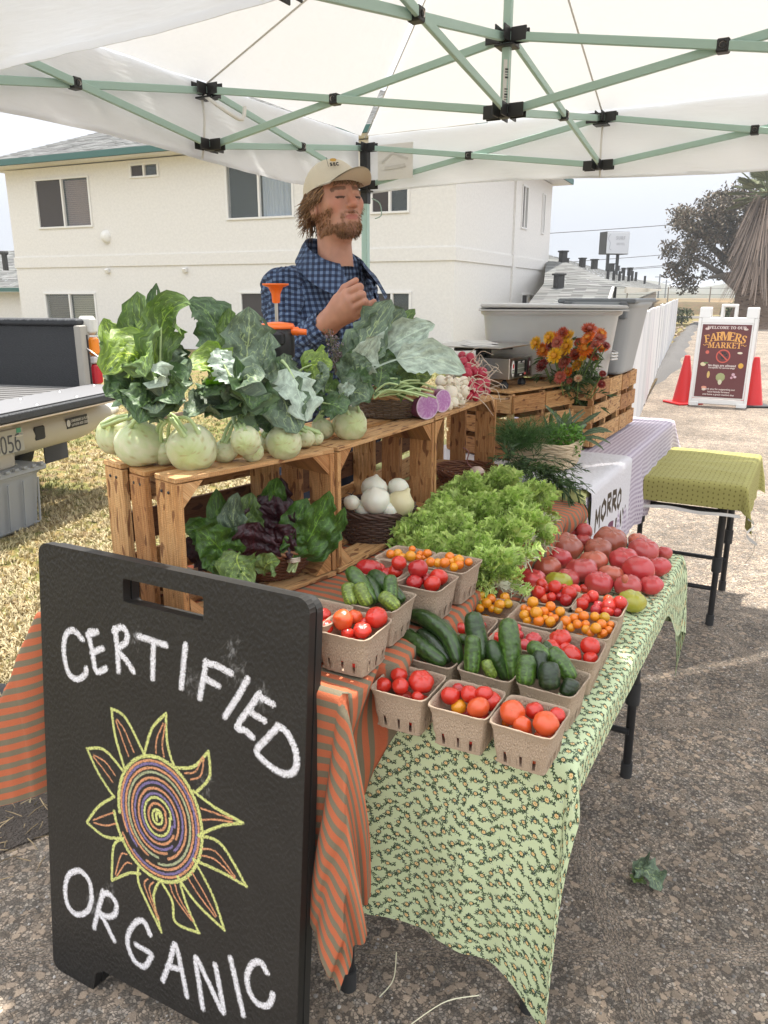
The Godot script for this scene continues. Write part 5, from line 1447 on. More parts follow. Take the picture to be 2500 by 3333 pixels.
func truck_and_totes() -> void:

	var Wd := v3(-0.25, 0, 0.968); var F := v3(-0.968, 0, -0.25)
	var o := v3(-2.27, 0, -5.98)
	var tk := thing("pickup_truck", "white pickup truck with black bed liner and lowered tailgate", "truck", o)
	var b := Basis(-F, Vector3.UP, Wd)
	tk.basis = b
	var W := 1.82; var white := mat(rgb(0.60, 0.59, 0.54), 0.35, {"clearcoat_enabled": true, "clearcoat": 0.6})
	var liner := mat(rgb(0.028, 0.03, 0.033), 0.6, {"normal_texture": TX.fine_n, "normal_scale": 0.5})
	var cream := mat(rgb(0.52, 0.49, 0.41), 0.45)

	var fl := MB.new(); fl.box(v3(1.9, 0.03, W - 0.1), xt(v3(-0.95, 0.76, W / 2)))
	for k in 15: fl.box(v3(1.86, 0.02, 0.05), xt(v3(-0.95, 0.785, 0.12 + k * 0.098)), 0.006)
	inst(fl, mat(rgb(0.15, 0.145, 0.14), 0.55), "bed_floor", tk)
	for s in 2:
		var z: float = 0.03 if s == 0 else W - 0.03
		inst(bx(v3(1.95, 0.5, 0.05), v3(-0.97, 1.0, z), 0.012), liner, "bed_side", tk)
		inst(bx(v3(1.97, 0.055, 0.11), v3(-0.98, 1.272, z), 0.02), liner, "rail_cap", tk)
		var zo: float = -0.07 if s == 0 else W + 0.07
		var sk := MB.new()
		var out: float = -1.0 if s == 0 else 1.0
		sk.grid(1, 12, func(u, v):
			var y := lerpf(0.5, 1.25, v)
			return v3(lerpf(-2.0, 0.0, u), y, zo + out * 0.05 * sin(v * PI) - out * 0.04), false, Vector2.ONE, s == 0)
		inst(sk, white, "fender", tk)

		inst(bx(v3(0.06, 0.5, 0.12), v3(-0.0, 1.0, z), 0.01), mat(rgb(0.35, 0.33, 0.29), 0.5), "pillar", tk)
		inst(bx(v3(0.14, 0.14, 0.10), v3(0.0, 1.245, zo - out * 0.02), 0.03), white, "pillar_cap", tk)
		var lamp := Node3D.new(); lamp.name = numbered(tk, "tail_lamp"); tk.add_child(lamp, true)
		inst(bx(v3(0.09, 0.14, 0.10), v3(0.02, 1.09, zo - out * 0.02), 0.02), mat(rgb(0.75, 0.22, 0.01), 0.15), "amber_lens", lamp)
		inst(bx(v3(0.092, 0.055, 0.10), v3(0.02, 0.99, zo - out * 0.02), 0.012), mat(rgb(0.55, 0.52, 0.5), 0.15), "clear_lens", lamp)
		inst(bx(v3(0.094, 0.16, 0.10), v3(0.022, 0.88, zo - out * 0.02), 0.02), mat(rgb(0.45, 0.01, 0.02), 0.15), "red_lens", lamp)
		inst(bx(v3(0.03, 0.4, 0.02), v3(0.02, 0.98, zo + out * -0.085), 0.004), M.black, "lamp_edge", lamp)
		inst(tub(curve([v3(0.03, 1.08, z), v3(0.16, 0.99, z), v3(0.34, 0.83, z)], 8), 0.006, 6), M.steel, "tailgate_cable", tk)
		var wl := MB.new(); wl.lathe([Vector2(0.2, -0.11), Vector2(0.33, -0.1), Vector2(0.35, -0.06), Vector2(0.35, 0.06), Vector2(0.33, 0.1), Vector2(0.2, 0.11), Vector2(0, 0.1)], 28)
		inst(wl, mat(rgb(0.02, 0.02, 0.02), 0.85), "wheel", tk, Transform3D(Basis(Vector3.RIGHT, PI / 2), v3(-0.85, 0.35, z + (0.12 if s == 0 else -0.12))))
		var fp := inst(bx(v3(0.012, 0.3, 0.28), v3(-0.3, 0.36, z + (0.06 if s == 0 else -0.06)), 0.003), mat(rgb(0.05, 0.05, 0.055), 0.7), "mud_flap", tk)
		if s == 0: text(fp, "4WD", 0.11, v3(-0.292, 0.38, z + 0.06), Basis(Vector3.UP, PI / 2), mat(rgb(0.12, 0.12, 0.125), 0.6), "lettering")
	inst(bx(v3(0.05, 0.5, W - 0.1), v3(-1.93, 1.0, W / 2), 0.01), liner, "bed_front", tk)
	for q in [0.5, 0.72]:
		inst(bx(v3(0.05, 0.34, 0.06), v3(-0.55 - q * 0.3, 0.96, W * 0.62 + q * 0.2), 0.01), mat(rgb(0.09, 0.09, 0.095), 0.5), "bracket", tk, Transform3D(Basis(Vector3.BACK, 0.0), Vector3.ZERO))

	var tg := inst(bx(v3(0.43, 0.055, W), v3(0.245, 0.775, W / 2), 0.012), liner, "tailgate", tk)
	inst(bx(v3(0.40, 0.008, W - 0.06), v3(0.235, 0.8085, W / 2), 0.003), mat(rgb(0.17, 0.17, 0.175), 0.6), "liner_mat", tg)
	inst(bx(v3(0.44, 0.012, W - 0.02), v3(0.24, 0.741, W / 2), 0.004), mat(rgb(0.50, 0.40, 0.28), 0.6), "edge", tg)
	var bolts := MB.new(); bolts.lathe([Vector2(0, 0.006), Vector2(0.012, 0.004), Vector2(0.015, 0)], 8)
	for k in 8: inst(bolts, M.steel, "bolt", tg, xt(v3(0.40 if k % 2 else 0.12, 0.813, 0.12 + k * 0.2)))

	var bp := MB.new()
	bp.grid(40, 10, func(u, v):
		var zz := lerpf(-0.13, W + 0.13, u); var e := absf(u - 0.5) * 2.0
		var a: float = v * PI
		var h := 0.13 - 0.075 * smoothstep(0.55, 1.0, e)
		return v3(0.06 + 0.14 * sin(a) * (1.0 - 0.35 * smoothstep(0.85, 1.0, e)), 0.575 + 0.03 * smoothstep(0.5, 1.0, e) + h * cos(a), zz), false, Vector2.ONE, true)
	var bump := inst(bp, cream, "bumper", tk)
	inst(bx(v3(0.02, 0.09, 0.11), v3(0.195, 0.585, 0.87), 0.012), M.black, "step_hole", bump)
	inst(bx(v3(0.008, 0.15, 0.31), v3(0.208, 0.58, 1.2), 0.003), mat(rgb(0.48, 0.48, 0.44), 0.4), "plate", bump)
	var rb := Basis(Vector3.UP, PI / 2)
	text(bump, "5056", 0.155, v3(0.2135, 0.565, 1.2), rb, mat(rgb(0.08, 0.085, 0.1), 0.5), "lettering", "Droid Sans", false, 0.002, 0.72)
	inst(bx(v3(0.002, 0.03, 0.04), v3(0.214, 0.64, 1.085), 0.0), mat(rgb(0.08, 0.4, 0.26), 0.5), "plate_tag", bump)
	inst(bx(v3(0.006, 0.075, 0.24), v3(0.199, 0.60, 0.47), 0.002), M.black, "bumper_sticker", bump)
	text(bump, "COWORKERS LA PLAYA", 0.026, v3(0.2035, 0.612, 0.44), rb, mat(rgb(0.6, 0.6, 0.6), 0.5), "lettering", "Droid Sans", true, 0.001, 0.75)
	text(bump, "LA PLAYA NOS CUIDA", 0.026, v3(0.2035, 0.584, 0.44), rb, mat(rgb(0.6, 0.6, 0.6), 0.5), "lettering", "Droid Sans", true, 0.001, 0.75)
	var em := MB.new(); em.ball(Vector3.ZERO, v3(0.022, 0.026, 0.0015), 10, 5)
	inst(em, mat(rgb(0.6, 0.6, 0.6), 0.5), "emblem", bump, Transform3D(rb, v3(0.2025, 0.6, 0.57)))

	var cab := MB.new()
	cab.box(v3(1.6, 0.72, W + 0.1), xt(v3(-2.85, 0.88, W / 2)), 0.05)
	cab.box(v3(1.15, 0.5, W - 0.15), xt(v3(-2.75, 1.45, W / 2)), 0.12)
	cab.box(v3(1.1, 0.42, W + 0.05), xt(v3(-4.1, 0.82, W / 2)), 0.08)
	inst(cab, white, "cab", tk)
	inst(bx(v3(0.02, 0.32, W - 0.5), v3(-2.17, 1.46, W / 2), 0.01), mat(rgb(0.02, 0.025, 0.03), 0.1), "rear_window", tk)
	for s in 2: inst(bx(v3(0.5, 0.5, 0.18), v3(-3.75, 0.33, 0.1 if s == 0 else W - 0.1), 0.12), mat(rgb(0.02, 0.02, 0.02), 0.85), "wheel", tk)

	var tx := -(v3(-2.27, 0, -4.96) - v3(-2.40, 0, -4.59)).normalized()
	var tn := v3(tx.z, 0, -tx.x)
	if tn.x < 0: tn = -tn
	var tb := Basis(tn, Vector3.UP, tn.cross(Vector3.UP))
	var tote := thing("grey_tote", "grey plastic storage tote with ribbed sides on the grass by the truck", "box", v3(-2.27, 0, -4.96))
	tote.basis = tb
	if tb.z.dot(tx) < 0: tx = -tx
	var gm := mat(rgb(0.30, 0.32, 0.345), 0.5)
	taper_box(tote, gm, "body", v3(-0.22, 0, 0.3 * signf(tb.z.dot(-v3(0, 0, -1)))), Vector2(0.40, 0.58), Vector2(0.46, 0.64), 0.38)
	var zc := 0.3 * signf(tb.z.dot(-v3(0, 0, -1)))
	inst(bx(v3(0.50, 0.04, 0.68), v3(-0.22, 0.385, zc), 0.01), gm, "lid", tote)
	for k in 5:
		inst(bx(v3(0.014, 0.3, 0.014), v3(0.0, 0.18, zc - 0.25 + k * 0.125), 0.004), gm, "rib", tote, Transform3D(Basis(Vector3.BACK, -0.08), v3(-0.0, 0, 0)))
	for k in 9: inst(bx(v3(0.03, 0.02, 0.035), v3(0.028, 0.41, zc - 0.29 + k * 0.072), 0.004), gm, "lid_tooth", tote)
	var bin := thing("cream_bin", "cream plastic bin with a steel rim standing on the grey tote", "box", tote.position + tb * v3(-0.24, 0.406, zc + 0.06))
	bin.basis = tb
	taper_box(bin, mat(rgb(0.55, 0.50, 0.40), 0.5), "body", Vector3.ZERO, Vector2(0.36, 0.52), Vector2(0.40, 0.56), 0.33)
	for y in [0.335, 0.20]:
		var rim := MB.new()
		var q := [v3(-0.205, y, -0.285), v3(0.205, y, -0.285), v3(0.205, y, 0.285), v3(-0.205, y, 0.285), v3(-0.205, y, -0.285)]
		rim.tube(q, 0.008, 6)
		inst(rim, M.vinyl, "rim", bin)

func taper_box(parent: Node3D, m: Material, called: String, at: Vector3, bot: Vector2, top: Vector2, h: float) -> void:

	var mb := MB.new()
	var lv := [[0.0, 0.0, -0.02], [0.0, 0.0, 0.0], [0.04, 0.04, 0.0], [0.9, 0.9, 0.0], [0.93, 0.93, 0.012], [1.0, 1.0, 0.014], [1.0, 1.0, 0.0], [0.06, 0.06, -0.006], [0.05, 0.05, -0.03]]
	mb.grid(40, 8, func(u, v):
		var l = lv[int(round(v * 8))]
		var s: Vector2 = bot.lerp(top, l[1]) * 0.5 + Vector2.ONE * l[2]
		var a: float = -u * TAU
		var c := cos(a); var sn := sin(a); var n := 7.0
		var r := pow(pow(absf(c), n) + pow(absf(sn), n), -1.0 / n)
		return at + v3(c * r * s.x, l[0] * h, sn * r * s.y), true)
	mb.box(v3(bot.x - 0.02, 0.006, bot.y - 0.02), xt(at + v3(0, 0.012, 0)))
	inst(mb, m, called, parent)


const NTH := ["first", "second", "third", "fourth", "fifth", "sixth", "seventh", "eighth", "ninth", "tenth", "eleventh", "twelfth", "thirteenth", "fourteenth", "fifteenth", "sixteenth", "seventeenth", "eighteenth", "nineteenth", "twentieth", "twenty first", "twenty second"]

func tomato_mesh(kind: int, sd: int) -> ArrayMesh:

	var nz := noise(0.9, 2, FastNoiseLite.TYPE_SIMPLEX, sd)
	var mb := MB.new()
	var lob := 0.0; var n := 5
	if kind == 1: lob = 0.055; n = 6 + sd % 3
	elif kind == 0: lob = 0.018
	var fl: float = [0.9, 0.76, 0.98, 1.12][kind]
	mb.grid(28, 18, func(u, v):
		var a: float = -u * TAU; var b: float = (v - 0.5) * PI
		var d := v3(cos(a) * cos(b), sin(b), sin(a) * cos(b))
		var r: float = 1.0 + lob * cos(a * n + sd) * pow(cos(b), 0.6) * (0.6 + 0.4 * d.y) + 0.05 * nz.get_noise_3d(d.x, d.y, d.z)
		var dim: float = (0.16 if kind == 1 else 0.09) * exp(-pow((1.0 - d.y) / 0.09, 2.0)) if kind != 2 else 0.03 * exp(-pow((1.0 - d.y) / 0.03, 2.0))
		return v3(d.x * r, (d.y * r - dim) * fl, d.z * r), true, Vector2(1, 1), false, func(u, v):
		var streak: float = 0.5 + 0.5 * cos(u * TAU * n + sd)
		if v > 0.955: return Color(0.75, 1.9, 1.6)
		var s: float = smoothstep(0.72, 0.95, v)
		return Color(1.0, 1.0, 1.0).lerp(Color(1.05, 1.5 + 0.4 * streak, 1.2), s * 0.75) * (0.96 + 0.08 * streak))
	return mb.mesh()

func tomato_setup() -> void:
	for k in 4:
		for s in 3: M["tom%d%d" % [k, s]] = tomato_mesh(k, 3 + s * 2 + k * 7)
	var skin := {"vertex_color_use_as_albedo": true, "subsurf_scatter_enabled": true, "subsurf_scatter_strength": 0.08, "clearcoat_enabled": true, "clearcoat": 0.35, "clearcoat_roughness": 0.12}
	var c := {"red": rgb(0.56, 0.028, 0.014), "deep": rgb(0.43, 0.018, 0.018), "blush": rgb(0.66, 0.09, 0.02), "orange": rgb(0.76, 0.2, 0.012), "gold": rgb(0.72, 0.29, 0.012), "yellow": rgb(0.55, 0.32, 0.02), "pink": rgb(0.46, 0.062, 0.058), "rose": rgb(0.50, 0.042, 0.045), "brown": rgb(0.34, 0.085, 0.05), "maroon": rgb(0.24, 0.05, 0.045), "salmon": rgb(0.50, 0.12, 0.07), "green": rgb(0.36, 0.34, 0.03)}
	for k in c: M["t_" + k] = mat(c[k], 0.26, skin)

func tom(label: String, at: Vector3, r: float, col: String, kind: int, group := "", tilt := 0.6, called := "tomato") -> MeshInstance3D:
	var b := Basis.from_euler(v3(rf(-tilt, tilt) + (0.5 if kind < 2 else 0.0) * tilt, rf(0, TAU), rf(-tilt, tilt)))
	return solo(M["tom%d%d" % [kind, rng.randi_range(0, 2)]], M["t_" + col], called, label, "tomato", Transform3D(b.scaled(Vector3.ONE * r), at), group)

func basket_mesh(sd: int) -> ArrayMesh:
	var nz := noise(14.0, 2, FastNoiseLite.TYPE_SIMPLEX, sd)
	var mb := MB.new()
	var H := 0.078
	var ring := func(u: float, half: float, y: float, jit: float) -> Vector3:
		var q := fposmod(u, 1.0) * 4.0; var s := int(q) % 4; var t := (q - int(q)) * 2.0 - 1.0
		var n := 9.0
		var k := pow(pow(absf(t), n) + 1.0, -1.0 / n)
		var p := Vector2(1.0, -t) * k if s == 0 else (Vector2(-t, -1.0) * k if s == 1 else (Vector2(-1.0, t) * k if s == 2 else Vector2(t, 1.0) * k))
		var w := 1.0 + jit * nz.get_noise_3d(p.x, p.y, y * 12.0)
		return v3(p.x * half * w, y + jit * 0.03 * nz.get_noise_3d(p.x * 1.3 + 5.0, p.y * 1.3, 2.0), p.y * half * w)
	var rows := [[0.0425, 0.0], [0.0435, 0.006], [0.0455, 0.026], [0.0465, 0.03], [0.0510, 0.064], [0.0525, 0.066], [0.0535, 0.0735], [0.0555, 0.076], [0.0557, 0.0785], [0.0535, 0.0788], [0.0515, 0.074], [0.0475, 0.03], [0.0415, 0.006]]
	var hole := func(i, j): return (j == 1 or j == 11) and (i % 16 == 3 or i % 16 == 8 or i % 16 == 12)
	rows.insert(12, [0.0422, 0.0065])
	mb.grid(64, rows.size() - 1, func(u, v):
		var l = rows[int(round(v * (rows.size() - 1)))]
		return ring.call(u, l[0], l[1], 0.022), false, Vector2(4, 2), false, null, hole)

	for s in 4:
		for x in [-0.62, 0.0, 0.53]:
			for sg in [-1.0, 1.0]:
				var b := Basis(Vector3.UP, s * PI / 2)
				mb.tube([b * v3(0.0442, 0.007, x * 0.043 + sg * 0.0055), b * v3(0.0462, 0.027, x * 0.044 + sg * 0.0055)], 0.0011, 4, false)
	mb.box(v3(0.084, 0.003, 0.084), xt(v3(0, 0.0035, 0)))
	return mb.mesh()

# list entries: x-y placed centre, radius, colour, kind
func fill_basket(at: Vector3, where: String, what: String, items: Array, under: String, group: String, kind_under := 0) -> void:
	solo(M["basket%d" % rng.randi_range(0, 2)], M.pulp, "pulp_basket", "brown pulp basket of %s, %s" % [what, where], "basket", Transform3D(Basis(Vector3.UP, YAW + rf(-0.05, 0.05)), at), "brown pulp produce baskets")
	items.sort_custom(func(a, b): return (a[0] as Vector3).dot(V) < (b[0] as Vector3).dot(V))
	var names := {"red": "bright red", "deep": "deep red", "blush": "orange red", "orange": "orange", "gold": "golden orange", "yellow": "yellow orange", "pink": "pink", "rose": "rosy red"}
	for k in items.size():
		var i = items[k]
		var size := "cherry tomato" if i[3] == 2 and i[1] < 0.0165 else "tomato"
		tom("%s %s, %s from left, basket %s" % [names[i[2]], size, NTH[k], where], i[0], i[1], i[2], i[3], group)

	if under:
		for k in 4:
			var p := at + V * (0.021 * (-1 if k % 2 else 1)) + U * (0.021 * (-1 if k < 2 else 1)) + v3(0, 0.026, 0)
			tom("%s tomato underneath, %s corner, basket %s" % [names[under], ["near right", "near left", "far right", "far left"][k], where], p, 0.02, under, kind_under, "lower tomatoes in the basket " + where)

func cuke(label: String, pts: Array, r: float, col: String, group: String, taper := 0.8) -> void:
	var n := 18
	var c := curve(pts, n)
	var rad := []
	var nz := noise(0.9, 2, FastNoiseLite.TYPE_SIMPLEX, rng.randi_range(1, 99))
	for k in n + 1:
		var t := float(k) / n
		var e := pow(maxf(0.0, 1.0 - pow(absf(2.0 * t - 1.0), 3.2)), 0.42)
		rad.append(maxf(0.0015, r * e * lerpf(1.0, taper, t) * (1.0 + 0.05 * nz.get_noise_1d(t * 9.0))))

	var mb := MB.new()
	mb.tube(c, rad, 18, true, Vector2(1, 1.0 / maxf(0.05, _len(c))))
	solo(mb, M["c_" + col], "cucumber", label, "cucumber", Transform3D.IDENTITY, group)

func _len(c: Array) -> float:
	var l := 0.0
	for k in c.size() - 1: l += (c[k + 1] - c[k]).length()
	return l

func produce_baskets() -> void:
	tomato_setup()
	for s in 3: M["basket%d" % s] = basket_mesh(21 + s)
	M.pulp = mat(rgb(0.56, 0.43, 0.31), 0.95, {"albedo_texture": TX.pulp, "normal_texture": TX.pulp_n, "normal_scale": 0.9, "cull_mode": BaseMaterial3D.CULL_DISABLED})
	var ck := {"albedo_texture": TX.cuke, "clearcoat_enabled": true, "clearcoat": 0.3, "clearcoat_roughness": 0.25, "normal_texture": TX.soft_n, "normal_scale": 0.4}
	M.c_dark = mat(rgb(0.045, 0.10, 0.025), 0.36, ck); M.c_mid = mat(rgb(0.10, 0.19, 0.04), 0.36, ck); M.c_pale = mat(rgb(0.30, 0.38, 0.09), 0.4, ck); M.c_deep = mat(rgb(0.028, 0.055, 0.022), 0.36, ck)
	var g := T1 + 0.005
	var B := func(x: float, z: float, y := T1 + 0.004) -> Vector3: return v3(x, y, z)

	fill_basket(B.call(0.045, -1.269), "leftmost of the front row", "red tomatoes", [[v3(-0.001,0.787,-1.276), 0.0158, "red", 0], [v3(0.028,0.797,-1.295), 0.0165, "red", 0], [v3(0.03,0.795,-1.258), 0.0153, "red", 0], [v3(0.068,0.797,-1.27), 0.0238, "red", 1], [v3(0.061,0.781,-1.241), 0.0123, "red", 0]], "red", "tomatoes in the front left basket")
	fill_basket(B.call(0.146, -1.209), "in the middle of the front row", "mixed red tomatoes", [[v3(0.118,0.793,-1.227), 0.0179, "red", 0], [v3(0.151,0.798,-1.223), 0.0163, "red", 0], [v3(0.177,0.8,-1.22), 0.0167, "red", 0], [v3(0.19,0.787,-1.217), 0.0183, "red", 0], [v3(0.162,0.795,-1.183), 0.0199, "blush", 0], [v3(0.132,0.777,-1.216), 0.0141, "gold", 0], [v3(0.135,0.785,-1.264), 0.0114, "deep", 0]], "red", "tomatoes in the front middle basket")
	fill_basket(B.call(0.246, -1.152), "rightmost of the front row, nearest the corner", "orange red tomatoes", [[v3(0.217,0.799,-1.16), 0.0215, "blush", 0], [v3(0.257,0.793,-1.176), 0.0162, "red", 0], [v3(0.231,0.785,-1.144), 0.0174, "blush", 0], [v3(0.268,0.795,-1.131), 0.0221, "blush", 0], [v3(0.292,0.795,-1.156), 0.0145, "red", 0], [v3(0.211,0.77,-1.181), 0.0102, "orange", 0]], "blush", "tomatoes in the front right basket")

	for q in [[B.call(0.106, -1.392), "behind the front row, left, of long dark cucumbers"], [B.call(0.210, -1.339), "behind the front row, middle, of upright cucumbers"], [B.call(0.313, -1.283), "behind the front row, right, of short cucumbers"], [B.call(-0.006, -1.409, T2 + 0.004), "on the striped cloth, of light green cucumbers"]]:
		solo(M["basket%d" % rng.randi_range(0, 2)], M.pulp, "pulp_basket", "brown pulp basket " + q[1], "basket", Transform3D(Basis(Vector3.UP, YAW + rf(-0.05, 0.05)), q[0]), "brown pulp produce baskets")
	var gl := "cucumbers in the left cucumber basket"
	cuke("long curved dark cucumber arching over the right of the left cucumber basket", [v3(0.051,0.837,-1.475), v3(0.079,0.848,-1.445), v3(0.126,0.831,-1.395), v3(0.144,0.794,-1.345)], 0.0175, "dark", gl, 1.0)
	cuke("long dark cucumber with a pale tip lying at the left of its basket", [v3(0.022,0.817,-1.445), v3(0.048,0.817,-1.415), v3(0.085,0.805,-1.375), v3(0.118,0.794,-1.345)], 0.0185, "dark", gl, 0.95)
	cuke("shadowed cucumber wedged between the two long curved ones", [v3(0.067,0.819,-1.435), v3(0.098,0.81,-1.405), v3(0.129,0.788,-1.365)], 0.0175, "deep", gl)
	cuke("dark cucumber end peeping out behind the left cucumbers", [v3(0.04,0.813,-1.495), v3(0.074,0.812,-1.465), v3(0.106,0.801,-1.425)], 0.016, "deep", gl)
	cuke("small green cucumber stub between the left and middle cucumber baskets", [v3(0.149,0.808,-1.425), v3(0.16,0.813,-1.415), v3(0.176,0.81,-1.415)], 0.012, "mid", gl)
	var gm := "cucumbers in the middle cucumber basket"
	cuke("scarred tall cucumber at the back left of the middle basket", [v3(0.175,0.876,-1.41), v3(0.179,0.848,-1.4), v3(0.186,0.822,-1.38), v3(0.19,0.799,-1.35)], 0.0225, "dark", gm)
	cuke("upright bright green cucumber at the left of the middle basket", [v3(0.169,0.854,-1.35), v3(0.169,0.826,-1.34), v3(0.166,0.783,-1.32)], 0.0165, "mid", gm, 1.0)
	cuke("crooked dark cucumber in the centre of the middle basket", [v3(0.209,0.831,-1.37), v3(0.211,0.815,-1.35), v3(0.225,0.788,-1.34), v3(0.233,0.768,-1.33)], 0.0175, "dark", gm)
	cuke("tallest straight green cucumber at the right of the middle basket", [v3(0.242,0.871,-1.39), v3(0.242,0.842,-1.37), v3(0.246,0.805,-1.35), v3(0.247,0.765,-1.33)], 0.0225, "mid", gm, 0.9)
	cuke("small pale yellow green cucumber at the front of the middle basket", [v3(0.193,0.811,-1.33), v3(0.197,0.799,-1.32), v3(0.209,0.78,-1.315)], 0.0125, "pale", gm, 0.8)
	var gr := "cucumbers in the right cucumber basket"
	cuke("upright two tone cucumber at the left of the right basket", [v3(0.262,0.839,-1.295), v3(0.261,0.819,-1.28), v3(0.257,0.791,-1.265)], 0.0185, "mid", gr, 1.0)
	cuke("short green cucumber leaning at the back of the right basket", [v3(0.279,0.831,-1.345), v3(0.291,0.833,-1.325), v3(0.307,0.825,-1.305)], 0.0165, "mid", gr)
	cuke("dark round ended cucumber in the middle of the right basket", [v3(0.292,0.837,-1.315), v3(0.289,0.818,-1.3), v3(0.285,0.793,-1.285)], 0.0165, "deep", gr)
	cuke("speckled dark cucumber standing at the front of the right basket", [v3(0.3,0.834,-1.275), v3(0.299,0.815,-1.26), v3(0.299,0.791,-1.25)], 0.020, "deep", gr, 1.0)
	cuke("slanting green cucumber along the right of the right basket", [v3(0.31,0.835,-1.325), v3(0.329,0.819,-1.305), v3(0.349,0.79,-1.285)], 0.018, "mid", gr, 0.95)
	cuke("stubby dark cucumber at the near right corner of the right basket", [v3(0.341,0.811,-1.255), v3(0.336,0.799,-1.25), v3(0.326,0.781,-1.245)], 0.0165, "deep", gr, 1.0)
	cuke("dark cucumber tip behind the slanting green one", [v3(0.311,0.823,-1.375), v3(0.317,0.82,-1.365), v3(0.321,0.814,-1.345)], 0.011, "dark", gr)
	var gu := "light cucumbers on the striped cloth"
	cuke("longest ridged green cucumber of the basket on the striped cloth", [v3(-0.071,0.944,-1.47), v3(-0.047,0.922,-1.44), v3(-0.018,0.891,-1.41)], 0.0175, "mid", gu, 1.0)
	cuke("yellow green cucumber standing leftmost on the striped cloth", [v3(-0.072,0.937,-1.41), v3(-0.068,0.92,-1.4), v3(-0.06,0.9,-1.38)], 0.0145, "pale", gu, 1.0)
	cuke("yellow green cucumber second from left on the striped cloth", [v3(-0.049,0.941,-1.4), v3(-0.042,0.92,-1.39), v3(-0.029,0.899,-1.38)], 0.0145, "pale", gu, 1.0)
	cuke("dark bumpy cucumber lying along the back on the striped cloth", [v3(-0.028,0.928,-1.48), v3(-0.004,0.925,-1.45), v3(0.039,0.895,-1.41)], 0.0165, "dark", gu, 0.9)
	cuke("upright bright cucumber right of centre on the striped cloth", [v3(0.012,0.946,-1.43), v3(0.013,0.926,-1.42), v3(0.014,0.899,-1.4)], 0.0145, "mid", gu, 1.0)
	cuke("pale tipped cucumber at the front right on the striped cloth", [v3(-0.007,0.924,-1.38), v3(0.009,0.915,-1.37), v3(0.027,0.902,-1.36)], 0.0145, "pale", gu, 0.95)
	cuke("shadowed cucumber behind the yellow green pair on the striped cloth", [v3(-0.038,0.924,-1.47), v3(-0.02,0.915,-1.44), v3(-0.01,0.895,-1.41)], 0.0145, "dark", gu)

	fill_basket(B.call(0.178, -1.526), "behind the long cucumbers", "red tomatoes", [[v3(0.138,0.793,-1.53), 0.0166, "rose", 0], [v3(0.162,0.79,-1.52), 0.0152, "red", 0], [v3(0.21,0.785,-1.542), 0.0129, "rose", 0], [v3(0.188,0.783,-1.513), 0.0127, "red", 0]], "rose", "tomatoes behind the long cucumbers")
	fill_basket(B.call(0.279, -1.459), "behind the tall cucumbers", "pinkish red tomatoes", [[v3(0.233,0.785,-1.485), 0.0124, "red", 0], [v3(0.284,0.79,-1.516), 0.0114, "rose", 0], [v3(0.285,0.785,-1.497), 0.0113, "rose", 0], [v3(0.286,0.787,-1.445), 0.0140, "rose", 0], [v3(0.31,0.79,-1.465), 0.0166, "rose", 1], [v3(0.257,0.775,-1.486), 0.0131, "red", 0]], "rose", "tomatoes behind the tall cucumbers")
	fill_basket(B.call(0.382, -1.413), "behind the short cucumbers", "large red tomatoes", [[v3(0.361,0.8,-1.448), 0.0225, "red", 1], [v3(0.341,0.79,-1.423), 0.0186, "red", 0], [v3(0.374,0.785,-1.403), 0.0213, "red", 0], [v3(0.415,0.797,-1.417), 0.0203, "red", 0], [v3(0.367,0.787,-1.426), 0.0150, "red", 0], [v3(0.411,0.781,-1.395), 0.0153, "red", 0]], "red", "tomatoes behind the short cucumbers")

	fill_basket(B.call(0.241, -1.620), "leftmost of the orange cherry row", "yellow orange cherry tomatoes", [[v3(0.223,0.805,-1.672), 0.0127, "yellow", 2], [v3(0.198,0.79,-1.646), 0.0122, "orange", 2], [v3(0.224,0.793,-1.664), 0.0096, "gold", 2], [v3(0.236,0.795,-1.648), 0.0119, "gold", 2], [v3(0.248,0.797,-1.668), 0.0121, "orange", 2], [v3(0.282,0.797,-1.676), 0.0121, "gold", 2], [v3(0.265,0.793,-1.641), 0.0125, "gold", 2], [v3(0.285,0.793,-1.647), 0.0113, "yellow", 2], [v3(0.221,0.783,-1.646), 0.0107, "gold", 2], [v3(0.261,0.783,-1.638), 0.0113, "yellow", 2], [v3(0.248,0.783,-1.644), 0.0095, "gold", 2], [v3(0.212,0.785,-1.664), 0.0078, "yellow", 2]], "gold", "golden cherry tomatoes in the left basket", 2)
	fill_basket(B.call(0.338, -1.570), "in the middle of the orange cherry row", "orange cherry tomatoes", [[v3(0.337,0.807,-1.623), 0.0132, "gold", 2], [v3(0.319,0.79,-1.627), 0.0094, "orange", 2], [v3(0.328,0.79,-1.618), 0.0094, "orange", 2], [v3(0.337,0.8,-1.58), 0.0138, "gold", 2], [v3(0.357,0.797,-1.594), 0.0110, "orange", 2], [v3(0.374,0.803,-1.608), 0.0117, "orange", 2], [v3(0.394,0.795,-1.597), 0.0116, "gold", 2], [v3(0.372,0.787,-1.596), 0.0081, "orange", 2], [v3(0.313,0.79,-1.589), 0.0121, "gold", 2], [v3(0.318,0.781,-1.582), 0.0101, "gold", 2], [v3(0.341,0.785,-1.568), 0.0120, "orange", 2], [v3(0.357,0.787,-1.578), 0.0086, "gold", 2], [v3(0.366,0.785,-1.565), 0.0120, "gold", 2], [v3(0.38,0.785,-1.583), 0.0095, "orange", 2]], "gold", "orange cherry tomatoes in the middle basket", 2)
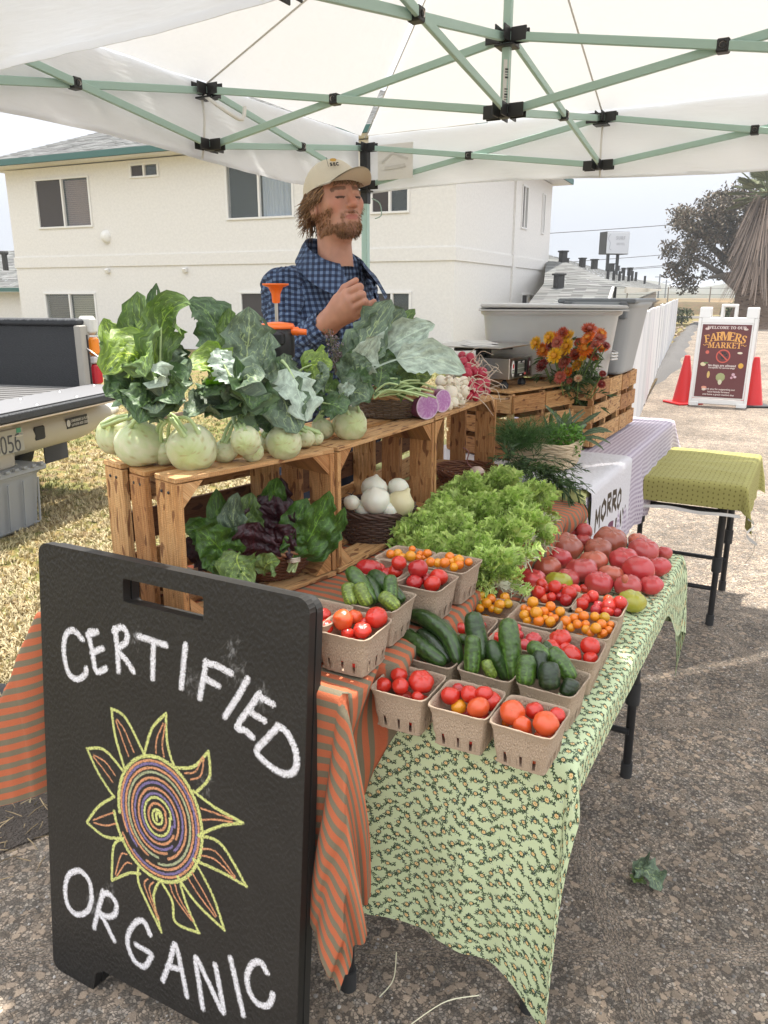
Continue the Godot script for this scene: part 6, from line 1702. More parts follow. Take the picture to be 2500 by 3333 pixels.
	fill_basket(B.call(0.434, -1.516), "rightmost of the orange cherry row", "heaped orange cherry tomatoes", [[v3(0.437,0.793,-1.602), 0.0093, "orange", 2], [v3(0.417,0.795,-1.561), 0.0108, "orange", 2], [v3(0.436,0.803,-1.555), 0.0113, "orange", 2], [v3(0.461,0.8,-1.558), 0.0108, "gold", 2], [v3(0.482,0.8,-1.555), 0.0113, "yellow", 2], [v3(0.395,0.795,-1.546), 0.0121, "orange", 2], [v3(0.416,0.795,-1.529), 0.0100, "orange", 2], [v3(0.434,0.795,-1.529), 0.0092, "orange", 2], [v3(0.468,0.795,-1.529), 0.0112, "orange", 2], [v3(0.449,0.797,-1.504), 0.0118, "gold", 2], [v3(0.433,0.787,-1.52), 0.0100, "gold", 2], [v3(0.491,0.789,-1.539), 0.0087, "orange", 2], [v3(0.482,0.785,-1.521), 0.0092, "orange", 2], [v3(0.466,0.785,-1.504), 0.0091, "orange", 2], [v3(0.441,0.783,-1.512), 0.0091, "orange", 2], [v3(0.404,0.785,-1.534), 0.0095, "gold", 2], [v3(0.388,0.783,-1.542), 0.0084, "orange", 2], [v3(0.462,0.779,-1.508), 0.0083, "gold", 2]], "orange", "orange cherry tomatoes in the right basket", 2)

	fill_basket(B.call(0.394, -1.684), "left of the two red cherry ones", "red cherry tomatoes", [[v3(0.383,0.8,-1.754), 0.0142, "red", 2], [v3(0.395,0.795,-1.737), 0.0119, "red", 2], [v3(0.408,0.805,-1.722), 0.0167, "red", 2], [v3(0.368,0.795,-1.712), 0.0167, "red", 2], [v3(0.44,0.795,-1.709), 0.0185, "red", 2], [v3(0.458,0.795,-1.728), 0.0149, "red", 2], [v3(0.381,0.783,-1.704), 0.0117, "blush", 2], [v3(0.396,0.789,-1.698), 0.0117, "red", 2], [v3(0.418,0.785,-1.712), 0.0111, "deep", 2], [v3(0.428,0.785,-1.689), 0.0147, "deep", 2], [v3(0.439,0.79,-1.758), 0.0095, "red", 2]], "red", "red cherry tomatoes in the left basket", 2)
	fill_basket(B.call(0.492, -1.629), "right of the two red cherry ones", "red cherry tomatoes", [[v3(0.486,0.8,-1.675), 0.0151, "red", 2], [v3(0.472,0.795,-1.673), 0.0127, "red", 2], [v3(0.457,0.79,-1.654), 0.0156, "red", 2], [v3(0.494,0.787,-1.652), 0.0111, "rose", 2], [v3(0.521,0.795,-1.665), 0.0126, "blush", 2], [v3(0.513,0.793,-1.634), 0.0169, "red", 2], [v3(0.509,0.783,-1.625), 0.0148, "red", 2], [v3(0.539,0.8,-1.637), 0.0166, "red", 2], [v3(0.532,0.781,-1.628), 0.0118, "rose", 2], [v3(0.487,0.781,-1.641), 0.0134, "rose", 2]], "red", "red cherry tomatoes in the right basket", 2)

	fill_basket(B.call(-0.055, -1.285, T2 + 0.004), "beside the chalkboard corner", "glossy red tomatoes", [[v3(-0.107,0.892,-1.3), 0.0146, "red", 0], [v3(-0.075,0.906,-1.3), 0.0189, "blush", 3], [v3(-0.054,0.902,-1.324), 0.0149, "blush", 0], [v3(-0.014,0.907,-1.309), 0.0208, "red", 0], [v3(-0.039,0.897,-1.276), 0.0168, "red", 1], [v3(-0.066,0.886,-1.286), 0.0121, "red", 0], [v3(-0.036,0.892,-1.317), 0.0124, "red", 0]], "red", "tomatoes beside the chalkboard corner")
	fill_basket(B.call(-0.128, -1.345, T2 + 0.004), "half hidden behind the chalkboard corner", "red tomatoes", [[v3(-0.113,0.897,-1.344), 0.0138, "red", 0], [v3(-0.13,0.892,-1.351), 0.0126, "red", 0]], "red", "tomatoes in the half hidden basket")
	fill_basket(B.call(0.087, -1.512, T2 + 0.004), "topped by the big deep red tomato", "red tomatoes", [[v3(0.072,0.922,-1.531), 0.0214, "deep", 0], [v3(0.064,0.897,-1.515), 0.0175, "deep", 0], [v3(0.101,0.897,-1.505), 0.0188, "red", 0], [v3(0.116,0.902,-1.532), 0.0198, "red", 0], [v3(0.089,0.897,-1.535), 0.0142, "deep", 0]], "deep", "tomatoes under the big deep red one")
	fill_basket(B.call(0.012, -1.574, T2 + 0.004), "behind the light cucumbers, with stacked ribbed tomatoes", "ribbed red tomatoes", [[v3(-0.033,0.902,-1.586), 0.0284, "deep", 1], [v3(0.032,0.927,-1.551), 0.0167, "red", 0], [v3(0.025,0.907,-1.557), 0.0157, "red", 0], [v3(0.007,0.892,-1.571), 0.0181, "deep", 0], [v3(-0.011,0.892,-1.608), 0.0148, "red", 0]], "deep", "ribbed tomatoes behind the light cucumbers")
	fill_basket(B.call(0.049, -1.668, T2 + 0.004), "of orange cherry tomatoes under the frisee, left", "orange cherry tomatoes", [[v3(0.015,0.902,-1.681), 0.0104, "orange", 2], [v3(0.032,0.902,-1.685), 0.0115, "gold", 2], [v3(0.06,0.907,-1.653), 0.0128, "gold", 2], [v3(0.042,0.897,-1.672), 0.0107, "gold", 2], [v3(0.1,0.902,-1.685), 0.0108, "orange", 2], [v3(0.078,0.897,-1.67), 0.0088, "orange", 2], [v3(0.092,0.892,-1.684), 0.0085, "orange", 2], [v3(0.083,0.9,-1.687), 0.0085, "orange", 2], [v3(0.065,0.912,-1.687), 0.0085, "orange", 2]], "gold", "orange cherry tomatoes under the frisee, left", 2)
	fill_basket(B.call(0.150, -1.618, T2 + 0.004), "of orange cherry tomatoes under the frisee, right", "orange cherry tomatoes", [[v3(0.104,0.902,-1.627), 0.0112, "orange", 2], [v3(0.12,0.9,-1.627), 0.0104, "gold", 2], [v3(0.135,0.902,-1.622), 0.0119, "orange", 2], [v3(0.148,0.908,-1.644), 0.0113, "orange", 2], [v3(0.168,0.904,-1.636), 0.0120, "gold", 2], [v3(0.168,0.896,-1.627), 0.0112, "orange", 2], [v3(0.156,0.892,-1.621), 0.0104, "gold", 2], [v3(0.19,0.9,-1.632), 0.0093, "orange", 2], [v3(0.152,0.9,-1.637), 0.0098, "gold", 2]], "gold", "orange cherry tomatoes under the frisee, right", 2)

func heirlooms() -> void:
	var L := [[v3(0.395,0.745,-1.93), 0.0381, "rose", 1, "large rosy tomato resting against the striped cloth"], [v3(0.454,0.747,-2.023), 0.0397, "salmon", 1, "large salmon red tomato second along the striped cloth"], [v3(0.501,0.748,-2.095), 0.0417, "rose", 1, "rosy tomato below the biggest maroon one"], [v3(0.542,0.755,-2.18), 0.0502, "brown", 1, "biggest maroon brown ribbed tomato by the striped cloth"], [v3(0.59,0.75,-2.345), 0.0256, "pink", 0, "small pink tomato at the far left end of the pile"], [v3(0.632,0.756,-2.325), 0.0262, "pink", 3, "tall small pink tomato touching the banner"], [v3(0.624,0.736,-2.297), 0.0260, "pink", 1, "knobbly pink tomato between the maroon and banner tomatoes"],
		[v3(0.693,0.755,-2.245), 0.0496, "brown", 1, "large brown tomato at the far end of the pile"], [v3(0.636,0.748,-2.173), 0.0416, "brown", 1, "brown tomato in front of the far large brown one"], [v3(0.787,0.741,-2.267), 0.0329, "salmon", 1, "brownish pink tomato at the far right"], [v3(0.767,0.751,-2.156), 0.0451, "pink", 1, "broad dull pink tomato at the far right"], [v3(0.838,0.734,-2.181), 0.0232, "pink", 0, "smallest round tomato at the far right table edge"], [v3(0.595,0.747,-2.069), 0.0405, "salmon", 1, "orange tinted tomato in the centre of the pile"], [v3(0.684,0.749,-2.078), 0.0425, "rose", 1, "glossy rose red tomato right of the pile's centre"],
		[v3(0.54,0.751,-1.986), 0.0444, "pink", 1, "creased pink tomato in the middle of the pile"], [v3(0.697,0.751,-1.986), 0.0444, "rose", 0, "large smooth rose tomato toward the right edge"], [v3(0.766,0.744,-2.032), 0.0363, "rose", 1, "rose tomato on the right edge of the table"], [v3(0.62,0.742,-1.976), 0.0343, "salmon", 1, "salmon tomato between the two large rose ones"], [v3(0.497,0.741,-1.95), 0.0322, "pink", 1, "folded pink tomato behind the red cherry basket"], [v3(0.568,0.745,-1.905), 0.0376, "rose", 1, "rose tomato behind the right cherry basket"], [v3(0.639,0.744,-1.889), 0.0363, "pink", 1, "lumpy cracked pink tomato with a stem knob"], [v3(0.703,0.741,-1.899), 0.0324, "rose", 1, "even rose tomato at the near right of the pile"],
		[v3(0.619,0.743,-1.786), 0.0345, "green", 1, "green and yellow striped tomato by the right cherry basket"], [v3(0.464,0.744,-1.917), 0.0361, "green", 1, "olive green tomato half hidden behind the cherry basket"], [v3(0.573,0.731,-1.898), 0.0205, "red", 1, "split bright red tomato with dried green leaf"], [v3(0.534,0.728,-1.909), 0.0158, "red", 1, "small cracked red tomato beside the split one"]]
	for q in L:
		var t := tom(q[4], q[0], q[1], q[2], q[3], "", 0.22)
		if q[4].begins_with("lumpy"):
			var kn := MB.new(); kn.ball(Vector3.ZERO, v3(0.009, 0.012, 0.009), 10, 6)
			inst(kn, M.t_salmon, "knob", t, t.transform.affine_inverse() * xt(v3(0.593,0.804,-1.78)))

func lumpy(sd: int, amp: float, f: float) -> Callable:
	var nz := noise(f, 2, FastNoiseLite.TYPE_SIMPLEX, sd)
	return func(d: Vector3) -> float: return 1.0 + amp * nz.get_noise_3d(d.x, d.y, d.z)

func kohlrabi_mesh(sd: int) -> ArrayMesh:
	var mb := MB.new(); var nz := noise(1.2, 3, FastNoiseLite.TYPE_SIMPLEX, sd)
	mb.grid(40, 28, func(u, v):
		var a: float = -u * TAU; var b: float = (v - 0.5) * PI
		var d := v3(cos(a) * cos(b), sin(b), sin(a) * cos(b))
		var sw: float = fposmod(u * 4.0 + v * 1.6 + sd * 0.3, 1.0)
		var ridge: float = exp(-pow((sw - 0.5) / 0.06, 2.0)) * smoothstep(0.1, 0.3, v) * smoothstep(0.98, 0.8, v)
		var r: float = 1.0 + 0.06 * nz.get_noise_3d(d.x, d.y, d.z) + 0.03 * ridge - 0.05 * exp(-pow((v - 1.0) / 0.06, 2.0))
		return v3(d.x * r, d.y * r * 0.86, d.z * r), true, Vector2.ONE, false, func(u, v):
		var a: float = u * TAU
		var n: float = nz.get_noise_3d(cos(a) * 2.5, v * 5.0, sin(a) * 2.5)
		var c := Color(0.62, 0.70, 0.42).lerp(Color(0.76, 0.76, 0.58), clampf(0.5 + n, 0, 1))
		c = c.lerp(Color(0.50, 0.62, 0.24), smoothstep(0.6, 1.0, v) * 0.7)
		var rot: float = smoothstep(0.16 + 0.08 * n, 0.04, v)
		c = c.lerp(Color(0.42, 0.27, 0.13), rot)
		if n < -0.48: c = c.lerp(Color(0.45, 0.3, 0.15), 0.6)
		return c)
	return mb.mesh()

# one leaf along a curve; nrm is roughly its upper side
func leaf(a: Vector3, b: Vector3, c: Vector3, w: float, nrm: Vector3, o := {}) -> MB:
	var mb := MB.new()
	var sd: float = rf(0, 100)
	var nz := noise(1.0, 2, FastNoiseLite.TYPE_SIMPLEX, int(sd))
	var ruf: float = o.get("ruffle", 0.22); var cup: float = o.get("cup", 0.25); var pet: float = o.get("petiole", 0.2); var lob: float = o.get("lobe", 0.22); var fq: float = o.get("freq", 16.0)
	var hol = null
	if o.has("holes"): hol = func(i, j): return fposmod(sin(i * 12.9 + j * 78.2 + sd) * 43758.5, 1.0) < o.holes and j > 4
	mb.grid(12, 20, func(u, v):
		var s: float = u * 2.0 - 1.0
		var p := bez(a, b, c, v); var tan: Vector3 = ((b - a) * (1.0 - v) + (c - b) * v).normalized()
		var side: Vector3 = tan.cross(nrm).normalized(); var up: Vector3 = side.cross(tan)
		var t: float = clampf((v - pet) / (1.0 - pet), 0.0, 1.0)
		var sh: float = pow(maxf(sin(PI * pow(t, 0.75)), 0.0), 0.62)
		var edge: float = 1.0 + lob * nz.get_noise_2d(v * 9.0 + sd, signf(s) * 7.0) + 0.1 * sin(v * 60.0 + signf(s)) * absf(s)
		var hw: float = maxf(w * sh * edge, 0.0025 if v < 0.97 else 0.0012)
		var q: float = s * s
		var z: float = hw * (cup * q + ruf * q * sin(v * fq + sd + (1.3 if s > 0 else 0.0)) + 0.16 * nz.get_noise_2d(s * 2.6 + sd, v * 6.0))
		return p + side * s * hw * (1.0 - 0.25 * cup * q) + up * z, false, Vector2.ONE, false, null, hol)
	return mb

func leafy(parent: Node3D, list: Array, tie: Vector3) -> void:

	for q in list:
		var o: Dictionary = q[5] if q.size() > 5 else {}
		var off := parent.position
		var n := v3(0.15, 0.35, 1.0).normalized().rotated(Vector3.UP, q[4] if q.size() > 4 else rf(-0.7, 0.7))
		inst(leaf(q[0] - off, q[1] - off, q[2] - off, q[3] as float, n, o), M[(q[6] if q.size() > 6 else "l_dark")], "leaf", parent)

func roots() -> void:
	for s in 3: M["kohl%d" % s] = kohlrabi_mesh(5 + s)
	M.kohl = mat(rgb(0.82, 0.82, 0.74), 0.48, {"vertex_color_use_as_albedo": true, "subsurf_scatter_enabled": true, "subsurf_scatter_strength": 0.1})
	var lf := {"albedo_texture": TX.leaf, "cull_mode": BaseMaterial3D.CULL_DISABLED, "backlight_enabled": true, "normal_texture": TX.soft_n, "normal_scale": 0.5}
	var lm := {"l_dark": [rgb(0.22, 0.42, 0.15), 0.2], "l_mid": [rgb(0.36, 0.62, 0.15), 0.4], "l_bright": [rgb(0.62, 0.95, 0.14), 0.65], "l_grey": [rgb(0.42, 0.62, 0.38), 0.2], "l_pale": [rgb(0.58, 0.70, 0.56), 0.2], "l_chard": [rgb(0.20, 0.48, 0.06), 0.35], "l_light": [rgb(0.52, 0.80, 0.22), 0.4]}
	for k in lm:
		lf.albedo_texture = TX.paleleaf if k == "l_pale" else TX.leaf
		M[k] = mat(lm[k][0], 0.5 if k != "l_pale" else 0.6, lf); M[k].backlight = Color(lm[k][1] * 0.7, lm[k][1], lm[k][1] * 0.15)
	lf.albedo_texture = TX.redleaf; lf.normal_scale = 0.8
	M.l_red = mat(rgb(0.13, 0.022, 0.04), 0.42, lf); M.l_red.backlight = Color(0.1, 0.01, 0.02)
	M.petiole = mat(rgb(0.44, 0.56, 0.26), 0.5); M.band = mat(rgb(0.40, 0.30, 0.24), 0.7)
	kohlrabi_bunch("leftmost kohlrabi bunch with the tallest leaf crown", v3(-0.425,1.244,-1.52), 1.14, [[v3(-0.505,1.179,-1.576), 0.0519, 0, 0.4], [v3(-0.389,1.178,-1.536), 0.0506, 1, 1.9], [v3(-0.598,1.175,-1.707), 0.0467, 2, 0.9], [v3(-0.452,1.163,-1.579), 0.0313, 0, 1.0]],
		[["l_dark", v3(-0.438,1.257,-1.53), v3(-0.488,1.375,-1.62), v3(-0.459,1.5,-1.62), 0.035], ["l_mid", v3(-0.438,1.265,-1.52), v3(-0.491,1.361,-1.58), v3(-0.493,1.484,-1.6), 0.062], ["l_mid", v3(-0.426,1.268,-1.5), v3(-0.462,1.471,-1.55), v3(-0.359,1.46,-1.48), 0.042], ["l_bright", v3(-0.439,1.268,-1.5), v3(-0.463,1.436,-1.47), v3(-0.511,1.337,-1.42), 0.05], ["l_mid", v3(-0.433,1.262,-1.5), v3(-0.435,1.443,-1.44), v3(-0.423,1.338,-1.38), 0.055], ["l_grey", v3(-0.435,1.255,-1.52), v3(-0.443,1.346,-1.56), v3(-0.422,1.404,-1.56), 0.045], ["l_grey", v3(-0.424,1.255,-1.5), v3(-0.388,1.366,-1.47), v3(-0.368,1.307,-1.44), 0.04],
		["l_dark", v3(-0.434,1.252,-1.5), v3(-0.482,1.325,-1.45), v3(-0.508,1.299,-1.41), 0.048], ["l_dark", v3(-0.431,1.253,-1.49), v3(-0.439,1.321,-1.43), v3(-0.445,1.253,-1.39), 0.04], ["l_dark", v3(-0.421,1.252,-1.5), v3(-0.413,1.345,-1.43), v3(-0.373,1.288,-1.4), 0.052], ["l_dark", v3(-0.436,1.252,-1.52), v3(-0.491,1.34,-1.48), v3(-0.507,1.32,-1.44), 0.045], ["l_dark", v3(-0.441,1.249,-1.54), v3(-0.469,1.329,-1.6), v3(-0.481,1.381,-1.62), 0.06], ["l_dark", v3(-0.435,1.246,-1.54), v3(-0.427,1.318,-1.58), v3(-0.42,1.383,-1.6), 0.055], ["l_mid", v3(-0.439,1.25,-1.53), v3(-0.528,1.36,-1.55), v3(-0.554,1.387,-1.53), 0.04], ["l_bright", v3(-0.441,1.249,-1.54), v3(-0.55,1.376,-1.6), v3(-0.565,1.432,-1.6), 0.032], ["l_dark", v3(-0.447,1.246,-1.56), v3(-0.527,1.311,-1.64), v3(-0.544,1.396,-1.66), 0.065],
		["l_grey", v3(-0.421,1.253,-1.49), v3(-0.418,1.319,-1.42), v3(-0.411,1.271,-1.39), 0.04], ["l_dark", v3(-0.421,1.255,-1.48), v3(-0.388,1.31,-1.42), v3(-0.386,1.346,-1.42), 0.038], ["l_pale", v3(-0.421,1.258,-1.48), v3(-0.404,1.346,-1.42), v3(-0.402,1.344,-1.38), 0.03]])
	kohlrabi_bunch("second kohlrabi bunch with a bulb showing its cut root", v3(-0.314,1.227,-1.66), 1.14, [[v3(-0.283,1.19,-1.556), 0.0314, 2, 2.0], [v3(-0.334,1.161,-1.598), 0.0288, 1, 0.6], [v3(-0.279,1.157,-1.61), 0.0234, 0, 1.4]],
		[["l_dark", v3(-0.325,1.228,-1.68), v3(-0.346,1.452,-1.74), v3(-0.422,1.463,-1.72), 0.045, 0.1], ["l_mid", v3(-0.317,1.231,-1.66), v3(-0.333,1.348,-1.7), v3(-0.331,1.45,-1.7), 0.048], ["l_grey", v3(-0.31,1.234,-1.64), v3(-0.282,1.372,-1.66), v3(-0.285,1.453,-1.68), 0.055], ["l_bright", v3(-0.306,1.237,-1.62), v3(-0.322,1.371,-1.58), v3(-0.387,1.341,-1.52), 0.045], ["l_dark", v3(-0.312,1.232,-1.63), v3(-0.341,1.331,-1.58), v3(-0.359,1.282,-1.54), 0.05], ["l_pale", v3(-0.298,1.309,-1.54), v3(-0.321,1.347,-1.55), v3(-0.334,1.375,-1.57), 0.032, 0.2, 0.0], ["l_grey", v3(-0.31,1.23,-1.64), v3(-0.271,1.316,-1.6), v3(-0.279,1.356,-1.6), 0.05], ["l_dark", v3(-0.303,1.236,-1.6), v3(-0.274,1.322,-1.54), v3(-0.261,1.259,-1.52), 0.055], ["l_grey", v3(-0.306,1.233,-1.62), v3(-0.297,1.339,-1.56), v3(-0.242,1.314,-1.52), 0.05], ["l_grey", v3(-0.314,1.227,-1.66), v3(-0.256,1.323,-1.66), v3(-0.245,1.402,-1.68), 0.04],
		["l_dark", v3(-0.318,1.224,-1.68), v3(-0.318,1.294,-1.74), v3(-0.329,1.364,-1.78), 0.07], ["l_dark", v3(-0.31,1.233,-1.62), v3(-0.323,1.297,-1.58), v3(-0.304,1.256,-1.54), 0.055], ["l_dark", v3(-0.299,1.233,-1.62), v3(-0.256,1.284,-1.58), v3(-0.249,1.244,-1.55), 0.055], ["l_bright", v3(-0.321,1.232,-1.7), v3(-0.364,1.318,-1.72), v3(-0.329,1.365,-1.72), 0.04], ["l_grey", v3(-0.323,1.25,-1.6), v3(-0.359,1.27,-1.58), v3(-0.396,1.24,-1.53), 0.045]])
	kohlrabi_bunch("third kohlrabi bunch, its grey green leaves drooping over the bulbs", v3(-0.242,1.189,-1.76), 1.14, [[v3(-0.217,1.169,-1.649), 0.0390, 1, 1.7], [v3(-0.183,1.158,-1.751), 0.0245, 0, 0.4], [v3(-0.159,1.152,-1.79), 0.0180, 2, 0.7], [v3(-0.263,1.156,-1.709), 0.0225, 0, 0.2]],
		[["l_grey", v3(-0.243,1.301,-1.74), v3(-0.222,1.274,-1.66), v3(-0.185,1.193,-1.62), 0.062, 0.1], ["l_pale", v3(-0.227,1.336,-1.74), v3(-0.184,1.307,-1.68), v3(-0.164,1.218,-1.63), 0.05, 0.5], ["l_dark", v3(-0.256,1.19,-1.78), v3(-0.26,1.257,-1.8), v3(-0.244,1.339,-1.82), 0.06], ["l_dark", v3(-0.254,1.192,-1.74), v3(-0.279,1.248,-1.72), v3(-0.265,1.294,-1.74), 0.06], ["l_dark", v3(-0.237,1.192,-1.72), v3(-0.259,1.243,-1.68), v3(-0.24,1.187,-1.66), 0.05], ["l_grey", v3(-0.237,1.194,-1.78), v3(-0.223,1.278,-1.82), v3(-0.235,1.345,-1.84), 0.05], ["l_bright", v3(-0.208,1.293,-1.86), v3(-0.173,1.337,-1.84), v3(-0.123,1.308,-1.82), 0.045, 0.0], ["l_grey", v3(-0.204,1.265,-1.86), v3(-0.16,1.293,-1.82), v3(-0.126,1.295,-1.8), 0.04], ["l_dark", v3(-0.22,1.204,-1.84), v3(-0.181,1.257,-1.86), v3(-0.141,1.249,-1.86), 0.055], ["l_dark", v3(-0.228,1.192,-1.84), v3(-0.207,1.239,-1.88), v3(-0.212,1.301,-1.9), 0.06]])
	kohlrabi_bunch("rightmost kohlrabi bunch, one bulb with a brown scar", v3(-0.106,1.229,-1.88), 1.14, [[v3(-0.15,1.161,-1.875), 0.0286, 2, 0.5], [v3(-0.083,1.173,-1.872), 0.0432, 1, 1.5]],
		[["l_dark", v3(-0.164,1.226,-1.84), v3(-0.125,1.241,-1.8), v3(-0.086,1.218,-1.76), 0.035, 0.0], ["l_grey", v3(-0.117,1.233,-1.86), v3(-0.076,1.275,-1.84), v3(-0.035,1.241,-1.8), 0.04], ["l_mid", v3(-0.111,1.236,-1.9), v3(-0.135,1.261,-1.9), v3(-0.15,1.251,-1.88), 0.035], ["l_pale", v3(-0.112,1.238,-1.84), v3(-0.094,1.262,-1.82), v3(-0.066,1.268,-1.8), 0.022]])

	for q in [[v3(0.115,1.171,-2.17), v3(0.078,1.144,-2.24), 0.036, "purple daikon half with its cut face to the front, nearer one"], [v3(0.165,1.168,-2.3), v3(0.114,1.168,-2.36), 0.034, "purple daikon half behind the nearer one, beside the turnips"]]:
		var dk := thing("purple_daikon", q[3], "radish", (q[0] + q[1]) * 0.5, 0.0, "purple daikon halves")
		var ax: Vector3 = (q[0] - q[1]) * v3(1, 0, 1)
		var r: float = q[2]
		dk.position.y = 1.139 + r
		var fr := along(-ax * 0.5, ax * 0.5)
		var ln := ax.length() * 0.5 + 0.015
		var sk := MB.new()
		sk.lathe([Vector2(0.0, -ln), Vector2(r * 0.7, -ln), Vector2(r * 0.98, -ln * 0.6), Vector2(r, 0.0), Vector2(r, ln)], 28, Transform3D(Basis(v3(0, 0, 1), v3(1, 0, 0), v3(0, 1, 0)), Vector3.ZERO))
		inst(sk, mat(rgb(0.20, 0.055, 0.12), 0.4), "skin", dk, Transform3D(Basis(Vector3.UP, atan2(-ax.z, ax.x)), Vector3.ZERO))
		var cf := MB.new(); var nz := noise(3.0, 2)
		cf.grid(36, 8, func(u, v): return v3(ln + 0.0005, cos(u * TAU) * r * v, sin(u * TAU) * r * v), false, Vector2.ONE, true, func(u, v):
			var n: float = nz.get_noise_2d(cos(u * TAU) * v * 3.0, sin(u * TAU) * v * 3.0)
			var ray: float = pow(absf(sin(u * TAU * 7.0 + n * 2.0)), 3.0)
			return Color(0.42, 0.16, 0.42).lerp(Color(0.62, 0.42, 0.62), clampf(ray * v + n * 0.6, 0, 1)).lerp(Color(0.7, 0.6, 0.66), 1.0 if v > 0.93 else 0.0))
		inst(cf, mat(Color.WHITE, 0.35, {"vertex_color_use_as_albedo": true}), "cut_face", dk, Transform3D(Basis(Vector3.UP, atan2(-ax.z, ax.x)), Vector3.ZERO))
	root_bunch("turnip_bunch", "bunch of small white turnips between the daikon and the radishes", "turnip", mat(rgb(0.78, 0.72, 0.58), 0.35, {"subsurf_scatter_enabled": true, "subsurf_scatter_strength": 0.1}), [[v3(0.177,1.217,-2.42), 0.0178], [v3(0.203,1.214,-2.44), 0.0163], [v3(0.23,1.208,-2.45), 0.0172], [v3(0.255,1.209,-2.48), 0.0174], [v3(0.172,1.192,-2.38), 0.0151], [v3(0.206,1.183,-2.39), 0.0224], [v3(0.252,1.183,-2.44), 0.0180], [v3(0.189,1.162,-2.36), 0.0135], [v3(0.195,1.15,-2.35), 0.0166], [v3(0.215,1.157,-2.37), 0.0151], [v3(0.229,1.168,-2.4), 0.0153], [v3(0.24,1.157,-2.4), 0.0137], [v3(0.23,1.185,-2.44), 0.0172]], 0.5)
	root_bunch("radish_bunch", "pile of crimson radishes with pale trailing roots beside the scale", "radish", mat(rgb(0.42, 0.012, 0.045), 0.3, {"clearcoat_enabled": true, "clearcoat": 0.3}), [[v3(0.267,1.275,-2.68), 0.0151], [v3(0.293,1.264,-2.66), 0.0203], [v3(0.265,1.256,-2.63), 0.0174], [v3(0.297,1.237,-2.62), 0.0139], [v3(0.275,1.224,-2.58), 0.0180], [v3(0.309,1.224,-2.62), 0.0174], [v3(0.33,1.22,-2.62), 0.0201], [v3(0.338,1.193,-2.6), 0.0191], [v3(0.286,1.195,-2.57), 0.0163], [v3(0.317,1.19,-2.58), 0.0172], [v3(0.295,1.175,-2.56), 0.0163], [v3(0.314,1.168,-2.57), 0.0164], [v3(0.28,1.156,-2.54), 0.0136], [v3(0.342,1.166,-2.6), 0.0165], [v3(0.303,1.151,-2.55), 0.0128], [v3(0.28,1.242,-2.6), 0.0147], [v3(0.264,1.234,-2.62), 0.0148], [v3(0.276,1.265,-2.68), 0.0133], [v3(0.312,1.244,-2.66), 0.0132], [v3(0.27,1.175,-2.55), 0.0145], [v3(0.329,1.203,-2.62), 0.0157]], 0.8)

func kohlrabi_bunch(label: String, tie: Vector3, _h: float, bulbs: Array, leaves: Array) -> void:
	var b := thing("kohlrabi_bunch", label, "kohlrabi", v3(tie.x, 1.138, tie.z), 0.0, "kohlrabi bunches")
	var off := b.position
	var tp := tie - off
	for q in bulbs:
		var c: Vector3 = q[0] - off; var r: float = q[1]
		var bs := Basis.from_euler(v3(q[3] * 0.9, rf(0, TAU) if q[3] < 1.3 else rf(-0.4, 0.4), rf(-0.3, 0.3)))
		var bulb := inst(M["kohl%d" % q[2]], M.kohl, "bulb", b, Transform3D(bs.scaled(Vector3.ONE * r), c))

		for k in 4:
			var d := v3(rf(-0.7, 0.7), rf(0.5, 0.9), rf(-0.2, 0.8)).normalized()
			var s := c + d * r * 0.92
			var m := s.lerp(tp, 0.5) + d * r * 0.45
			inst(tub(curve([s, m, tp + v3(rf(-0.015, 0.015), rf(-0.01, 0.02), rf(-0.01, 0.01))], 8), [0.0055, 0.004, 0.0038, 0.0036, 0.0034, 0.0033, 0.0032, 0.003, 0.003], 6), M.petiole, "stalk", b)
	for k in 3: inst(tub(curve([tp + v3(-0.03, -0.003 + k * 0.003, 0.0), tp + v3(-0.01, 0.001 + k * 0.003, 0.022), tp + v3(0.028, 0.006 + k * 0.002, 0.006)], 8), 0.0016, 5), M.band, "band", b)
	for q in leaves:
		var roll: float = q[5] if q.size() > 5 else rf(-0.75, 0.75)
		var n := v3(0.1, 0.45, 1.0).normalized().rotated(Vector3.UP, roll)
		inst(leaf(q[1] - off, q[2] - off, q[3] - off, q[4], n, {"ruffle": 0.26, "cup": rf(-0.15, 0.4), "petiole": q[6] if q.size() > 6 else 0.22, "lobe": 0.3, "holes": 0.012}), M[q[0]], "leaf", b)
		inst(tub(curve([q[1] - off, bez(q[1] - off, q[2] - off, q[3] - off, 0.2), bez(q[1] - off, q[2] - off, q[3] - off, 0.5)], 6), [0.004, 0.0036, 0.0032, 0.0028, 0.0024, 0.002, 0.0014], 6), M.petiole, "stalk", b)

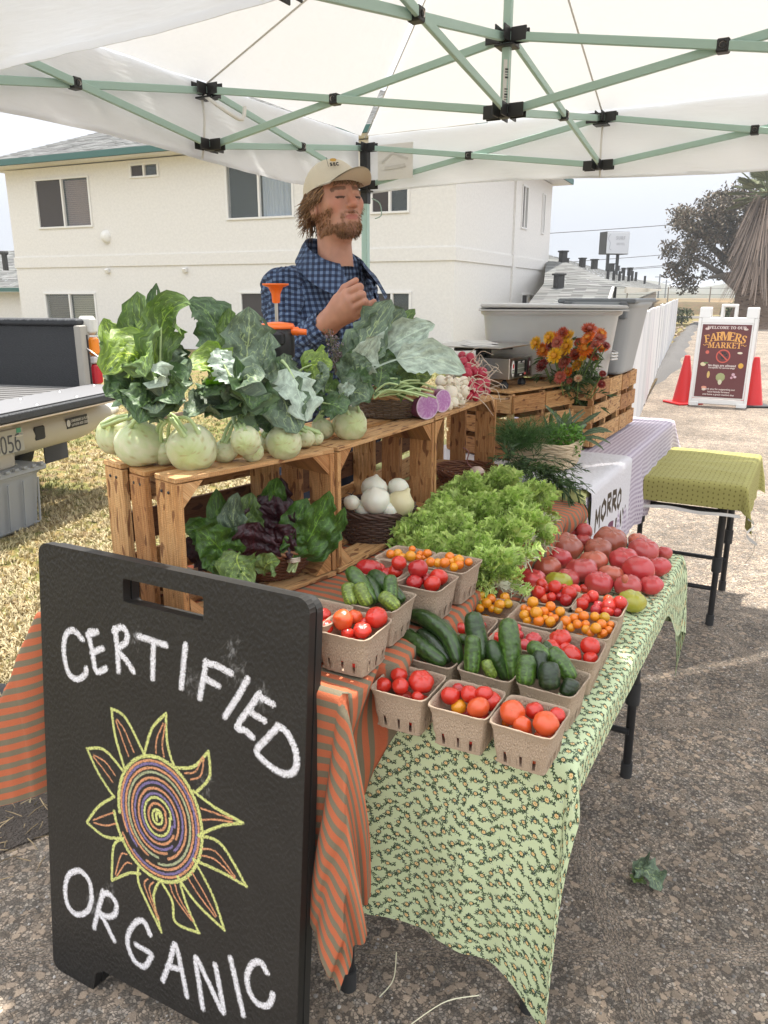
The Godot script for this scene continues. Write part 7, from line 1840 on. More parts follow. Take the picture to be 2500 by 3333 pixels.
func root_bunch(called: String, label: String, part: String, m: Material, list: Array, sweep: float) -> void:
	var o := thing(called, label, part, v3(list[0][0].x, 1.138, list[0][0].z))
	var mb := MB.new(); mb.ball(Vector3.ZERO, Vector3.ONE, 18, 12, lumpy(4, 0.07, 0.8))
	var ms := mb.mesh()
	for q in list:
		var c: Vector3 = q[0] - o.position; var r: float = q[1]
		var bulb := inst(ms, m, part, o, Transform3D(Basis.from_euler(v3(rf(0, 6), rf(0, 6), 0)).scaled(v3(r, r * rf(1.0, 1.15), r)), c))
		var d := (V * rf(0.3, 1.0) + v3(0, rf(-0.3, 0.7), 0) + v3(0, 0, rf(-0.2, 0.6))).normalized()
		var l := rf(0.03, 0.085) * sweep * 1.3
		var s := c + d * r * 0.85
		var p := [s, s + d * l * 0.3 + v3(0, rf(-0.004, 0.004), 0), s + d * l * 0.7 + v3(rf(-0.01, 0.01), rf(-0.015, 0.012), rf(-0.01, 0.01)), s + d * l + v3(rf(-0.015, 0.015), rf(-0.04, 0.01), 0)]
		inst(tub(curve(p, 9), [r * 0.22, 0.0026, 0.0019, 0.0015, 0.0013, 0.0011, 0.001, 0.0009, 0.0008, 0.0006], 5), M.root, "root", o)
	for k in 5:
		var q = list[rng.randi() % list.size()]
		var c: Vector3 = q[0] - o.position
		var e := c + V * rf(0.05, 0.09) + v3(0, rf(-0.06, 0.03), 0.02)
		inst(tub(curve([c + V * q[1] * 0.8, c.lerp(e, 0.5) + v3(0, 0.02, 0), e], 10), [0.003, 0.002, 0.0016, 0.0013, 0.0012, 0.001, 0.001, 0.0009, 0.0008, 0.0006, 0.0005], 5), M.root, "root", o)

# round woven basket: upright stakes and weavers that pass in front and behind by turns
func woven(parent: Node3D, r0: float, r1: float, h: float, rows: int, stakes: int, m: Material, rim: Material, sq := 0.0, wr := 0.0035, oval := 1.0) -> void:
	var rad := func(a: float, r: float) -> float:
		if sq <= 0.0: return r
		return r * pow(pow(absf(cos(a)), 6.0) + pow(absf(sin(a)), 6.0), -1.0 / 6.0)
	for k in rows:
		var y := h * (k + 0.5) / rows; var r := lerpf(r0, r1, pow(float(k) / rows, 0.8))
		var pts := []
		var n := stakes * 4
		for i in n + 1:
			var a := TAU * i / n
			var w: float = rad.call(a, r) + 0.0028 * sin(a * stakes * 0.5 + PI * k) + rf(-0.0004, 0.0004)
			pts.append(v3(cos(a) * w * oval, y + rf(-0.0008, 0.0008), sin(a) * w))
		inst(tub(pts, wr * rf(0.85, 1.1), 5), m, "weaver", parent)
	var st := MB.new()
	for i in stakes:
		var a := TAU * (i + 0.5) / stakes
		var p0: float = rad.call(a, r0); var p1: float = rad.call(a, r1)
		st.tube([v3(cos(a) * p0 * oval, 0, sin(a) * p0), v3(cos(a) * p1 * oval, h, sin(a) * p1)], 0.0025, 5, false)
	inst(st, m, "stakes", parent)
	for k in 3:
		var pts := []
		for i in 97:
			var a := TAU * i / 96.0
			var ph := a * stakes * 0.25 + TAU * k / 3.0
			var w: float = rad.call(a, r1) + 0.005 * cos(ph)
			pts.append(v3(cos(a) * w * oval, h + 0.004 + 0.005 * sin(ph), sin(a) * w))
		inst(tub(pts, 0.0042, 6), rim, "rim", parent)
	var fl := MB.new(); fl.lathe([Vector2(0, 0.004), Vector2(r0 * 0.98, 0.004), Vector2(r0 * 0.98, 0.0), Vector2(0, 0.0)], 24, Transform3D(Basis.from_scale(v3(oval * (1.1 if sq > 0.0 else 1.0), 1, 1.1 if sq > 0.0 else 1.0)), Vector3.ZERO))
	inst(fl, m, "base", parent)

func greens() -> void:
	var wick := mat(rgb(0.36, 0.21, 0.09), 0.6); var wickd := mat(rgb(0.085, 0.045, 0.03), 0.6); var wickr := mat(rgb(0.17, 0.06, 0.025), 0.5); var wickw := mat(rgb(0.60, 0.48, 0.32), 0.6)
	var flat := {"cull_mode": BaseMaterial3D.CULL_DISABLED, "vertex_color_use_as_albedo": true, "backlight_enabled": true, "backlight": Color(0.25, 0.3, 0.1)}
	M.frond = mat(Color.WHITE, 0.55, flat)

	var cb := thing("collard_basket", "oval wicker basket, dark sides and pale plaited rim, on the crates", "basket", v3(0.011,1.138,-2.237) - U * -0.02)
	woven(cb, 0.085, 0.118, 0.062, 9, 26, mat(rgb(0.13, 0.085, 0.05), 0.65), wick)
	var col := thing("collard_greens", "grey green collard leaves spilling from the wicker basket", "greens", cb.position + v3(0, 0.05, 0))
	leafy(col, [[v3(-0.038,1.303,-2.02), v3(0.036,1.378,-2.02), v3(0.13,1.403,-2.02), 0.046, 0.1, {"ruffle": 0.16, "petiole": 0.12}, "l_pale"], [v3(-0.024,1.297,-1.98), v3(0.087,1.358,-1.98), v3(0.208,1.286,-1.98), 0.047, 0.0, {"ruffle": 0.14, "petiole": 0.25}, "l_pale"], [v3(-0.11,1.241,-1.98), v3(-0.057,1.349,-2.02), v3(0.019,1.465,-2.06), 0.06, -0.3, {"petiole": 0.2}, "l_grey"], [v3(-0.098,1.246,-2), v3(-0.011,1.38,-2.06), v3(0.052,1.441,-2.1), 0.065, 0.4, {"petiole": 0.2}, "l_grey"], [v3(-0.086,1.248,-2.04), v3(0.017,1.373,-2.12), v3(0.083,1.44,-2.14), 0.04, -0.5, {}, "l_mid"], [v3(-0.109,1.245,-1.95), v3(-0.062,1.311,-1.93), v3(-0.017,1.38,-1.93), 0.045, 0.5, {}, "l_pale"], [v3(-0.117,1.245,-1.92), v3(-0.073,1.301,-1.9), v3(-0.029,1.316,-1.88), 0.05, -0.2, {}, "l_grey"], [v3(-0.115,1.251,-1.9), v3(-0.072,1.286,-1.87), v3(-0.035,1.228,-1.84), 0.048, 0.1, {}, "l_dark"], [v3(-0.096,1.25,-1.96), v3(-0.063,1.307,-1.98), v3(-0.086,1.345,-1.98), 0.05, 0.0, {}, "l_dark"], [v3(-0.05,1.261,-1.98), v3(-0.004,1.305,-2), v3(0.036,1.305,-2), 0.06, 0.0, {}, "l_dark"], [v3(-0.031,1.243,-2.02), v3(0.058,1.298,-2.08), v3(0.127,1.264,-2.08), 0.06, 0.0, {"ruffle": 0.3}, "l_light"], [v3(-0.011,1.239,-2), v3(0.036,1.27,-2.02), v3(0.084,1.243,-2.02), 0.05, 0.0, {}, "l_mid"], [v3(-0.024,1.231,-1.96), v3(0.002,1.281,-1.98), v3(-0.011,1.318,-2), 0.05, 0.0, {}, "l_dark"]], Vector3.ZERO)
	for k in 16:
		var a := v3(-0.011,1.232,-1.98) + v3(rf(-0.03, 0.05), rf(-0.01, 0.02), rf(-0.02, 0.03)); var e := a + v3(rf(0.04, 0.14), rf(-0.015, 0.03), rf(-0.05, 0.02))
		inst(tub(curve([a - col.position, a.lerp(e, 0.5) + v3(0, 0.012, 0) - col.position, e - col.position], 6), 0.0026, 5), M.petiole, "stalk", col)
	var bl := thing("basil_spike", "brown flowering herb spikes rising behind the collards", "herb", v3(-0.124,1.279,-2))
	var sp := MB.new()
	for k in 3:
		var top: Vector3 = [v3(-0.142,1.393,-2.02), v3(-0.126,1.377,-2.04), v3(-0.114,1.357,-2)][k] - bl.position
		sp.col = Color(0.12, 0.11, 0.06)
		sp.tube([Vector3.ZERO, top * 0.5 + v3(0.003, 0, 0), top], [0.002, 0.0016, 0.001], 5)
		leaf_cloud(sp, 220, func(): return top * rf(0.2, 1.0) + v3(rf(-1, 1), rf(-0.4, 0.4), rf(-1, 1)) * 0.011, 0.0038, [Color(0.13, 0.10, 0.07), Color(0.11, 0.13, 0.05), Color(0.28, 0.2, 0.24)])
	inst(sp, M.frond, "flower_spike", bl).set_meta("kind", "stuff")

	var sy := thing("spray_bottle", "white pump sprayer with black cap and orange handle behind the kohlrabi", "sprayer", v3(-0.262, 1.139, -1.94))
	var sb := MB.new(); sb.lathe([Vector2(0, 0), Vector2(0.05, 0), Vector2(0.055, 0.012), Vector2(0.055, 0.10), Vector2(0.05, 0.14), Vector2(0.036, 0.178), Vector2(0.034, 0.19)], 28)
	inst(sb, mat(rgb(0.72, 0.73, 0.74), 0.35, {"subsurf_scatter_enabled": true, "subsurf_scatter_strength": 0.2}), "bottle", sy)
	var cp := MB.new(); cp.lathe([Vector2(0.034, 0.186), Vector2(0.041, 0.19), Vector2(0.042, 0.235), Vector2(0.04, 0.262), Vector2(0.0, 0.262)], 28)
	cp.box(v3(0.07, 0.035, 0.04), xt(v3(-0.012, 0.235, 0.025)), 0.008)
	inst(cp, M.black, "cap", sy)
	var oh := MB.new(); oh.lathe([Vector2(0.041, 0.258), Vector2(0.044, 0.262), Vector2(0.04, 0.27), Vector2(0.012, 0.274), Vector2(0, 0.274)], 24)
	oh.tube([v3(0.03, 0.252, 0.01), v3(0.052, 0.252, 0.012), v3(0.055, 0.251, 0.012), v3(0.073, 0.25, 0.013)], [0.008, 0.011, 0.008, 0.007], 12)
	inst(oh, M.orange, "nozzle", sy)
	inst(tub([v3(0, 0.272, 0), v3(0, 0.325, 0)], 0.0042, 8), M.steel, "rod", sy)
	var hd := MB.new(); hd.lathe([Vector2(0.006, 0.318), Vector2(0.0095, 0.32), Vector2(0.011, 0.34), Vector2(0.018, 0.355), Vector2(0.032, 0.36), Vector2(0.032, 0.364), Vector2(0.0, 0.364)], 20)
	inst(hd, M.orange, "handle", sy)

	var bw := thing("chard_bowl", "round red brown woven bowl in the nearest crate", "bowl", v3(-0.273,0.838,-1.744))
	woven(bw, 0.07, 0.122, 0.075, 16, 36, mat(rgb(0.16, 0.06, 0.025), 0.5), mat(rgb(0.28, 0.12, 0.05), 0.5), 0.0, 0.0029)
	var ch := thing("chard_bunch", "bunched green and dark red chard leaves in the woven bowl", "greens", bw.position + v3(0, 0.05, 0))
	var cr := {"ruffle": 0.3, "lobe": 0.15, "freq": 22.0, "petiole": 0.12}
	leafy(ch, [[v3(-0.207,0.888,-1.66), v3(-0.157,0.955,-1.66), v3(-0.121,1.058,-1.66), 0.045, 0.2, cr, "l_chard"], [v3(-0.203,0.886,-1.68), v3(-0.127,0.915,-1.7), v3(-0.091,1.009,-1.7), 0.034, 0.4, cr, "l_chard"], [v3(-0.216,0.886,-1.68), v3(-0.221,0.947,-1.7), v3(-0.177,1.025,-1.72), 0.045, -0.2, cr, "l_chard"], [v3(-0.205,0.898,-1.64), v3(-0.197,0.939,-1.64), v3(-0.221,0.961,-1.64), 0.035, 0.0, cr, "l_chard"], [v3(-0.276,0.888,-1.6), v3(-0.29,0.97,-1.56), v3(-0.266,1.012,-1.57), 0.055, 0.1, cr, "l_red"], [v3(-0.281,0.868,-1.68), v3(-0.261,0.972,-1.72), v3(-0.238,1.069,-1.74), 0.06, 0.0, cr, "l_red"], [v3(-0.27,0.882,-1.64), v3(-0.229,0.961,-1.64), v3(-0.196,0.974,-1.64), 0.04, 0.0, cr, "l_red"], [v3(-0.286,0.875,-1.66), v3(-0.285,0.975,-1.68), v3(-0.287,1.027,-1.68), 0.055, 0.0, cr, "l_red"], [v3(-0.282,0.89,-1.72), v3(-0.266,1.011,-1.74), v3(-0.244,1.074,-1.72), 0.04, 0.2, cr, "l_chard"], [v3(-0.329,0.881,-1.62), v3(-0.374,0.967,-1.62), v3(-0.368,1.068,-1.64), 0.036, 0.3, cr, "l_chard"], [v3(-0.316,0.905,-1.6), v3(-0.34,0.991,-1.6), v3(-0.318,1.064,-1.62), 0.036, -0.3, cr, "l_grey"], [v3(-0.333,0.892,-1.6), v3(-0.386,1.013,-1.58), v3(-0.424,0.995,-1.56), 0.04, 0.0, cr, "l_chard"], [v3(-0.327,0.899,-1.57), v3(-0.341,0.976,-1.54), v3(-0.391,1.008,-1.53), 0.05, 0.0, cr, "l_chard"], [v3(-0.305,0.952,-1.55), v3(-0.323,0.942,-1.52), v3(-0.27,0.896,-1.5), 0.045, 0.0, cr, "l_light"], [v3(-0.254,0.902,-1.54), v3(-0.259,0.939,-1.53), v3(-0.217,0.942,-1.52), 0.03, 0.0, cr, "l_light"], [v3(-0.35,0.881,-1.62), v3(-0.409,0.933,-1.62), v3(-0.442,0.956,-1.63), 0.035, 0.0, cr, "l_red"], [v3(-0.32,0.882,-1.64), v3(-0.319,0.972,-1.66), v3(-0.298,1.049,-1.68), 0.045, 0.0, cr, "l_mid"], [v3(-0.335,0.898,-1.55), v3(-0.356,0.939,-1.53), v3(-0.371,0.922,-1.52), 0.035, 0.0, cr, "l_chard"], [v3(-0.313,0.887,-1.58), v3(-0.313,0.957,-1.6), v3(-0.336,0.991,-1.6), 0.05, 0.0, cr, "l_dark"], [v3(-0.326,0.918,-1.53), v3(-0.323,0.909,-1.51), v3(-0.314,0.9,-1.5), 0.03, 0.0, cr, "l_chard"]], Vector3.ZERO)
	for k in 3: inst(tub(curve([v3(-0.218,0.902,-1.64) - ch.position + v3(0, 0.004 * k - 0.004, 0), v3(-0.203,0.906,-1.625) - ch.position + v3(0, 0.004 * k - 0.004, 0), v3(-0.19,0.902,-1.645) - ch.position + v3(0, 0.004 * k - 0.004, 0)], 6), 0.002, 5), M.root, "band", ch)
	for k in 7: inst(tub([v3(-0.205,0.9,-1.645) - ch.position + v3(rf(-0.014, 0.014), 0, rf(-0.01, 0.01)), v3(-0.207,0.875,-1.64) - ch.position + v3(rf(-0.016, 0.016), 0, rf(-0.01, 0.01))], 0.0035, 6), M.petiole, "stalk", ch)

	var ob := thing("onion_basket", "round dark wicker basket holding white onions", "basket", v3(-0.024,0.827,-2.046))
	woven(ob, 0.088, 0.108, 0.085, 13, 28, wickd, wickd)
	var om := mat(rgb(0.76, 0.75, 0.62), 0.3, {"subsurf_scatter_enabled": true, "subsurf_scatter_strength": 0.15, "clearcoat_enabled": true, "clearcoat": 0.3})
	for q in [[v3(-0.022,0.952,-1.97), 0.0397, "large round white onion at the front of the dark basket", 0.1, 0.3], [v3(-0.027,0.963,-2.06), 0.0367, "white onion behind the front one, topmost in the basket", 0.0, 0.5], [v3(0.039,0.958,-2.08), 0.0306, "smooth oval white onion at the back of the basket", 0.9, 0.0], [v3(-0.085,0.95,-1.96), 0.0220, "small white onion with a root tuft at the left", 0.0, 0.0], [v3(0.044,0.941,-1.98), 0.0373, "yellowish onion with a long dry neck at the right", -0.5, 1.2], [v3(-0.054,0.928,-1.98), 0.0267, "onion sunk between the left and front ones", 0.2, 0.3], [v3(0.017,0.929,-1.97), 0.0266, "onion sunk between the front and right ones", -0.2, 0.3]]:
		var on := thing("onion", q[2], "onion", q[0], 0.0, "white onions")
		var sk := MB.new(); var nz := noise(1.0, 2, FastNoiseLite.TYPE_SIMPLEX, rng.randi_range(1, 50)); var nk: float = q[4]
		sk.lathe([Vector2(0.0, -0.9), Vector2(0.25, -0.9), Vector2(0.62, -0.75), Vector2(0.9, -0.4), Vector2(1.0, -0.05), Vector2(0.96, 0.3), Vector2(0.78, 0.6), Vector2(0.42, 0.82), Vector2(0.2, 0.89 + nk * 0.12), Vector2(0.1, 0.92 + nk * 0.3), Vector2(0.0, 0.925 + nk * 0.3)], 28, Transform3D(Basis.from_euler(v3(0.2, rf(0, 6), q[3])).scaled(Vector3.ONE * q[1]), Vector3.ZERO), func(a, v): return 1.0 + 0.03 * nz.get_noise_2d(cos(a) * 2.0 + v, sin(a) * 2.0))
		inst(sk, om if nk < 1.0 else mat(rgb(0.62, 0.56, 0.33), 0.35), "skin", on)
		if q[1] < 0.03:
			for k in 7: inst(tub([v3(0, q[1] * 0.9, 0), v3(rf(-0.012, 0.012), q[1] * 0.9 + rf(0.004, 0.012), rf(-0.01, 0.01))], 0.0007, 4), M.dark, "root_hair", on)

	var hb := thing("shallot_basket", "shallow red brown basket in the third crate", "basket", v3(0.263,0.838,-2.557) - U * -0.05)
	woven(hb, 0.075, 0.112, 0.055, 7, 22, wickr, wickr, 0.0, 0.0045)
	var sh := thing("shallot", "single pale shallot with a dry stalk in the shallow basket", "onion", hb.position + v3(0.03, 0.05, 0.035))
	var sm := MB.new(); sm.ball(Vector3.ZERO, v3(0.028, 0.026, 0.028), 18, 12, lumpy(3, 0.06, 1.0))
	inst(sm, mat(rgb(0.60, 0.46, 0.38), 0.4), "bulb", sh)
	inst(tub(curve([v3(-0.015, 0.018, 0), v3(-0.035, 0.04, 0), v3(-0.03, 0.075, 0.0), v3(-0.05, 0.09, 0)], 8), 0.0022, 5), mat(rgb(0.25, 0.1, 0.09), 0.6), "stalk", sh)
	frisee()
	herbs(wickw)

func frisee() -> void:

	var vars := []
	for k in 5:
		var m := MB.new()
		var bend := rf(0.4, 1.1); var n := 9
		var rib := func(t: float) -> Vector3: return v3(0.03 * sin(t * 5.0 + k), t * (1.0 - 0.25 * t * bend), bend * 0.45 * t * t)
		for i in n:
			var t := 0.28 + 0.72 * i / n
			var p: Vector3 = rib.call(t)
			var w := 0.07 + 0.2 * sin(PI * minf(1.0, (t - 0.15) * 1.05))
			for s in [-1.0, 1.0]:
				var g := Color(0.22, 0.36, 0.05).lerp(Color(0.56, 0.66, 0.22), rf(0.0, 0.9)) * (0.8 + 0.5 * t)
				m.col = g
				var tip := p + v3(s * w, w * rf(0.3, 0.9), rf(-0.05, 0.08))
				var q: Vector3 = rib.call(minf(1.0, t + 0.06))
				var mid := p.lerp(tip, 0.55) + v3(0, 0.02, rf(-0.02, 0.05))
				m.quad(p - v3(0, 0.02, 0), q + v3(0, 0.02, 0), mid + v3(0, 0.06, 0), mid - v3(0, 0.02, 0))
				for e in 3:
					var d := v3(s * rf(0.1, 0.9), rf(-0.4, 1.0), rf(-0.6, 0.6)).normalized() * w * rf(0.4, 0.7)
					var o := mid.lerp(mid + v3(0, 0.035, 0), rng.randf())
					var sd := v3(0, 0.032, 0.02)
					m.quad(o - sd, o + sd, o + d + sd * 0.3, o + d - sd * 0.3)
		m.col = Color(0.62, 0.70, 0.38)
		var pts := []
		for i in 7: pts.append(rib.call(i / 6.0))
		m.tube(pts, [0.022, 0.02, 0.017, 0.013, 0.01, 0.007, 0.004], 4, false)
		vars.append(m)
	var heads := [[v3(0.069,0.867,-1.955), 0.10, -0.9], [v3(0.092,0.862,-1.83), 0.10, -0.8], [v3(0.151,0.877,-1.897), 0.105, -0.6], [v3(0.194,0.862,-1.806), 0.10, -0.5], [v3(0.235,0.857,-1.741), 0.095, -0.2], [v3(0.281,0.867,-1.915), 0.105, -0.4], [v3(0.243,0.882,-2.096), 0.105, -0.7], [v3(0.231,0.882,-2.342), 0.10, -0.6], [v3(0.34,0.882,-2.162), 0.105, -0.3], [v3(0.368,0.867,-2.055), 0.10, 0.0], [v3(0.421,0.882,-2.267), 0.10, 0.1], [v3(0.351,0.882,-2.444), 0.10, -0.4], [v3(0.159,0.882,-2.128), 0.10, -0.8], [v3(0.125,0.882,-2.005), 0.10, -0.9]]
	var where := ["nearest the onion basket", "overhanging the left orange cherry basket", "in the middle of the near row", "above the right orange cherry basket", "nearest the cloth edge, its frills hanging down", "with white roots beside the striped edge", "in the middle of the heap", "standing before the shallot basket", "toward the far end, in the middle", "with white roots at the right of the far end", "farthest, beneath the dark herbs", "at the back beside the tarragon", "at the back between onions and shallot basket", "behind the near row, beside the onions"]
	for k in heads.size():
		var h = heads[k]
		var o := thing("frisee_head", "frilly pale green frisee head %s" % where[k], "lettuce", h[0], 0.0, "heads of frisee")
		var mb := MB.new()
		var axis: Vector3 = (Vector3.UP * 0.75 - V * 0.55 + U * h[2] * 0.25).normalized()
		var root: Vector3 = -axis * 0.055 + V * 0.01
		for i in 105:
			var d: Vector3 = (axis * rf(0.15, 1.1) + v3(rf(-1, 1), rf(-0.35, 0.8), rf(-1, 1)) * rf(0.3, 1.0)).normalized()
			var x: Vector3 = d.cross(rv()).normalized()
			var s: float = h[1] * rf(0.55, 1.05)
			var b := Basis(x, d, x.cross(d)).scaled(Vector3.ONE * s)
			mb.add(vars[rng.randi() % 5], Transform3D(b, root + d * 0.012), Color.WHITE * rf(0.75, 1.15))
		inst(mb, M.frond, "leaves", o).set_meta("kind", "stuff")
		var rt := MB.new(); rt.col = Color(0.70, 0.68, 0.50)
		rt.tube([root - axis * 0.01 + V * 0.02, root + axis * 0.02], [0.013, 0.02], 8)
		for i in 16: rt.tube(curve([root, root + V * rf(0.02, 0.045) + v3(rf(-0.02, 0.02), rf(-0.02, 0.015), rf(-0.02, 0.02)), root + V * rf(0.035, 0.07) + v3(rf(-0.03, 0.03), rf(-0.035, 0.01), rf(-0.03, 0.03))], 4), 0.0014, 4, false)
		inst(rt, M.frond, "root", o)

func spray(mb: MB, a: Vector3, b: Vector3, n: int, l: float, w: float, c: Color, droop := 0.3) -> void:

	mb.col = c * 0.9
	var m := a.lerp(b, 0.5) + v3(0, (b - a).length() * droop, 0)
	var pts := []
	for i in 7: pts.append(bez(a, m, b, i / 6.0))
	mb.tube(pts, 0.0012, 4, false)
	for i in n:
		var t := rf(0.2, 1.0)
		var p := bez(a, m, b, t); var tan := (bez(a, m, b, minf(t + 0.05, 1.02)) - p).normalized()
		var d := (tan * 0.9 + v3(rf(-1, 1), rf(-0.6, 0.9), rf(-1, 1)) * 0.8).normalized()
		var s := d.cross(rv()).normalized() * w
		var q := l * rf(0.6, 1.2)
		mb.col = c * rf(0.65, 1.35)
		mb.quad(p, p + d * q * 0.45 + s, p + d * q - v3(0, q * 0.1, 0), p + d * q * 0.45 - s)

func herbs(wickw: Material) -> void:
	var c := v3(0.61,0.895,-2.865)
	c.y = T3 + 0.014
	var hb := thing("herb_basket", "pale square wicker basket of fresh herbs on the banner", "basket", c, YAW)
	woven(hb, 0.105, 0.12, 0.085, 11, 30, wickw, wickw, 1.0, 0.0042, 1.0)
	var dl := thing("dill_bunch", "feathery dark green dill heaped in the pale basket", "herb", c + v3(-0.03, 0.08, 0.01))
	var mb := MB.new()
	var dc := v3(0.51,0.974,-2.78) - dl.position
	for k in 210:
		var a := dc + v3(rf(-0.05, 0.06), rf(-0.05, -0.02), rf(-0.05, 0.05))
		var e := dc + v3(rf(-1, 1) * 0.135, rf(-0.03, 0.075), rf(-0.09, 0.09))
		mb.col = Color(0.05, 0.12, 0.02)
		mb.tube([a, a.lerp(e, 0.5) + v3(0, 0.012, 0), e], [0.0011, 0.0009, 0.0005], 3, false)
		for i in 26:
			var p := a.lerp(e, rf(0.35, 1.0)) + v3(0, 0.008, 0)
			var d := ((e - a).normalized() * 0.7 + v3(rf(-1, 1), rf(-0.7, 1), rf(-1, 1))).normalized() * rf(0.012, 0.026)
			var s := d.cross(rv()).normalized() * 0.0006
			mb.col = Color(0.045, 0.115, 0.025).lerp(Color(0.10, 0.21, 0.05), rng.randf())
			mb.quad(p - s, p + s, p + d + s * 0.4, p + d - s * 0.4)
	inst(mb, M.frond, "fronds", dl).set_meta("kind", "stuff")
	var ps := thing("parsley_bunch", "bright green flat parsley at the right of the pale basket", "herb", c + v3(0.07, 0.08, 0.0))
	var pm := MB.new()
	var pc := v3(0.669,0.958,-2.82) - ps.position
	for k in 300:
		var p := pc + v3(rf(-1, 1) * 0.06, rf(-0.05, 0.055), rf(-0.05, 0.06))
		for i in 3:
			var d := v3(rf(-1, 1), rf(-0.4, 0.8), rf(-1, 1)).normalized() * rf(0.008, 0.014)
			var s := d.cross(v3(rf(-1, 1), rf(0, 1), rf(-1, 1))).normalized() * d.length() * 0.5
			pm.col = Color(0.07, 0.19, 0.015).lerp(Color(0.14, 0.32, 0.03), rng.randf())
			pm.quad(p, p + d * 0.7 + s, p + d, p + d * 0.7 - s)
	inst(pm, M.frond, "leaves", ps).set_meta("kind", "stuff")
	var sg := thing("sage_bunch", "grey green sage leaves behind the dill and parsley", "herb", c + v3(0.05, 0.09, -0.09))
	for k in 44:
		var a := v3(0.679,0.951,-2.95) - sg.position + v3(rf(-0.05, 0.05), rf(-0.03, 0.02), rf(-0.04, 0.04))
		var e := a + v3(rf(-0.12, 0.1), rf(0.02, 0.12), rf(-0.05, 0.06))
		inst(leaf(a, a.lerp(e, 0.5) + v3(0, 0.012, 0), e, rf(0.005, 0.009), v3(rf(-0.5, 0.5), 0.5, 1).normalized(), {"petiole": 0.3, "ruffle": 0.05}), M.l_grey if k % 3 else M.l_mid, "leaf", sg)
	for k in 7:
		var a := v3(0.72,0.955,-2.85) - sg.position
		var e := [v3(0.824,0.998,-2.75), v3(0.817,0.959,-2.74), v3(0.804,0.99,-2.78), v3(0.769,1,-2.9), v3(0.822,1,-2.8), v3(0.794,0.935,-2.74), v3(0.744,0.971,-2.84)][k] - sg.position as Vector3
		inst(leaf(a, a.lerp(e, 0.55) + v3(0, 0.03, 0), e, 0.008, v3(0.2, 0.6, 1).normalized(), {"petiole": 0.2, "ruffle": 0.05}), M.l_grey, "leaf", sg)
	var tg := thing("tarragon_bunch", "long dark narrow leaved herb bunch between frisee and pale basket", "herb", v3(0.507,0.852,-2.634))
	var tm := MB.new()
	for k in 46:
		var a := v3(0.525,0.899,-2.62) - tg.position + v3(rf(-0.08, 0.05), rf(-0.03, 0.03), rf(-0.04, 0.04))
		var e := v3(0.615,0.867,-2.5) - tg.position + v3(rf(-0.16, 0.07), rf(-0.03, 0.05), rf(-0.05, 0.06))
		if k % 3 == 0: e = v3(0.41,0.872,-2.6) - tg.position + v3(rf(-0.06, 0.08), rf(-0.02, 0.06), rf(-0.05, 0.05))
		spray(tm, a, e, 44, 0.03, 0.0019, Color(0.085, 0.15, 0.035).lerp(Color(0.035, 0.07, 0.02), rng.randf()), 0.25)
	for e in [v3(0.645,0.83,-2.42), v3(0.604,0.825,-2.4), v3(0.648,0.862,-2.46), v3(0.596,0.847,-2.42), v3(0.425,0.956,-2.66), v3(0.446,0.956,-2.66)]:
		var a := v3(0.557,0.872,-2.52) - tg.position
		if e.x < 0.5: a = v3(0.432,0.906,-2.62) - tg.position
		spray(tm, a, e - tg.position, 26, 0.042, 0.0034, Color(0.05, 0.095, 0.03), 0.3)
	inst(tm, M.frond, "sprigs", tg).set_meta("kind", "stuff")

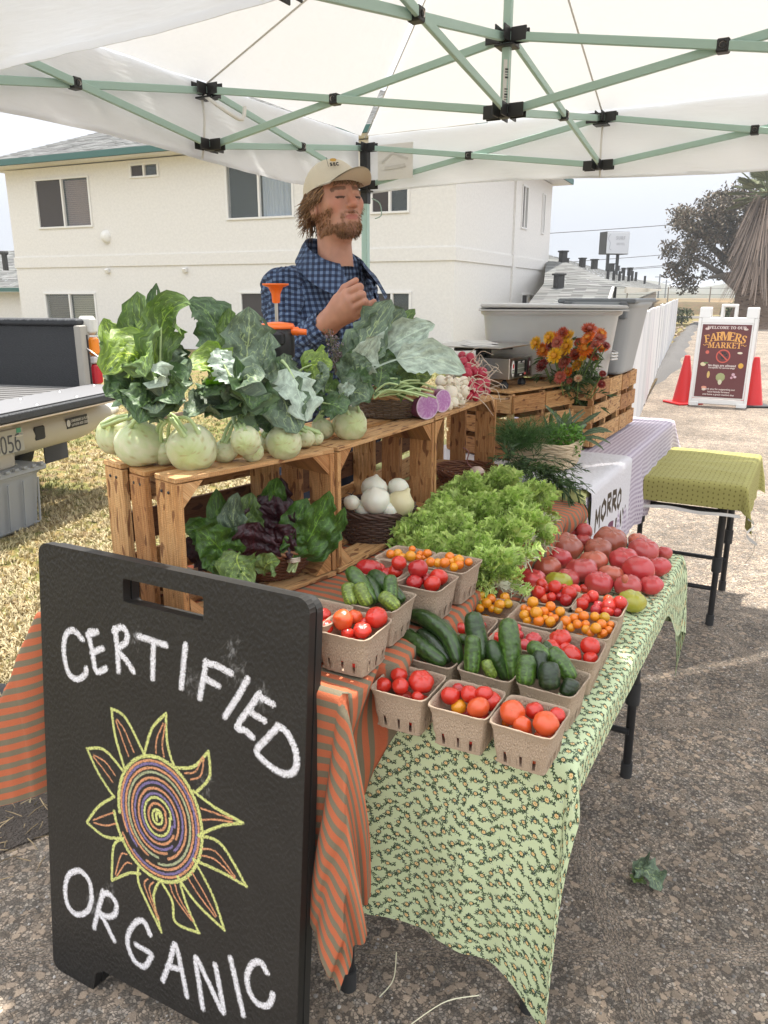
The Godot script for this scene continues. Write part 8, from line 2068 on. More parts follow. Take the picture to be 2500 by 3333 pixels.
func stall_things() -> void:

	var f1 := v3(0.489,1.13,-2.99); var f2 := v3(0.586,1.13,-3.137)
	var x := ((f2 - f1) * v3(1, 0, 1)).normalized()
	var sc := thing("scale", "stainless steel counter scale with a flat platter on the crate", "scale", v3(f1.x, 1.126, f1.z) - x * 0.02 + v3(0, 0, 0.0), atan2(-x.z, x.x))
	var W := 0.22; var Dp := 0.28
	inst(bx(v3(W, 0.082, Dp), v3(W / 2, 0.075, -Dp / 2), 0.004), M.steel, "body", sc)
	for q in [[0.025, -0.03], [W - 0.03, -0.03], [0.025, -Dp + 0.03], [W - 0.03, -Dp + 0.03]]:
		var ft := MB.new(); ft.lathe([Vector2(0.016, 0), Vector2(0.017, 0.014), Vector2(0.009, 0.026), Vector2(0.004, 0.035), Vector2(0, 0.035)], 14)
		inst(ft, M.black, "foot", sc, xt(v3(q[0], 0, q[1])))
	var dp := inst(bx(v3(0.105, 0.062, 0.003), v3(0.1, 0.072, 0.002), 0.001), mat(rgb(0.012, 0.012, 0.013), 0.3), "display", sc)
	inst(bx(v3(0.062, 0.036, 0.001), v3(0.098, 0.074, 0.0042)), mat(rgb(0.18, 0.20, 0.16), 0.3), "screen", dp)
	for k in 3: inst(bx(v3(0.064, 0.0012, 0.001), v3(0.098, 0.056 + k * 0.018, 0.005)), M.vinyl, "print", dp)
	for q in [[0.08, 0.098], [0.12, 0.098], [0.098, 0.048]]: inst(bx(v3(0.02, 0.005, 0.001), v3(q[0], q[1], 0.0042)), M.vinyl, "print", dp)
	inst(bx(v3(0.018, 0.009, 0.001), v3(0.14, 0.05, 0.0042)), mat(rgb(0.6, 0.12, 0.1), 0.4), "button", dp)
	for q in [[0.022, M.white, 0.014, 0.031, M.red_plastic], [0.178, mat(rgb(0.09, 0.02, 0.03), 0.4), 0.018, 0.036, M.vinyl]]:
		var ov := MB.new(); ov.ball(Vector3.ZERO, v3(q[2], q[3], 0.0012), 18, 6)
		var st := inst(ov, q[1], "seal_sticker", sc, xt(v3(q[0] + 0.008, 0.075, 0.002)))
		inst(bx(v3(q[2] * 0.7, q[3] * 0.5, 0.001), v3(0, q[3] * 0.3, 0.0012)), q[4], "print", st)
		for k in 3: inst(bx(v3(q[2] * 1.1, 0.003, 0.001), v3(0, -0.006 - k * 0.006, 0.0013)), M.dark if k % 2 == 0 else M.stem, "print", st)
	var arm := MB.new()
	arm.box(v3(0.05, 0.03, 0.05), xt(v3(0.1, 0.13, -0.16)), 0.005)
	for a in [0.6, -0.6]: arm.box(v3(0.26, 0.012, 0.022), Transform3D(Basis(Vector3.UP, a), v3(0.1, 0.142, -0.16)), 0.003)
	inst(arm, M.dark, "spider", sc)
	inst(bx(v3(0.36, 0.005, 0.33), v3(0.08, 0.158, -0.16), 0.002), M.steel, "platter", sc)
	for k in 3: solo(bx(v3(0.12 + 0.03 * k, 0.0015, 0.1), Vector3.ZERO), mat(rgb(0.66, 0.65, 0.64), 0.8), "paper_sheet", ["white sheet of paper at the left of the platter", "larger white sheet across the platter", "white sheet curling over the platter edge"][k], "paper", Transform3D(Basis.from_euler(v3(0.02, 0.3 + k * 0.7, 0.02 * (k - 1))), sc.transform * v3(-0.02 + 0.06 * k, 0.1625 + 0.0025 * k, -0.12 - 0.03 * k)), "papers on the scale")

	var tubm := mat(rgb(0.58, 0.565, 0.55), 0.35, {"subsurf_scatter_enabled": true, "subsurf_scatter_strength": 0.1, "albedo_texture": TX.stucco})
	var tb := thing("plastic_tub", "large translucent grey plastic tub with a lid on the far crates", "tub", v3(0.715, 1.142, -3.46), -0.13)
	taper_box(tb, tubm, "body", Vector3.ZERO, Vector2(0.50, 0.38), Vector2(0.56, 0.44), 0.275)
	inst(bx(v3(0.59, 0.014, 0.47), v3(0, 0.285, 0), 0.005), mat(rgb(0.55, 0.55, 0.54), 0.3), "lid", tb, Transform3D(Basis(Vector3.BACK, -0.01), v3(0, 0.002, 0)))
	inst(bx(v3(0.60, 0.006, 0.48), v3(0, 0.272, 0), 0.002), mat(rgb(0.60, 0.60, 0.59), 0.3), "lid_edge", tb)
	for k in 3: inst(tub(curve([v3(0.25, 0.1 - k * 0.012, 0.2), v3(0.29, 0.095 - k * 0.012, 0.1), v3(0.28, 0.1 - k * 0.012, -0.1)], 6), 0.004, 5), M.vinyl, "handle_wire", tb)
	var t2 := thing("grey_tub", "tall darker grey tub with moulded handle behind the translucent one", "tub", v3(1.035, 1.13, -3.68), -0.5)
	taper_box(t2, mat(rgb(0.33, 0.35, 0.37), 0.45), "body", Vector3.ZERO, Vector2(0.22, 0.34), Vector2(0.31, 0.46), 0.315)
	inst(bx(v3(0.34, 0.02, 0.48), v3(0, 0.318, 0), 0.006), mat(rgb(0.17, 0.185, 0.2), 0.45), "lid", t2)
	for s in [-1.0, 1.0]:
		inst(bx(v3(0.035, 0.075, 0.05), v3(s * 0.12, 0.28, 0.235), 0.008), mat(rgb(0.15, 0.165, 0.18), 0.45), "handle", t2)
		inst(bx(v3(0.012, 0.25, 0.012), v3(s * 0.06, 0.14, 0.205), 0.003), mat(rgb(0.20, 0.215, 0.23), 0.45), "rib", t2, Transform3D(Basis(Vector3.RIGHT, 0.12), Vector3.ZERO))

	var fb := v3(0.843,0.845,-3.48)
	var vs := thing("flower_bucket", "dark bucket that holds the strawflower stems", "bucket", v3(fb.x, T3 + 0.008, fb.z))
	var vm := MB.new(); vm.lathe([Vector2(0, 0.002), Vector2(0.05, 0.0), Vector2(0.062, 0.1), Vector2(0.064, 0.102), Vector2(0.06, 0.1), Vector2(0.048, 0.006), Vector2(0, 0.006)], 24)
	inst(vm, mat(rgb(0.03, 0.04, 0.03), 0.5), "bucket", vs)
	var bq := thing("strawflower_bouquet", "bouquet of orange, yellow and rust strawflowers", "flowers", vs.position + v3(0, 0.05, 0))
	var pal := {"y": [Color(0.80, 0.46, 0.015), Color(0.62, 0.26, 0.01)], "o": [Color(0.72, 0.17, 0.012), Color(0.62, 0.26, 0.02)], "r": [Color(0.46, 0.065, 0.02), Color(0.25, 0.04, 0.02)], "p": [Color(0.50, 0.11, 0.075), Color(0.30, 0.09, 0.05)], "d": [Color(0.27, 0.025, 0.02), Color(0.18, 0.03, 0.02)], "c": [Color(0.62, 0.42, 0.25), Color(0.35, 0.14, 0.06)]}
	var fl := {}
	for k in pal:
		var m := MB.new()
		for ring in 4:
			var n: int = [20, 18, 14, 10][ring]; var el: float = [0.15, 0.5, 0.85, 1.15][ring]; var l: float = [1.0, 0.92, 0.75, 0.5][ring]
			for i in n:
				var a := TAU * (i + 0.5 * ring) / n + rf(-0.06, 0.06)
				var e := el + rf(-0.1, 0.1)
				var d := v3(cos(a) * cos(e), sin(e), sin(a) * cos(e)); var s := v3(-sin(a), 0, cos(a)) * 0.11
				m.col = (pal[k][0] as Color).lerp(pal[k][1], 0.18 * ring) * rf(0.75, 1.2)
				m.quad(d * 0.15 - s * 0.5, d * 0.15 + s * 0.5, d * l * 0.7 + s, d * l * 0.7 - s)
				m.quad(d * l * 0.7 - s, d * l * 0.7 + s, d * l + v3(0, 0.06, 0), d * l + v3(0, 0.05, 0))
		var ce := MB.new(); ce.col = pal[k][1]
		ce.ball(v3(0, 0.3, 0), v3(0.34, 0.2, 0.34), 12, 6, lumpy(3, 0.2, 4.0))
		fl[k] = [m.mesh(), ce.mesh()]
	var H := [[360,620,72,"y"], [515,550,66,"y"], [570,568,76,"o"], [675,492,62,"r"], [735,548,80,"y"], [615,612,66,"p"], [450,705,84,"o"], [580,772,80,"y"], [730,668,88,"y"], [705,842,80,"p"], [440,890,84,"d"], [645,1030,66,"p"], [740,962,54,"o"], [855,890,72,"y"], [985,462,80,"r"], [1125,512,66,"o"], [985,562,76,"o"], [1110,575,66,"p"], [1075,648,58,"p"], [1000,610,54,"p"], [935,692,84,"o"], [830,752,76,"r"], [1010,772,80,"r"], [1140,692,66,"o"], [1190,650,44,"d"], [855,1045,42,"c"], [755,1072,36,"p"], [1150,985,38,"d"], [1130,1110,46,"d"], [915,800,38,"y"], [530,645,62,"d"], [860,610,50,"r"], [680,720,60,"r"]]
	var fpos := [v3(0.599,1.291,-3.086), v3(0.637,1.316,-3.031), v3(0.667,1.308,-3.086), v3(0.692,1.333,-3.053), v3(0.712,1.316,-3.051), v3(0.661,1.299,-2.988), v3(0.631,1.264,-3.087), v3(0.647,1.252,-2.961), v3(0.7,1.282,-2.993), v3(0.701,1.225,-3.017), v3(0.625,1.206,-3.061), v3(0.678,1.169,-2.986), v3(0.728,1.182,-3.072), v3(0.768,1.204,-3.088), v3(0.773,1.346,-2.981), v3(0.833,1.328,-3.038), v3(0.77,1.316,-2.961), v3(0.823,1.31,-3.01), v3(0.801,1.29,-2.966), v3(0.808,1.294,-3.084), v3(0.771,1.273,-3.017), v3(0.755,1.249,-3.083), v3(0.809,1.244,-3.062), v3(0.852,1.269,-3.073), v3(0.842,1.288,-2.983), v3(0.742,1.166,-2.97), v3(0.727,1.15,-3.038), v3(0.837,1.183,-2.982), v3(0.855,1.135,-3.055), v3(0.766,1.239,-3.013), v3(0.643,1.287,-3.029), v3(0.762,1.294,-3.082), v3(0.693,1.263,-3.028)]
	for i in H.size():
		var q = H[i]
		var p: Vector3 = fpos[i] - bq.position
		var r: float = q[2] * 0.2712 / 2507.5 * 4.1
		var nrm := (v3(p.x * 1.5, 0.14, 0.16 + rf(-0.1, 0.1)) + v3(rf(-0.1, 0.1), rf(-0.05, 0.1), 0)).normalized()
		var xx := nrm.cross(v3(0.3, 0.1, -1)).normalized()
		var b := Basis(xx, nrm, xx.cross(nrm)).scaled(Vector3.ONE * r)
		var f := inst(fl[q[3]][0], M.frond, "flower", bq, Transform3D(b, p))
		inst(fl[q[3]][1], M.frond, "centre", f)
		inst(tub(curve([v3(rf(-0.03, 0.03), 0.0, rf(-0.03, 0.03)), p * 0.45 + v3(rf(-0.015, 0.015), 0, 0), p], 8), 0.0022, 5), M.stem, "stem", bq)
	var lv := MB.new()
	for k in 170:
		var t := rf(0.12, 0.9); var q = H[rng.randi() % H.size()]
		var p: Vector3 = (fpos[rng.randi() % H.size()] - bq.position) * t
		spray(lv, p, p + v3(rf(-0.06, 0.08), rf(-0.02, 0.06), rf(-0.02, 0.06)), 5, 0.05, 0.0045, Color(0.055, 0.10, 0.03), 0.2)
	inst(lv, M.frond, "foliage", bq).set_meta("kind", "stuff")

	var fa := v3(0.698,0,-1.696)
	var lfm := thing("fallen_leaf", "torn green collard leaf lying on the asphalt", "leaf", fa)
	inst(leaf(v3(0.659,0.012,-1.705) - fa, v3(0.692,0.045,-1.689) - fa, v3(0.706,0.012,-1.628) - fa, 0.042, v3(0.1, 1, 0.3).normalized(), {"ruffle": 0.35, "petiole": 0.02, "lobe": 0.4}), M.l_grey, "blade", lfm)
	inst(leaf(v3(0.656,0.008,-1.692) - fa, v3(0.653,0.03,-1.651) - fa, v3(0.682,0.01,-1.663) - fa, 0.02, v3(0.1, 1, 0.3).normalized(), {"ruffle": 0.3, "petiole": 0.02}), M.l_light, "fold", lfm)


# signed distance to a list of parts: [a, b, ra, rb, k] a tapered capsule, [centre, radii, k] an ellipsoid; a trailing -1 cuts
func field(parts: Array, p: Vector3) -> float:
	var d := 10.0
	for q in parts:
		var e: float; var k: float; var cut := false
		if q[1] is Vector3 and q[2] is float and q.size() >= 5:
			var pa: Vector3 = p - q[0]; var ba: Vector3 = q[1] - q[0]
			var h := clampf(pa.dot(ba) / ba.length_squared(), 0.0, 1.0)
			e = (pa - ba * h).length() - lerpf(q[2], q[3], h); k = q[4]; cut = q.size() > 5
		else:
			var r: Vector3 = q[1]; var s: Vector3 = (p - q[0]) / r
			var k0 := s.length(); var k1 := (s / r).length()
			e = k0 * (k0 - 1.0) / maxf(k1, 1e-6); k = q[2]; cut = q.size() > 3
		if cut:
			var h := clampf(0.5 - 0.5 * (d + e) / k, 0.0, 1.0)
			d = lerpf(d, -e, h) + k * h * (1.0 - h)
		else:
			var h := clampf(0.5 + 0.5 * (e - d) / k, 0.0, 1.0)
			d = lerpf(e, d, h) - k * h * (1.0 - h)
	return d

# surface nets of f in a box, added to mb through xf
func nets(mb: MB, lo: Vector3, hi: Vector3, cell: float, f: Callable, colors = null, xf := Transform3D.IDENTITY) -> void:
	var S := 4
	var nb := ((hi - lo) / (cell * S)).ceil()
	var bx_ := int(nb.x); var by := int(nb.y); var bz := int(nb.z)
	var nx := bx_ * S + 1; var ny := by * S + 1; var nz := bz * S + 1
	var val := PackedFloat32Array(); val.resize(nx * ny * nz); val.fill(9.0)
	var live := []
	for k in bz:
		for j in by:
			for i in bx_:
				var c := lo + v3(i + 0.5, j + 0.5, k + 0.5) * cell * S
				if absf(f.call(c)) < cell * S * 1.15: live.append(Vector3i(i, j, k))
	for b in live:
		for k in range(b.z * S, b.z * S + S + 1):
			for j in range(b.y * S, b.y * S + S + 1):
				for i in range(b.x * S, b.x * S + S + 1):
					var n := i + nx * (j + ny * k)
					if val[n] == 9.0: val[n] = f.call(lo + v3(i, j, k) * cell)
	var off := [0, 1, nx, nx + 1, nx * ny, nx * ny + 1, nx * ny + nx, nx * ny + nx + 1]
	var pos := [v3(0, 0, 0), v3(1, 0, 0), v3(0, 1, 0), v3(1, 1, 0), v3(0, 0, 1), v3(1, 0, 1), v3(0, 1, 1), v3(1, 1, 1)]
	var ed := [[0, 1], [2, 3], [4, 5], [6, 7], [0, 2], [1, 3], [4, 6], [5, 7], [0, 4], [1, 5], [2, 6], [3, 7]]
	var ids := {}
	var from := mb.P.size(); var at := mb.I.size()
	for b in live:
		for k in range(b.z * S, b.z * S + S):
			for j in range(b.y * S, b.y * S + S):
				for i in range(b.x * S, b.x * S + S):
					var n := i + nx * (j + ny * k)
					var m := 0
					for q in 8:
						if val[n + off[q]] < 0.0: m |= 1 << q
					if m == 0 or m == 255: continue
					var s := Vector3.ZERO; var cnt := 0
					for e in ed:
						var a: float = val[n + off[e[0]]]; var c: float = val[n + off[e[1]]]
						if (a < 0.0) != (c < 0.0):
							s += (pos[e[0]] as Vector3).lerp(pos[e[1]], a / (a - c)); cnt += 1
					var p := lo + (v3(i, j, k) + s / cnt) * cell
					ids[n] = mb.P.size()
					if colors != null: mb.col = colors.call(p)
					mb.push(xf * p, Vector2(p.x, p.y))
	var ax := [1, nx, nx * ny]
	for n in ids:
		var v0: float = val[n]
		for a in 3:
			if (v0 < 0.0) == (val[n + ax[a]] < 0.0): continue
			var u: int = ax[(a + 1) % 3]; var w: int = ax[(a + 2) % 3]
			if not (ids.has(n - u) and ids.has(n - w) and ids.has(n - u - w)): continue
			var q := [ids[n], ids[n - u], ids[n - u - w], ids[n - w]]
			if v0 < 0.0: mb.I.append_array([q[0], q[2], q[1], q[0], q[3], q[2]])
			else: mb.I.append_array([q[0], q[1], q[2], q[0], q[2], q[3]])
	mb._norm(from, at)

func person() -> void:
	var feet := v3(-0.22, 0, -2.80)
	var o := thing("person", "man in a blue checked shirt and cream cap standing behind the crates, hand raised", "person", feet)
	var J := func(p: Vector3) -> Vector3: return p - feet

	var hc: Vector3 = J.call(v3(-0.149,1.745,-2.52))
	var hb := Basis.from_euler(v3(-0.16, 0.60, 0.05))
	var hx := Transform3D(hb.scaled(Vector3.ONE * 0.95), hc)
	var head := [[v3(0, 0.03, -0.014), v3(0.075, 0.088, 0.096), 0.02], [v3(0, -0.034, 0.026), v3(0.060, 0.080, 0.062), 0.03], [v3(0, -0.082, 0.038), v3(0.043, 0.034, 0.044), 0.03], [v3(0, -0.098, 0.064), v3(0.022, 0.019, 0.02), 0.02],
		[v3(-0.03, 0.022, 0.072), v3(0.03, 0.022, 0.072), 0.013, 0.013, 0.02], [v3(0.043, -0.016, 0.056), v3(0.022, 0.02, 0.02), 0.025], [v3(-0.043, -0.016, 0.056), v3(0.022, 0.02, 0.02), 0.025],
		[v3(0.031, 0.001, 0.099), v3(0.018, 0.013, 0.018), 0.012, -1], [v3(-0.031, 0.001, 0.099), v3(0.018, 0.013, 0.018), 0.012, -1], [v3(0.031, 0.000, 0.076), v3(0.017, 0.0095, 0.0115), 0.004], [v3(-0.031, 0.000, 0.076), v3(0.017, 0.0095, 0.0115), 0.004],
		[v3(0, 0.014, 0.086), v3(0, -0.027, 0.110), 0.0085, 0.0125, 0.012], [v3(0.0125, -0.031, 0.097), v3(0.0085, 0.0075, 0.011), 0.006], [v3(-0.0125, -0.031, 0.097), v3(0.0085, 0.0075, 0.011), 0.006],
		[v3(0, -0.0575, 0.0865), v3(0.024, 0.0055, 0.0095), 0.006], [v3(0, -0.0685, 0.0845), v3(0.021, 0.0065, 0.0105), 0.006], [v3(-0.024, -0.0628, 0.094), v3(0.024, -0.0628, 0.094), 0.0022, 0.0022, 0.004, -1],
		[v3(0.076, -0.012, -0.012), v3(0.010, 0.031, 0.019), 0.008], [v3(-0.076, -0.012, -0.012), v3(0.010, 0.031, 0.019), 0.008], [v3(0.085, -0.010, -0.008), v3(0.006, 0.018, 0.010), 0.004, -1], [v3(-0.085, -0.010, -0.008), v3(0.006, 0.018, 0.010), 0.004, -1],
		[v3(0, -0.06, -0.03), v3(0.0, -0.24, -0.055), 0.054, 0.060, 0.035]]
	var nz := noise(90.0, 2, FastNoiseLite.TYPE_SIMPLEX, 5)
	var skin := Color(0.50, 0.255, 0.175)
	var beardy := func(p: Vector3) -> float:
		if p.z < -0.03 or p.y > -0.02 or p.y < -0.135: return 0.0
		if p.y < -0.1 and p.z < 0.045: return 0.0
		var side: float = smoothstep(0.047, 0.062, absf(p.x)) * smoothstep(-0.02, -0.04, p.y)
		var low: float = smoothstep(-0.070, -0.084, p.y)
		var mou: float = smoothstep(0.006, 0.003, absf(p.y + 0.048)) * smoothstep(0.030, 0.022, absf(p.x)) * 0.55 + smoothstep(0.008, 0.0, absf(absf(p.x) - 0.031)) * smoothstep(-0.044, -0.05, p.y) * 0.7
		return clampf(smoothstep(-0.128, -0.112, p.y) * maxf(maxf(side * 0.75, low), mou) * (0.8 + 0.4 * nz.get_noise_3d(p.x, p.y, p.z)), 0.0, 1.0)
	var chin := []
	var tone := func(p: Vector3) -> Color:
		var c := skin * (1.0 + 0.10 * nz.get_noise_3d(p.x * 0.3, p.y * 0.3, p.z * 0.3))
		c = c.lerp(Color(0.56, 0.20, 0.13), smoothstep(0.03, 0.0, (p - v3(0, -0.024, 0.11)).length()) * 0.7)
		for s in [-1.0, 1.0]: c = c.lerp(Color(0.55, 0.19, 0.13), smoothstep(0.035, 0.0, (p - v3(0.044 * s, -0.022, 0.07)).length()) * 0.5)
		if p.z > 0.075: c = c.lerp(Color(0.40, 0.13, 0.105), 0.8 * smoothstep(1.1, 0.7, pow(p.x / 0.024, 2.0) + pow((p.y + 0.0635) / 0.0095, 2.0)))
		if p.z > 0.05 and absf(absf(p.x) - 0.032) < 0.02 and absf(p.y - 0.0235 + 4.0 * pow(absf(p.x) - 0.03, 2.0)) < 0.006: c = c.lerp(Color(0.12, 0.06, 0.032), 0.85)
		if p.z > 0.06 and absf(absf(p.x) - 0.031) < 0.0165 and absf(p.y + 0.0035 - 3.0 * pow(absf(p.x) - 0.031, 2.0)) < 0.0028: c = Color(0.05, 0.022, 0.015)
		if beardy.call(p) > 0.35: chin.append(p)
		return c.lerp(Color(0.20, 0.095, 0.045).lerp(Color(0.085, 0.045, 0.025), smoothstep(-0.085, -0.115, p.y)), beardy.call(p) * 0.85)
	var body := MB.new()
	nets(body, v3(-0.1, -0.2, -0.13), v3(0.1, 0.125, 0.135), 0.0037, func(p): return field(head, p) - 0.0025 * beardy.call(p), tone, hx)

	var w: Vector3 = J.call(v3(-0.163,1.396,-2.3))
	var F := func(a: Array, r0: float, r1: float) -> Array:
		var out := []
		for k in a.size() - 1: out.append([J.call(a[k]), J.call(a[k + 1]), lerpf(r0, r1, float(k) / (a.size() - 1)), lerpf(r0, r1, float(k + 1) / (a.size() - 1)), 0.004])
		return out
	var hand := [[w, J.call(v3(-0.18,1.364,-2.34)), 0.026, 0.029, 0.01]]
	for m in [v3(-0.105,1.479,-2.22), v3(-0.094,1.46,-2.205), v3(-0.084,1.441,-2.205), v3(-0.079,1.423,-2.22)]: hand.append([w, J.call(m), 0.023, 0.0142, 0.022])
	hand.append([w, J.call(v3(-0.13,1.463,-2.25)), 0.024, 0.016, 0.02])
	hand.append_array(F.call([v3(-0.13,1.463,-2.25), v3(-0.11,1.494,-2.24), v3(-0.078,1.515,-2.24)], 0.0140, 0.0085))
	hand.append_array(F.call([v3(-0.105,1.479,-2.22), v3(-0.067,1.496,-2.19), v3(-0.069,1.485,-2.22), v3(-0.086,1.482,-2.25)], 0.0128, 0.009))
	hand.append_array(F.call([v3(-0.094,1.46,-2.205), v3(-0.06,1.476,-2.175), v3(-0.063,1.466,-2.21), v3(-0.081,1.464,-2.24)], 0.0128, 0.009))
	hand.append_array(F.call([v3(-0.084,1.441,-2.205), v3(-0.053,1.458,-2.175), v3(-0.057,1.447,-2.21), v3(-0.075,1.446,-2.24)], 0.0122, 0.0085))
	hand.append_array(F.call([v3(-0.079,1.423,-2.22), v3(-0.054,1.44,-2.19), v3(-0.04,1.45,-2.18), v3(-0.027,1.459,-2.175)], 0.0118, 0.0075))
	var htone := func(p: Vector3) -> Color: return skin * Color(0.92, 0.88, 0.85) * (1.0 + 0.12 * nz.get_noise_3d(p.x * 0.3, p.y * 0.3, p.z * 0.3))
	var hl: Vector3 = w.min(J.call(v3(-0.168,1.515,-2.15))) - v3(0.05, 0.07, 0.12); var hh: Vector3 = J.call(v3(-0.023,1.518,-2.15)) + v3(0.03, 0.03, 0.04)
	nets(body, hl, hh, 0.0032, func(p): return field(hand, p), htone)

	var sR: Vector3 = J.call(v3(-0.305,1.493,-2.5)); var sL: Vector3 = J.call(v3(-0.091,1.503,-2.68)); var el: Vector3 = J.call(v3(-0.299,1.286,-2.42))
	var neck: Vector3 = J.call(v3(-0.165,1.56,-2.58)); var hip: Vector3 = v3(0.0, 0.95, 0.03)
	var wf: Vector3 = J.call(v3(-0.17,1.384,-2.32))
	var across := (sL - sR).normalized()
	var lh := sL + v3(0.03, -0.62, 0.05)
	var torso := [[sR.lerp(sL, 0.28) - v3(0, 0.11, 0), sR.lerp(sL, 0.74) - v3(0, 0.11, 0), 0.112, 0.112, 0.05], [hip - across * 0.08 + v3(0, 0.08, 0), hip + across * 0.08 + v3(0, 0.08, 0), 0.115, 0.115, 0.05], [sR.lerp(sL, 0.3) - v3(0, 0.2, 0), hip - across * 0.06, 0.105, 0.11, 0.06], [sR.lerp(sL, 0.7) - v3(0, 0.2, 0), hip + across * 0.06, 0.105, 0.11, 0.06], [neck - v3(0, 0.02, 0), sR - v3(0, 0.01, 0) + across * 0.03, 0.058, 0.056, 0.05], [neck - v3(0, 0.02, 0), sL - v3(0, 0.01, 0) - across * 0.03, 0.058, 0.056, 0.05]]
	var legs := []
	for s in [-1.0, 1.0]:
		var h: Vector3 = hip + across * 0.09 * s
		legs.append_array([[h, v3(across.x * 0.1 * s, 0.5, across.z * 0.1 * s), 0.095, 0.062, 0.03], [v3(across.x * 0.1 * s, 0.5, across.z * 0.1 * s), v3(across.x * 0.1 * s, 0.09, across.z * 0.1 * s - 0.02), 0.062, 0.046, 0.03]])
	var arms := [[sR, el, 0.05, 0.042, 0.03], [el, w, 0.042, 0.027, 0.02], [sL, sL + v3(0.02, -0.33, -0.02), 0.05, 0.042, 0.03], [sL + v3(0.02, -0.33, -0.02), lh, 0.042, 0.027, 0.02]]
	for k in 5: arms.append([lh, lh + v3(0.012 * (k - 2), -0.1 - 0.01 * (2 - absi(k - 2)), 0.02), 0.018, 0.009, 0.006])
	var under := torso + legs + arms
	nets(body, v3(-0.42, 0.05, -0.42), v3(0.5, 1.62, 0.55), 0.02, func(p): return field(under, p) + 0.012, func(_p): return skin)
	inst(body, mat(Color.WHITE, 0.52, {"vertex_color_use_as_albedo": true, "subsurf_scatter_enabled": true, "subsurf_scatter_strength": 0.12}), "body", o)

	var cloth := mat(rgb(0.92, 0.92, 0.92), 0.9, {"albedo_texture": TX.plaid, "uv1_triplanar": true, "uv1_triplanar_sharpness": 6.0, "uv1_scale": v3(14, 14, 14), "cull_mode": BaseMaterial3D.CULL_DISABLED, "normal_texture": TX.fine_n, "normal_scale": 0.3})
	var fold := noise(7.0, 2, FastNoiseLite.TYPE_SIMPLEX, 15)
	var tx := Transform3D(Basis(across, Vector3.UP, across.cross(Vector3.UP)), neck)
	var inv := tx.affine_inverse()
	var shirt := MB.new()
	var fz := func(p: Vector3) -> float: return 0.007 * fold.get_noise_3d(p.x * 1.5 + p.y * 1.2, p.y * 0.6, p.z * 1.5) + 0.004 * sin((p.x * 0.6 + p.y) * 42.0 + 5.0 * fold.get_noise_3d(p.x, p.y, p.z))
	nets(shirt, v3(-0.34, -0.68, -0.2), v3(0.34, 0.06, 0.2), 0.0095, func(q):
		var p: Vector3 = tx * q
		return maxf(field(torso, p) - 0.014 + fz.call(q), 0.055 - Vector2(p.x - neck.x, p.z - neck.z).length() if p.y > neck.y - 0.012 else -1.0))
	inst(shirt, cloth, "shirt", o, tx)
	var sleeve := func(a: Vector3, b: Vector3, r0: float, r1: float, called: String, ext0: float, ext1: float):
		var x := along(a, b); var L := (b - a).length()
		var mb := MB.new()
		mb.grid(40, 46, func(u, v):
			var t := lerpf(-ext0, L + ext1, v); var an: float = -u * TAU
			var r := lerpf(r0, r1, clampf(t / L, 0, 1))
			if t < 0.0: r *= sqrt(maxf(0.0, 1.0 - pow(t / ext0, 2.0)))
			if t > L and ext1 > 0.0: r *= sqrt(maxf(0.0, 1.0 - pow((t - L) / ext1, 2.0)))
			var q := v3(t - L * 0.5, cos(an) * r, sin(an) * r)
			var f := 0.006 * sin(t * 55.0 + 3.0 * sin(an * 2.0 + t * 9.0) + 4.0 * fold.get_noise_2d(t * 2.0, an * 0.2)) * smoothstep(0.0, 0.05, r)
			return q + v3(0, cos(an), sin(an)) * f, true, Vector2.ONE, true)
		inst(mb, cloth, called, o, x)
	sleeve.call(sR + v3(0, 0.005, 0), el, 0.075, 0.066, "sleeve", 0.06, 0.066)
	sleeve.call(el, wf, 0.066, 0.047, "sleeve", 0.066, 0.0)
	sleeve.call(wf - (wf - el).normalized() * 0.055, wf + (wf - el).normalized() * 0.012, 0.0485, 0.046, "cuff", 0.001, 0.0)
	sleeve.call(sL, sL + v3(0.02, -0.33, -0.02), 0.07, 0.06, "sleeve", 0.06, 0.06)
	sleeve.call(sL + v3(0.02, -0.33, -0.02), lh + v3(0, 0.03, 0), 0.06, 0.045, "sleeve", 0.06, 0.0)
	var pk := MB.new()
	var fz0: Vector3 = across.cross(Vector3.UP)
	for k in 5:
		var bt := MB.new(); bt.lathe([Vector2(0, 0.002), Vector2(0.004, 0.002), Vector2(0.005, 0)], 8)
		pk.add(bt, Transform3D(Basis(across, fz0, -Vector3.UP), sR.lerp(sL, 0.56) + fz0 * (0.131 - 0.003 * k) + v3(0, -0.10 - 0.09 * k, 0)))
	inst(pk, M.white, "buttons", o)

	var cf := hb.z; cf.y = 0.0; cf = cf.normalized().rotated(Vector3.UP, 0.18)
	var cs := Vector3.UP.cross(cf)
	var nk := hc + v3(-0.012, -0.21, -0.035)
	var co := MB.new()
	co.grid(48, 6, func(u, v):
		var a: float = lerpf(0.26, TAU - 0.26, u)
		var d: Vector3 = cf * cos(a) + cs * sin(a)
		var back: float = 0.5 - 0.5 * cos(a)
		var fr := pow(1.0 - back, 2.5)
		var k := int(round(v * 6))
		var up: float = [-0.02, 0.006, 0.026, 0.031, 0.018, -0.008 - 0.015 * fr, -0.026 - 0.05 * fr][k]
		var r: float = [0.074, 0.071, 0.070, 0.076, 0.086, 0.098 + 0.03 * fr, 0.108 + 0.052 * fr][k]
		return nk + d * (r + 0.014 * fr) + v3(0, up + 0.085 * back, 0) + cs * 0.024 * fr * signf(sin(a)) - cf * 0.02 * back)
	inst(co, cloth, "collar", o)

	var jeans := MB.new()
	var tr2 := legs + [[hip - across * 0.07, hip + across * 0.07, 0.12, 0.12, 0.04]]
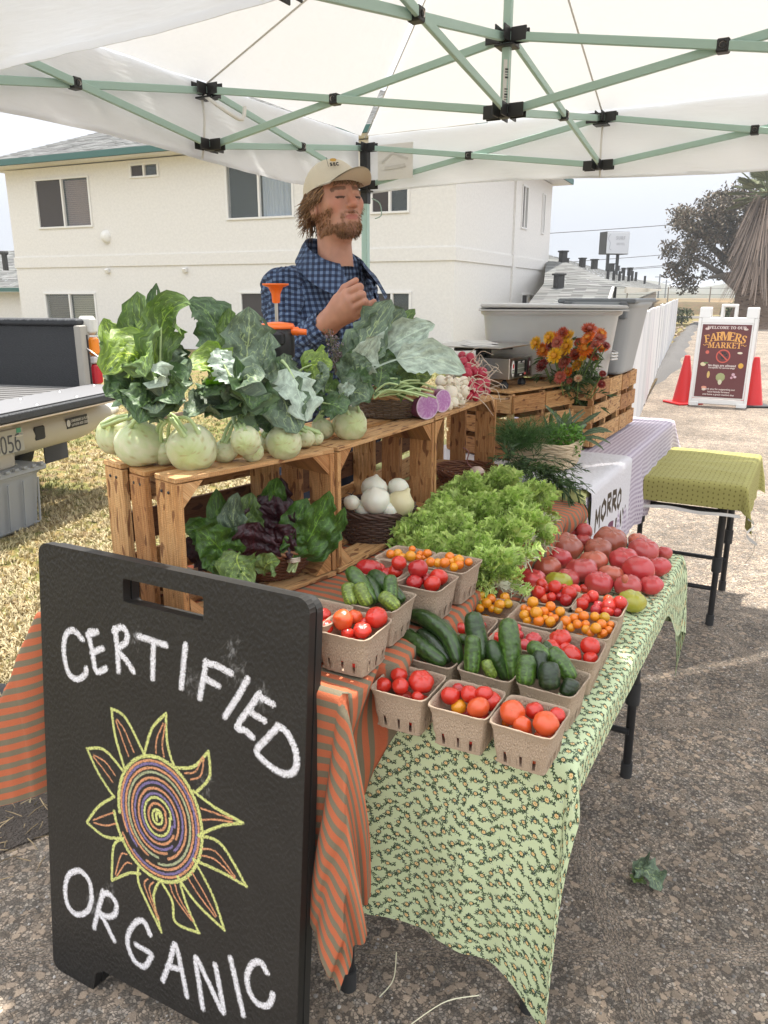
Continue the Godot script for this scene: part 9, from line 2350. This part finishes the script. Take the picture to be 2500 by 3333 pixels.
	nets(jeans, v3(-0.3, 0.04, -0.3), v3(0.3, 1.1, 0.3), 0.018, func(p): return maxf(field(tr2, p) - 0.012, p.y - 0.98))
	inst(jeans, mat(rgb(0.035, 0.05, 0.09), 0.9), "jeans", o)
	for s in [-1.0, 1.0]:
		var sh := MB.new(); sh.ball(v3(across.x * 0.1 * s + 0.03, 0.05, across.z * 0.1 * s + 0.03), v3(0.05, 0.052, 0.13), 16, 10)
		inst(sh, M.dark, "shoe", o)
	cap_and_hair(o, hx, chin)

func cap_and_hair(o: Node3D, hx: Transform3D, chin: Array) -> void:
	var cc := mat(rgb(0.66, 0.60, 0.48), 0.85, {"normal_texture": TX.fine_n, "normal_scale": 0.3, "cull_mode": BaseMaterial3D.CULL_DISABLED})
	var tilt := Transform3D(Basis(Vector3.RIGHT, -0.10), v3(0, 0.036, -0.012))
	var cap := MB.new()
	cap.grid(48, 14, func(u, v):
		var a: float = -u * TAU; var e: float = lerpf(-0.01, PI / 2, v)
		var seam: float = 1.0 - 0.008 * exp(-pow(sin(a * 3.0) / 0.10, 2.0))
		return tilt * v3(cos(a) * cos(e) * 0.087 * seam, sin(e) * (0.098 + 0.012 * maxf(0.0, -sin(a)) * 0.0) * seam, sin(a) * cos(e) * 0.107 * seam), true)
	cap.ball(tilt * v3(0, 0.099, 0), v3(0.008, 0.004, 0.008), 10, 6)
	var c := inst(cap, cc, "cap", o, hx)
	var brim := MB.new()
	for side in 2:
		brim.grid(24, 8, func(u, v):
			var a: float = lerpf(-1.12, 1.12, u)
			var x := sin(a); var z := cos(a)
			var inner := v3(x * 0.0865, 0.0, z * 0.106)
			var outer := v3(x * 0.083, 0.0, 0.052 + z * 0.135)
			var p := inner.lerp(outer, v)
			p.y = 0.002 - 3.6 * p.x * p.x * v + 0.006 * v - 0.0032 * side
			return tilt * p, false, Vector2.ONE, side == 0)
	inst(brim, cc, "brim", c)
	var lg := Node3D.new(); lg.name = "logo"; c.add_child(lg)
	lg.transform = Transform3D(Basis.from_euler(v3(-0.55, -0.35, 0.0)), tilt * v3(-0.030, 0.058, 0.0885))
	text(lg, "SEC", 0.017, v3(0, -0.010, 0.003), Basis.IDENTITY, M.dark, "lettering")
	var em := MB.new(); em.ball(v3(0, 0.009, 0.002), v3(0.011, 0.007, 0.001), 10, 5)
	inst(em, mat(rgb(0.55, 0.32, 0.06), 0.6), "emblem", lg)
	inst(curve_ribbon([v3(-0.02, 0.02, 0.002), v3(-0.021, -0.02, 0.002)], 0.0012), M.dark, "print", lg)
	var hair := MB.new()
	var N := 620
	for k in N:
		var a := rf(0.95, TAU - 0.95)
		var back := 0.5 - 0.5 * cos(a)
		var y := rf(-0.035, 0.04) if back > 0.6 else rf(0.016, 0.042)
		var p := v3(sin(a) * 0.078, y, cos(a) * 0.095 - 0.012)
		var d := v3(sin(a), 0, cos(a) - 0.25).normalized()
		var l := rf(0.03, 0.05) + 0.045 * smoothstep(0.55, 1.0, back) * rng.randf()
		var fl := rf(-0.4, 0.4); var s := v3(d.z, 0, -d.x)
		var sweep := v3(0, 0, -0.018 * (1.0 - back) - 0.004)
		var m1 := p + d * rf(0.006, 0.016) - v3(0, l * 0.45, 0) + sweep + s * fl * 0.015
		var e := m1 + d * rf(-0.004, 0.026) - v3(0, l * rf(0.2, 0.6), 0) + sweep * 1.4 + s * fl * 0.04
		hair.col = Color(0.13, 0.07, 0.033).lerp(Color(0.38, 0.22, 0.105), pow(rng.randf(), 1.7))
		hair.tube([p, p.lerp(m1, 0.6) + d * 0.004, m1, e], [0.0024, 0.0024, 0.0016, 0.0004], 4, false)
	for k in 46:
		var x := rf(-0.055, 0.06)
		var p := v3(x, 0.05, 0.088 - x * x * 6.0)
		hair.col = Color(0.12, 0.065, 0.03).lerp(Color(0.26, 0.15, 0.07), rng.randf())
		hair.tube(curve([p, p + v3(rf(-0.006, 0.006), -0.012, 0.007), p + v3(rf(-0.014, 0.018), rf(-0.022, -0.01), rf(0.001, 0.006))], 5), [0.0018, 0.0016, 0.0014, 0.001, 0.0008, 0.0004], 4, false)
	inst(hair, mat(Color.WHITE, 0.5, {"vertex_color_use_as_albedo": true}), "hair", o, hx)
	var bd := MB.new()
	for k in 1500:
		var p: Vector3 = chin[rng.randi() % chin.size()] + rv() * 0.002
		var d := ((p - v3(0, -0.05, 0.0)).normalized() * 0.55 + v3(0, -0.8, 0)).normalized()
		bd.col = Color(0.15, 0.07, 0.03).lerp(Color(0.40, 0.21, 0.085), rng.randf()) * (1.0 if p.y > -0.1 else 0.6)
		bd.tube([p, p + d * rf(0.005, 0.011) + rv() * 0.002], [0.0008, 0.0003], 3, false)
	inst(bd, mat(Color.WHITE, 0.6, {"vertex_color_use_as_albedo": true}), "beard", o, hx)
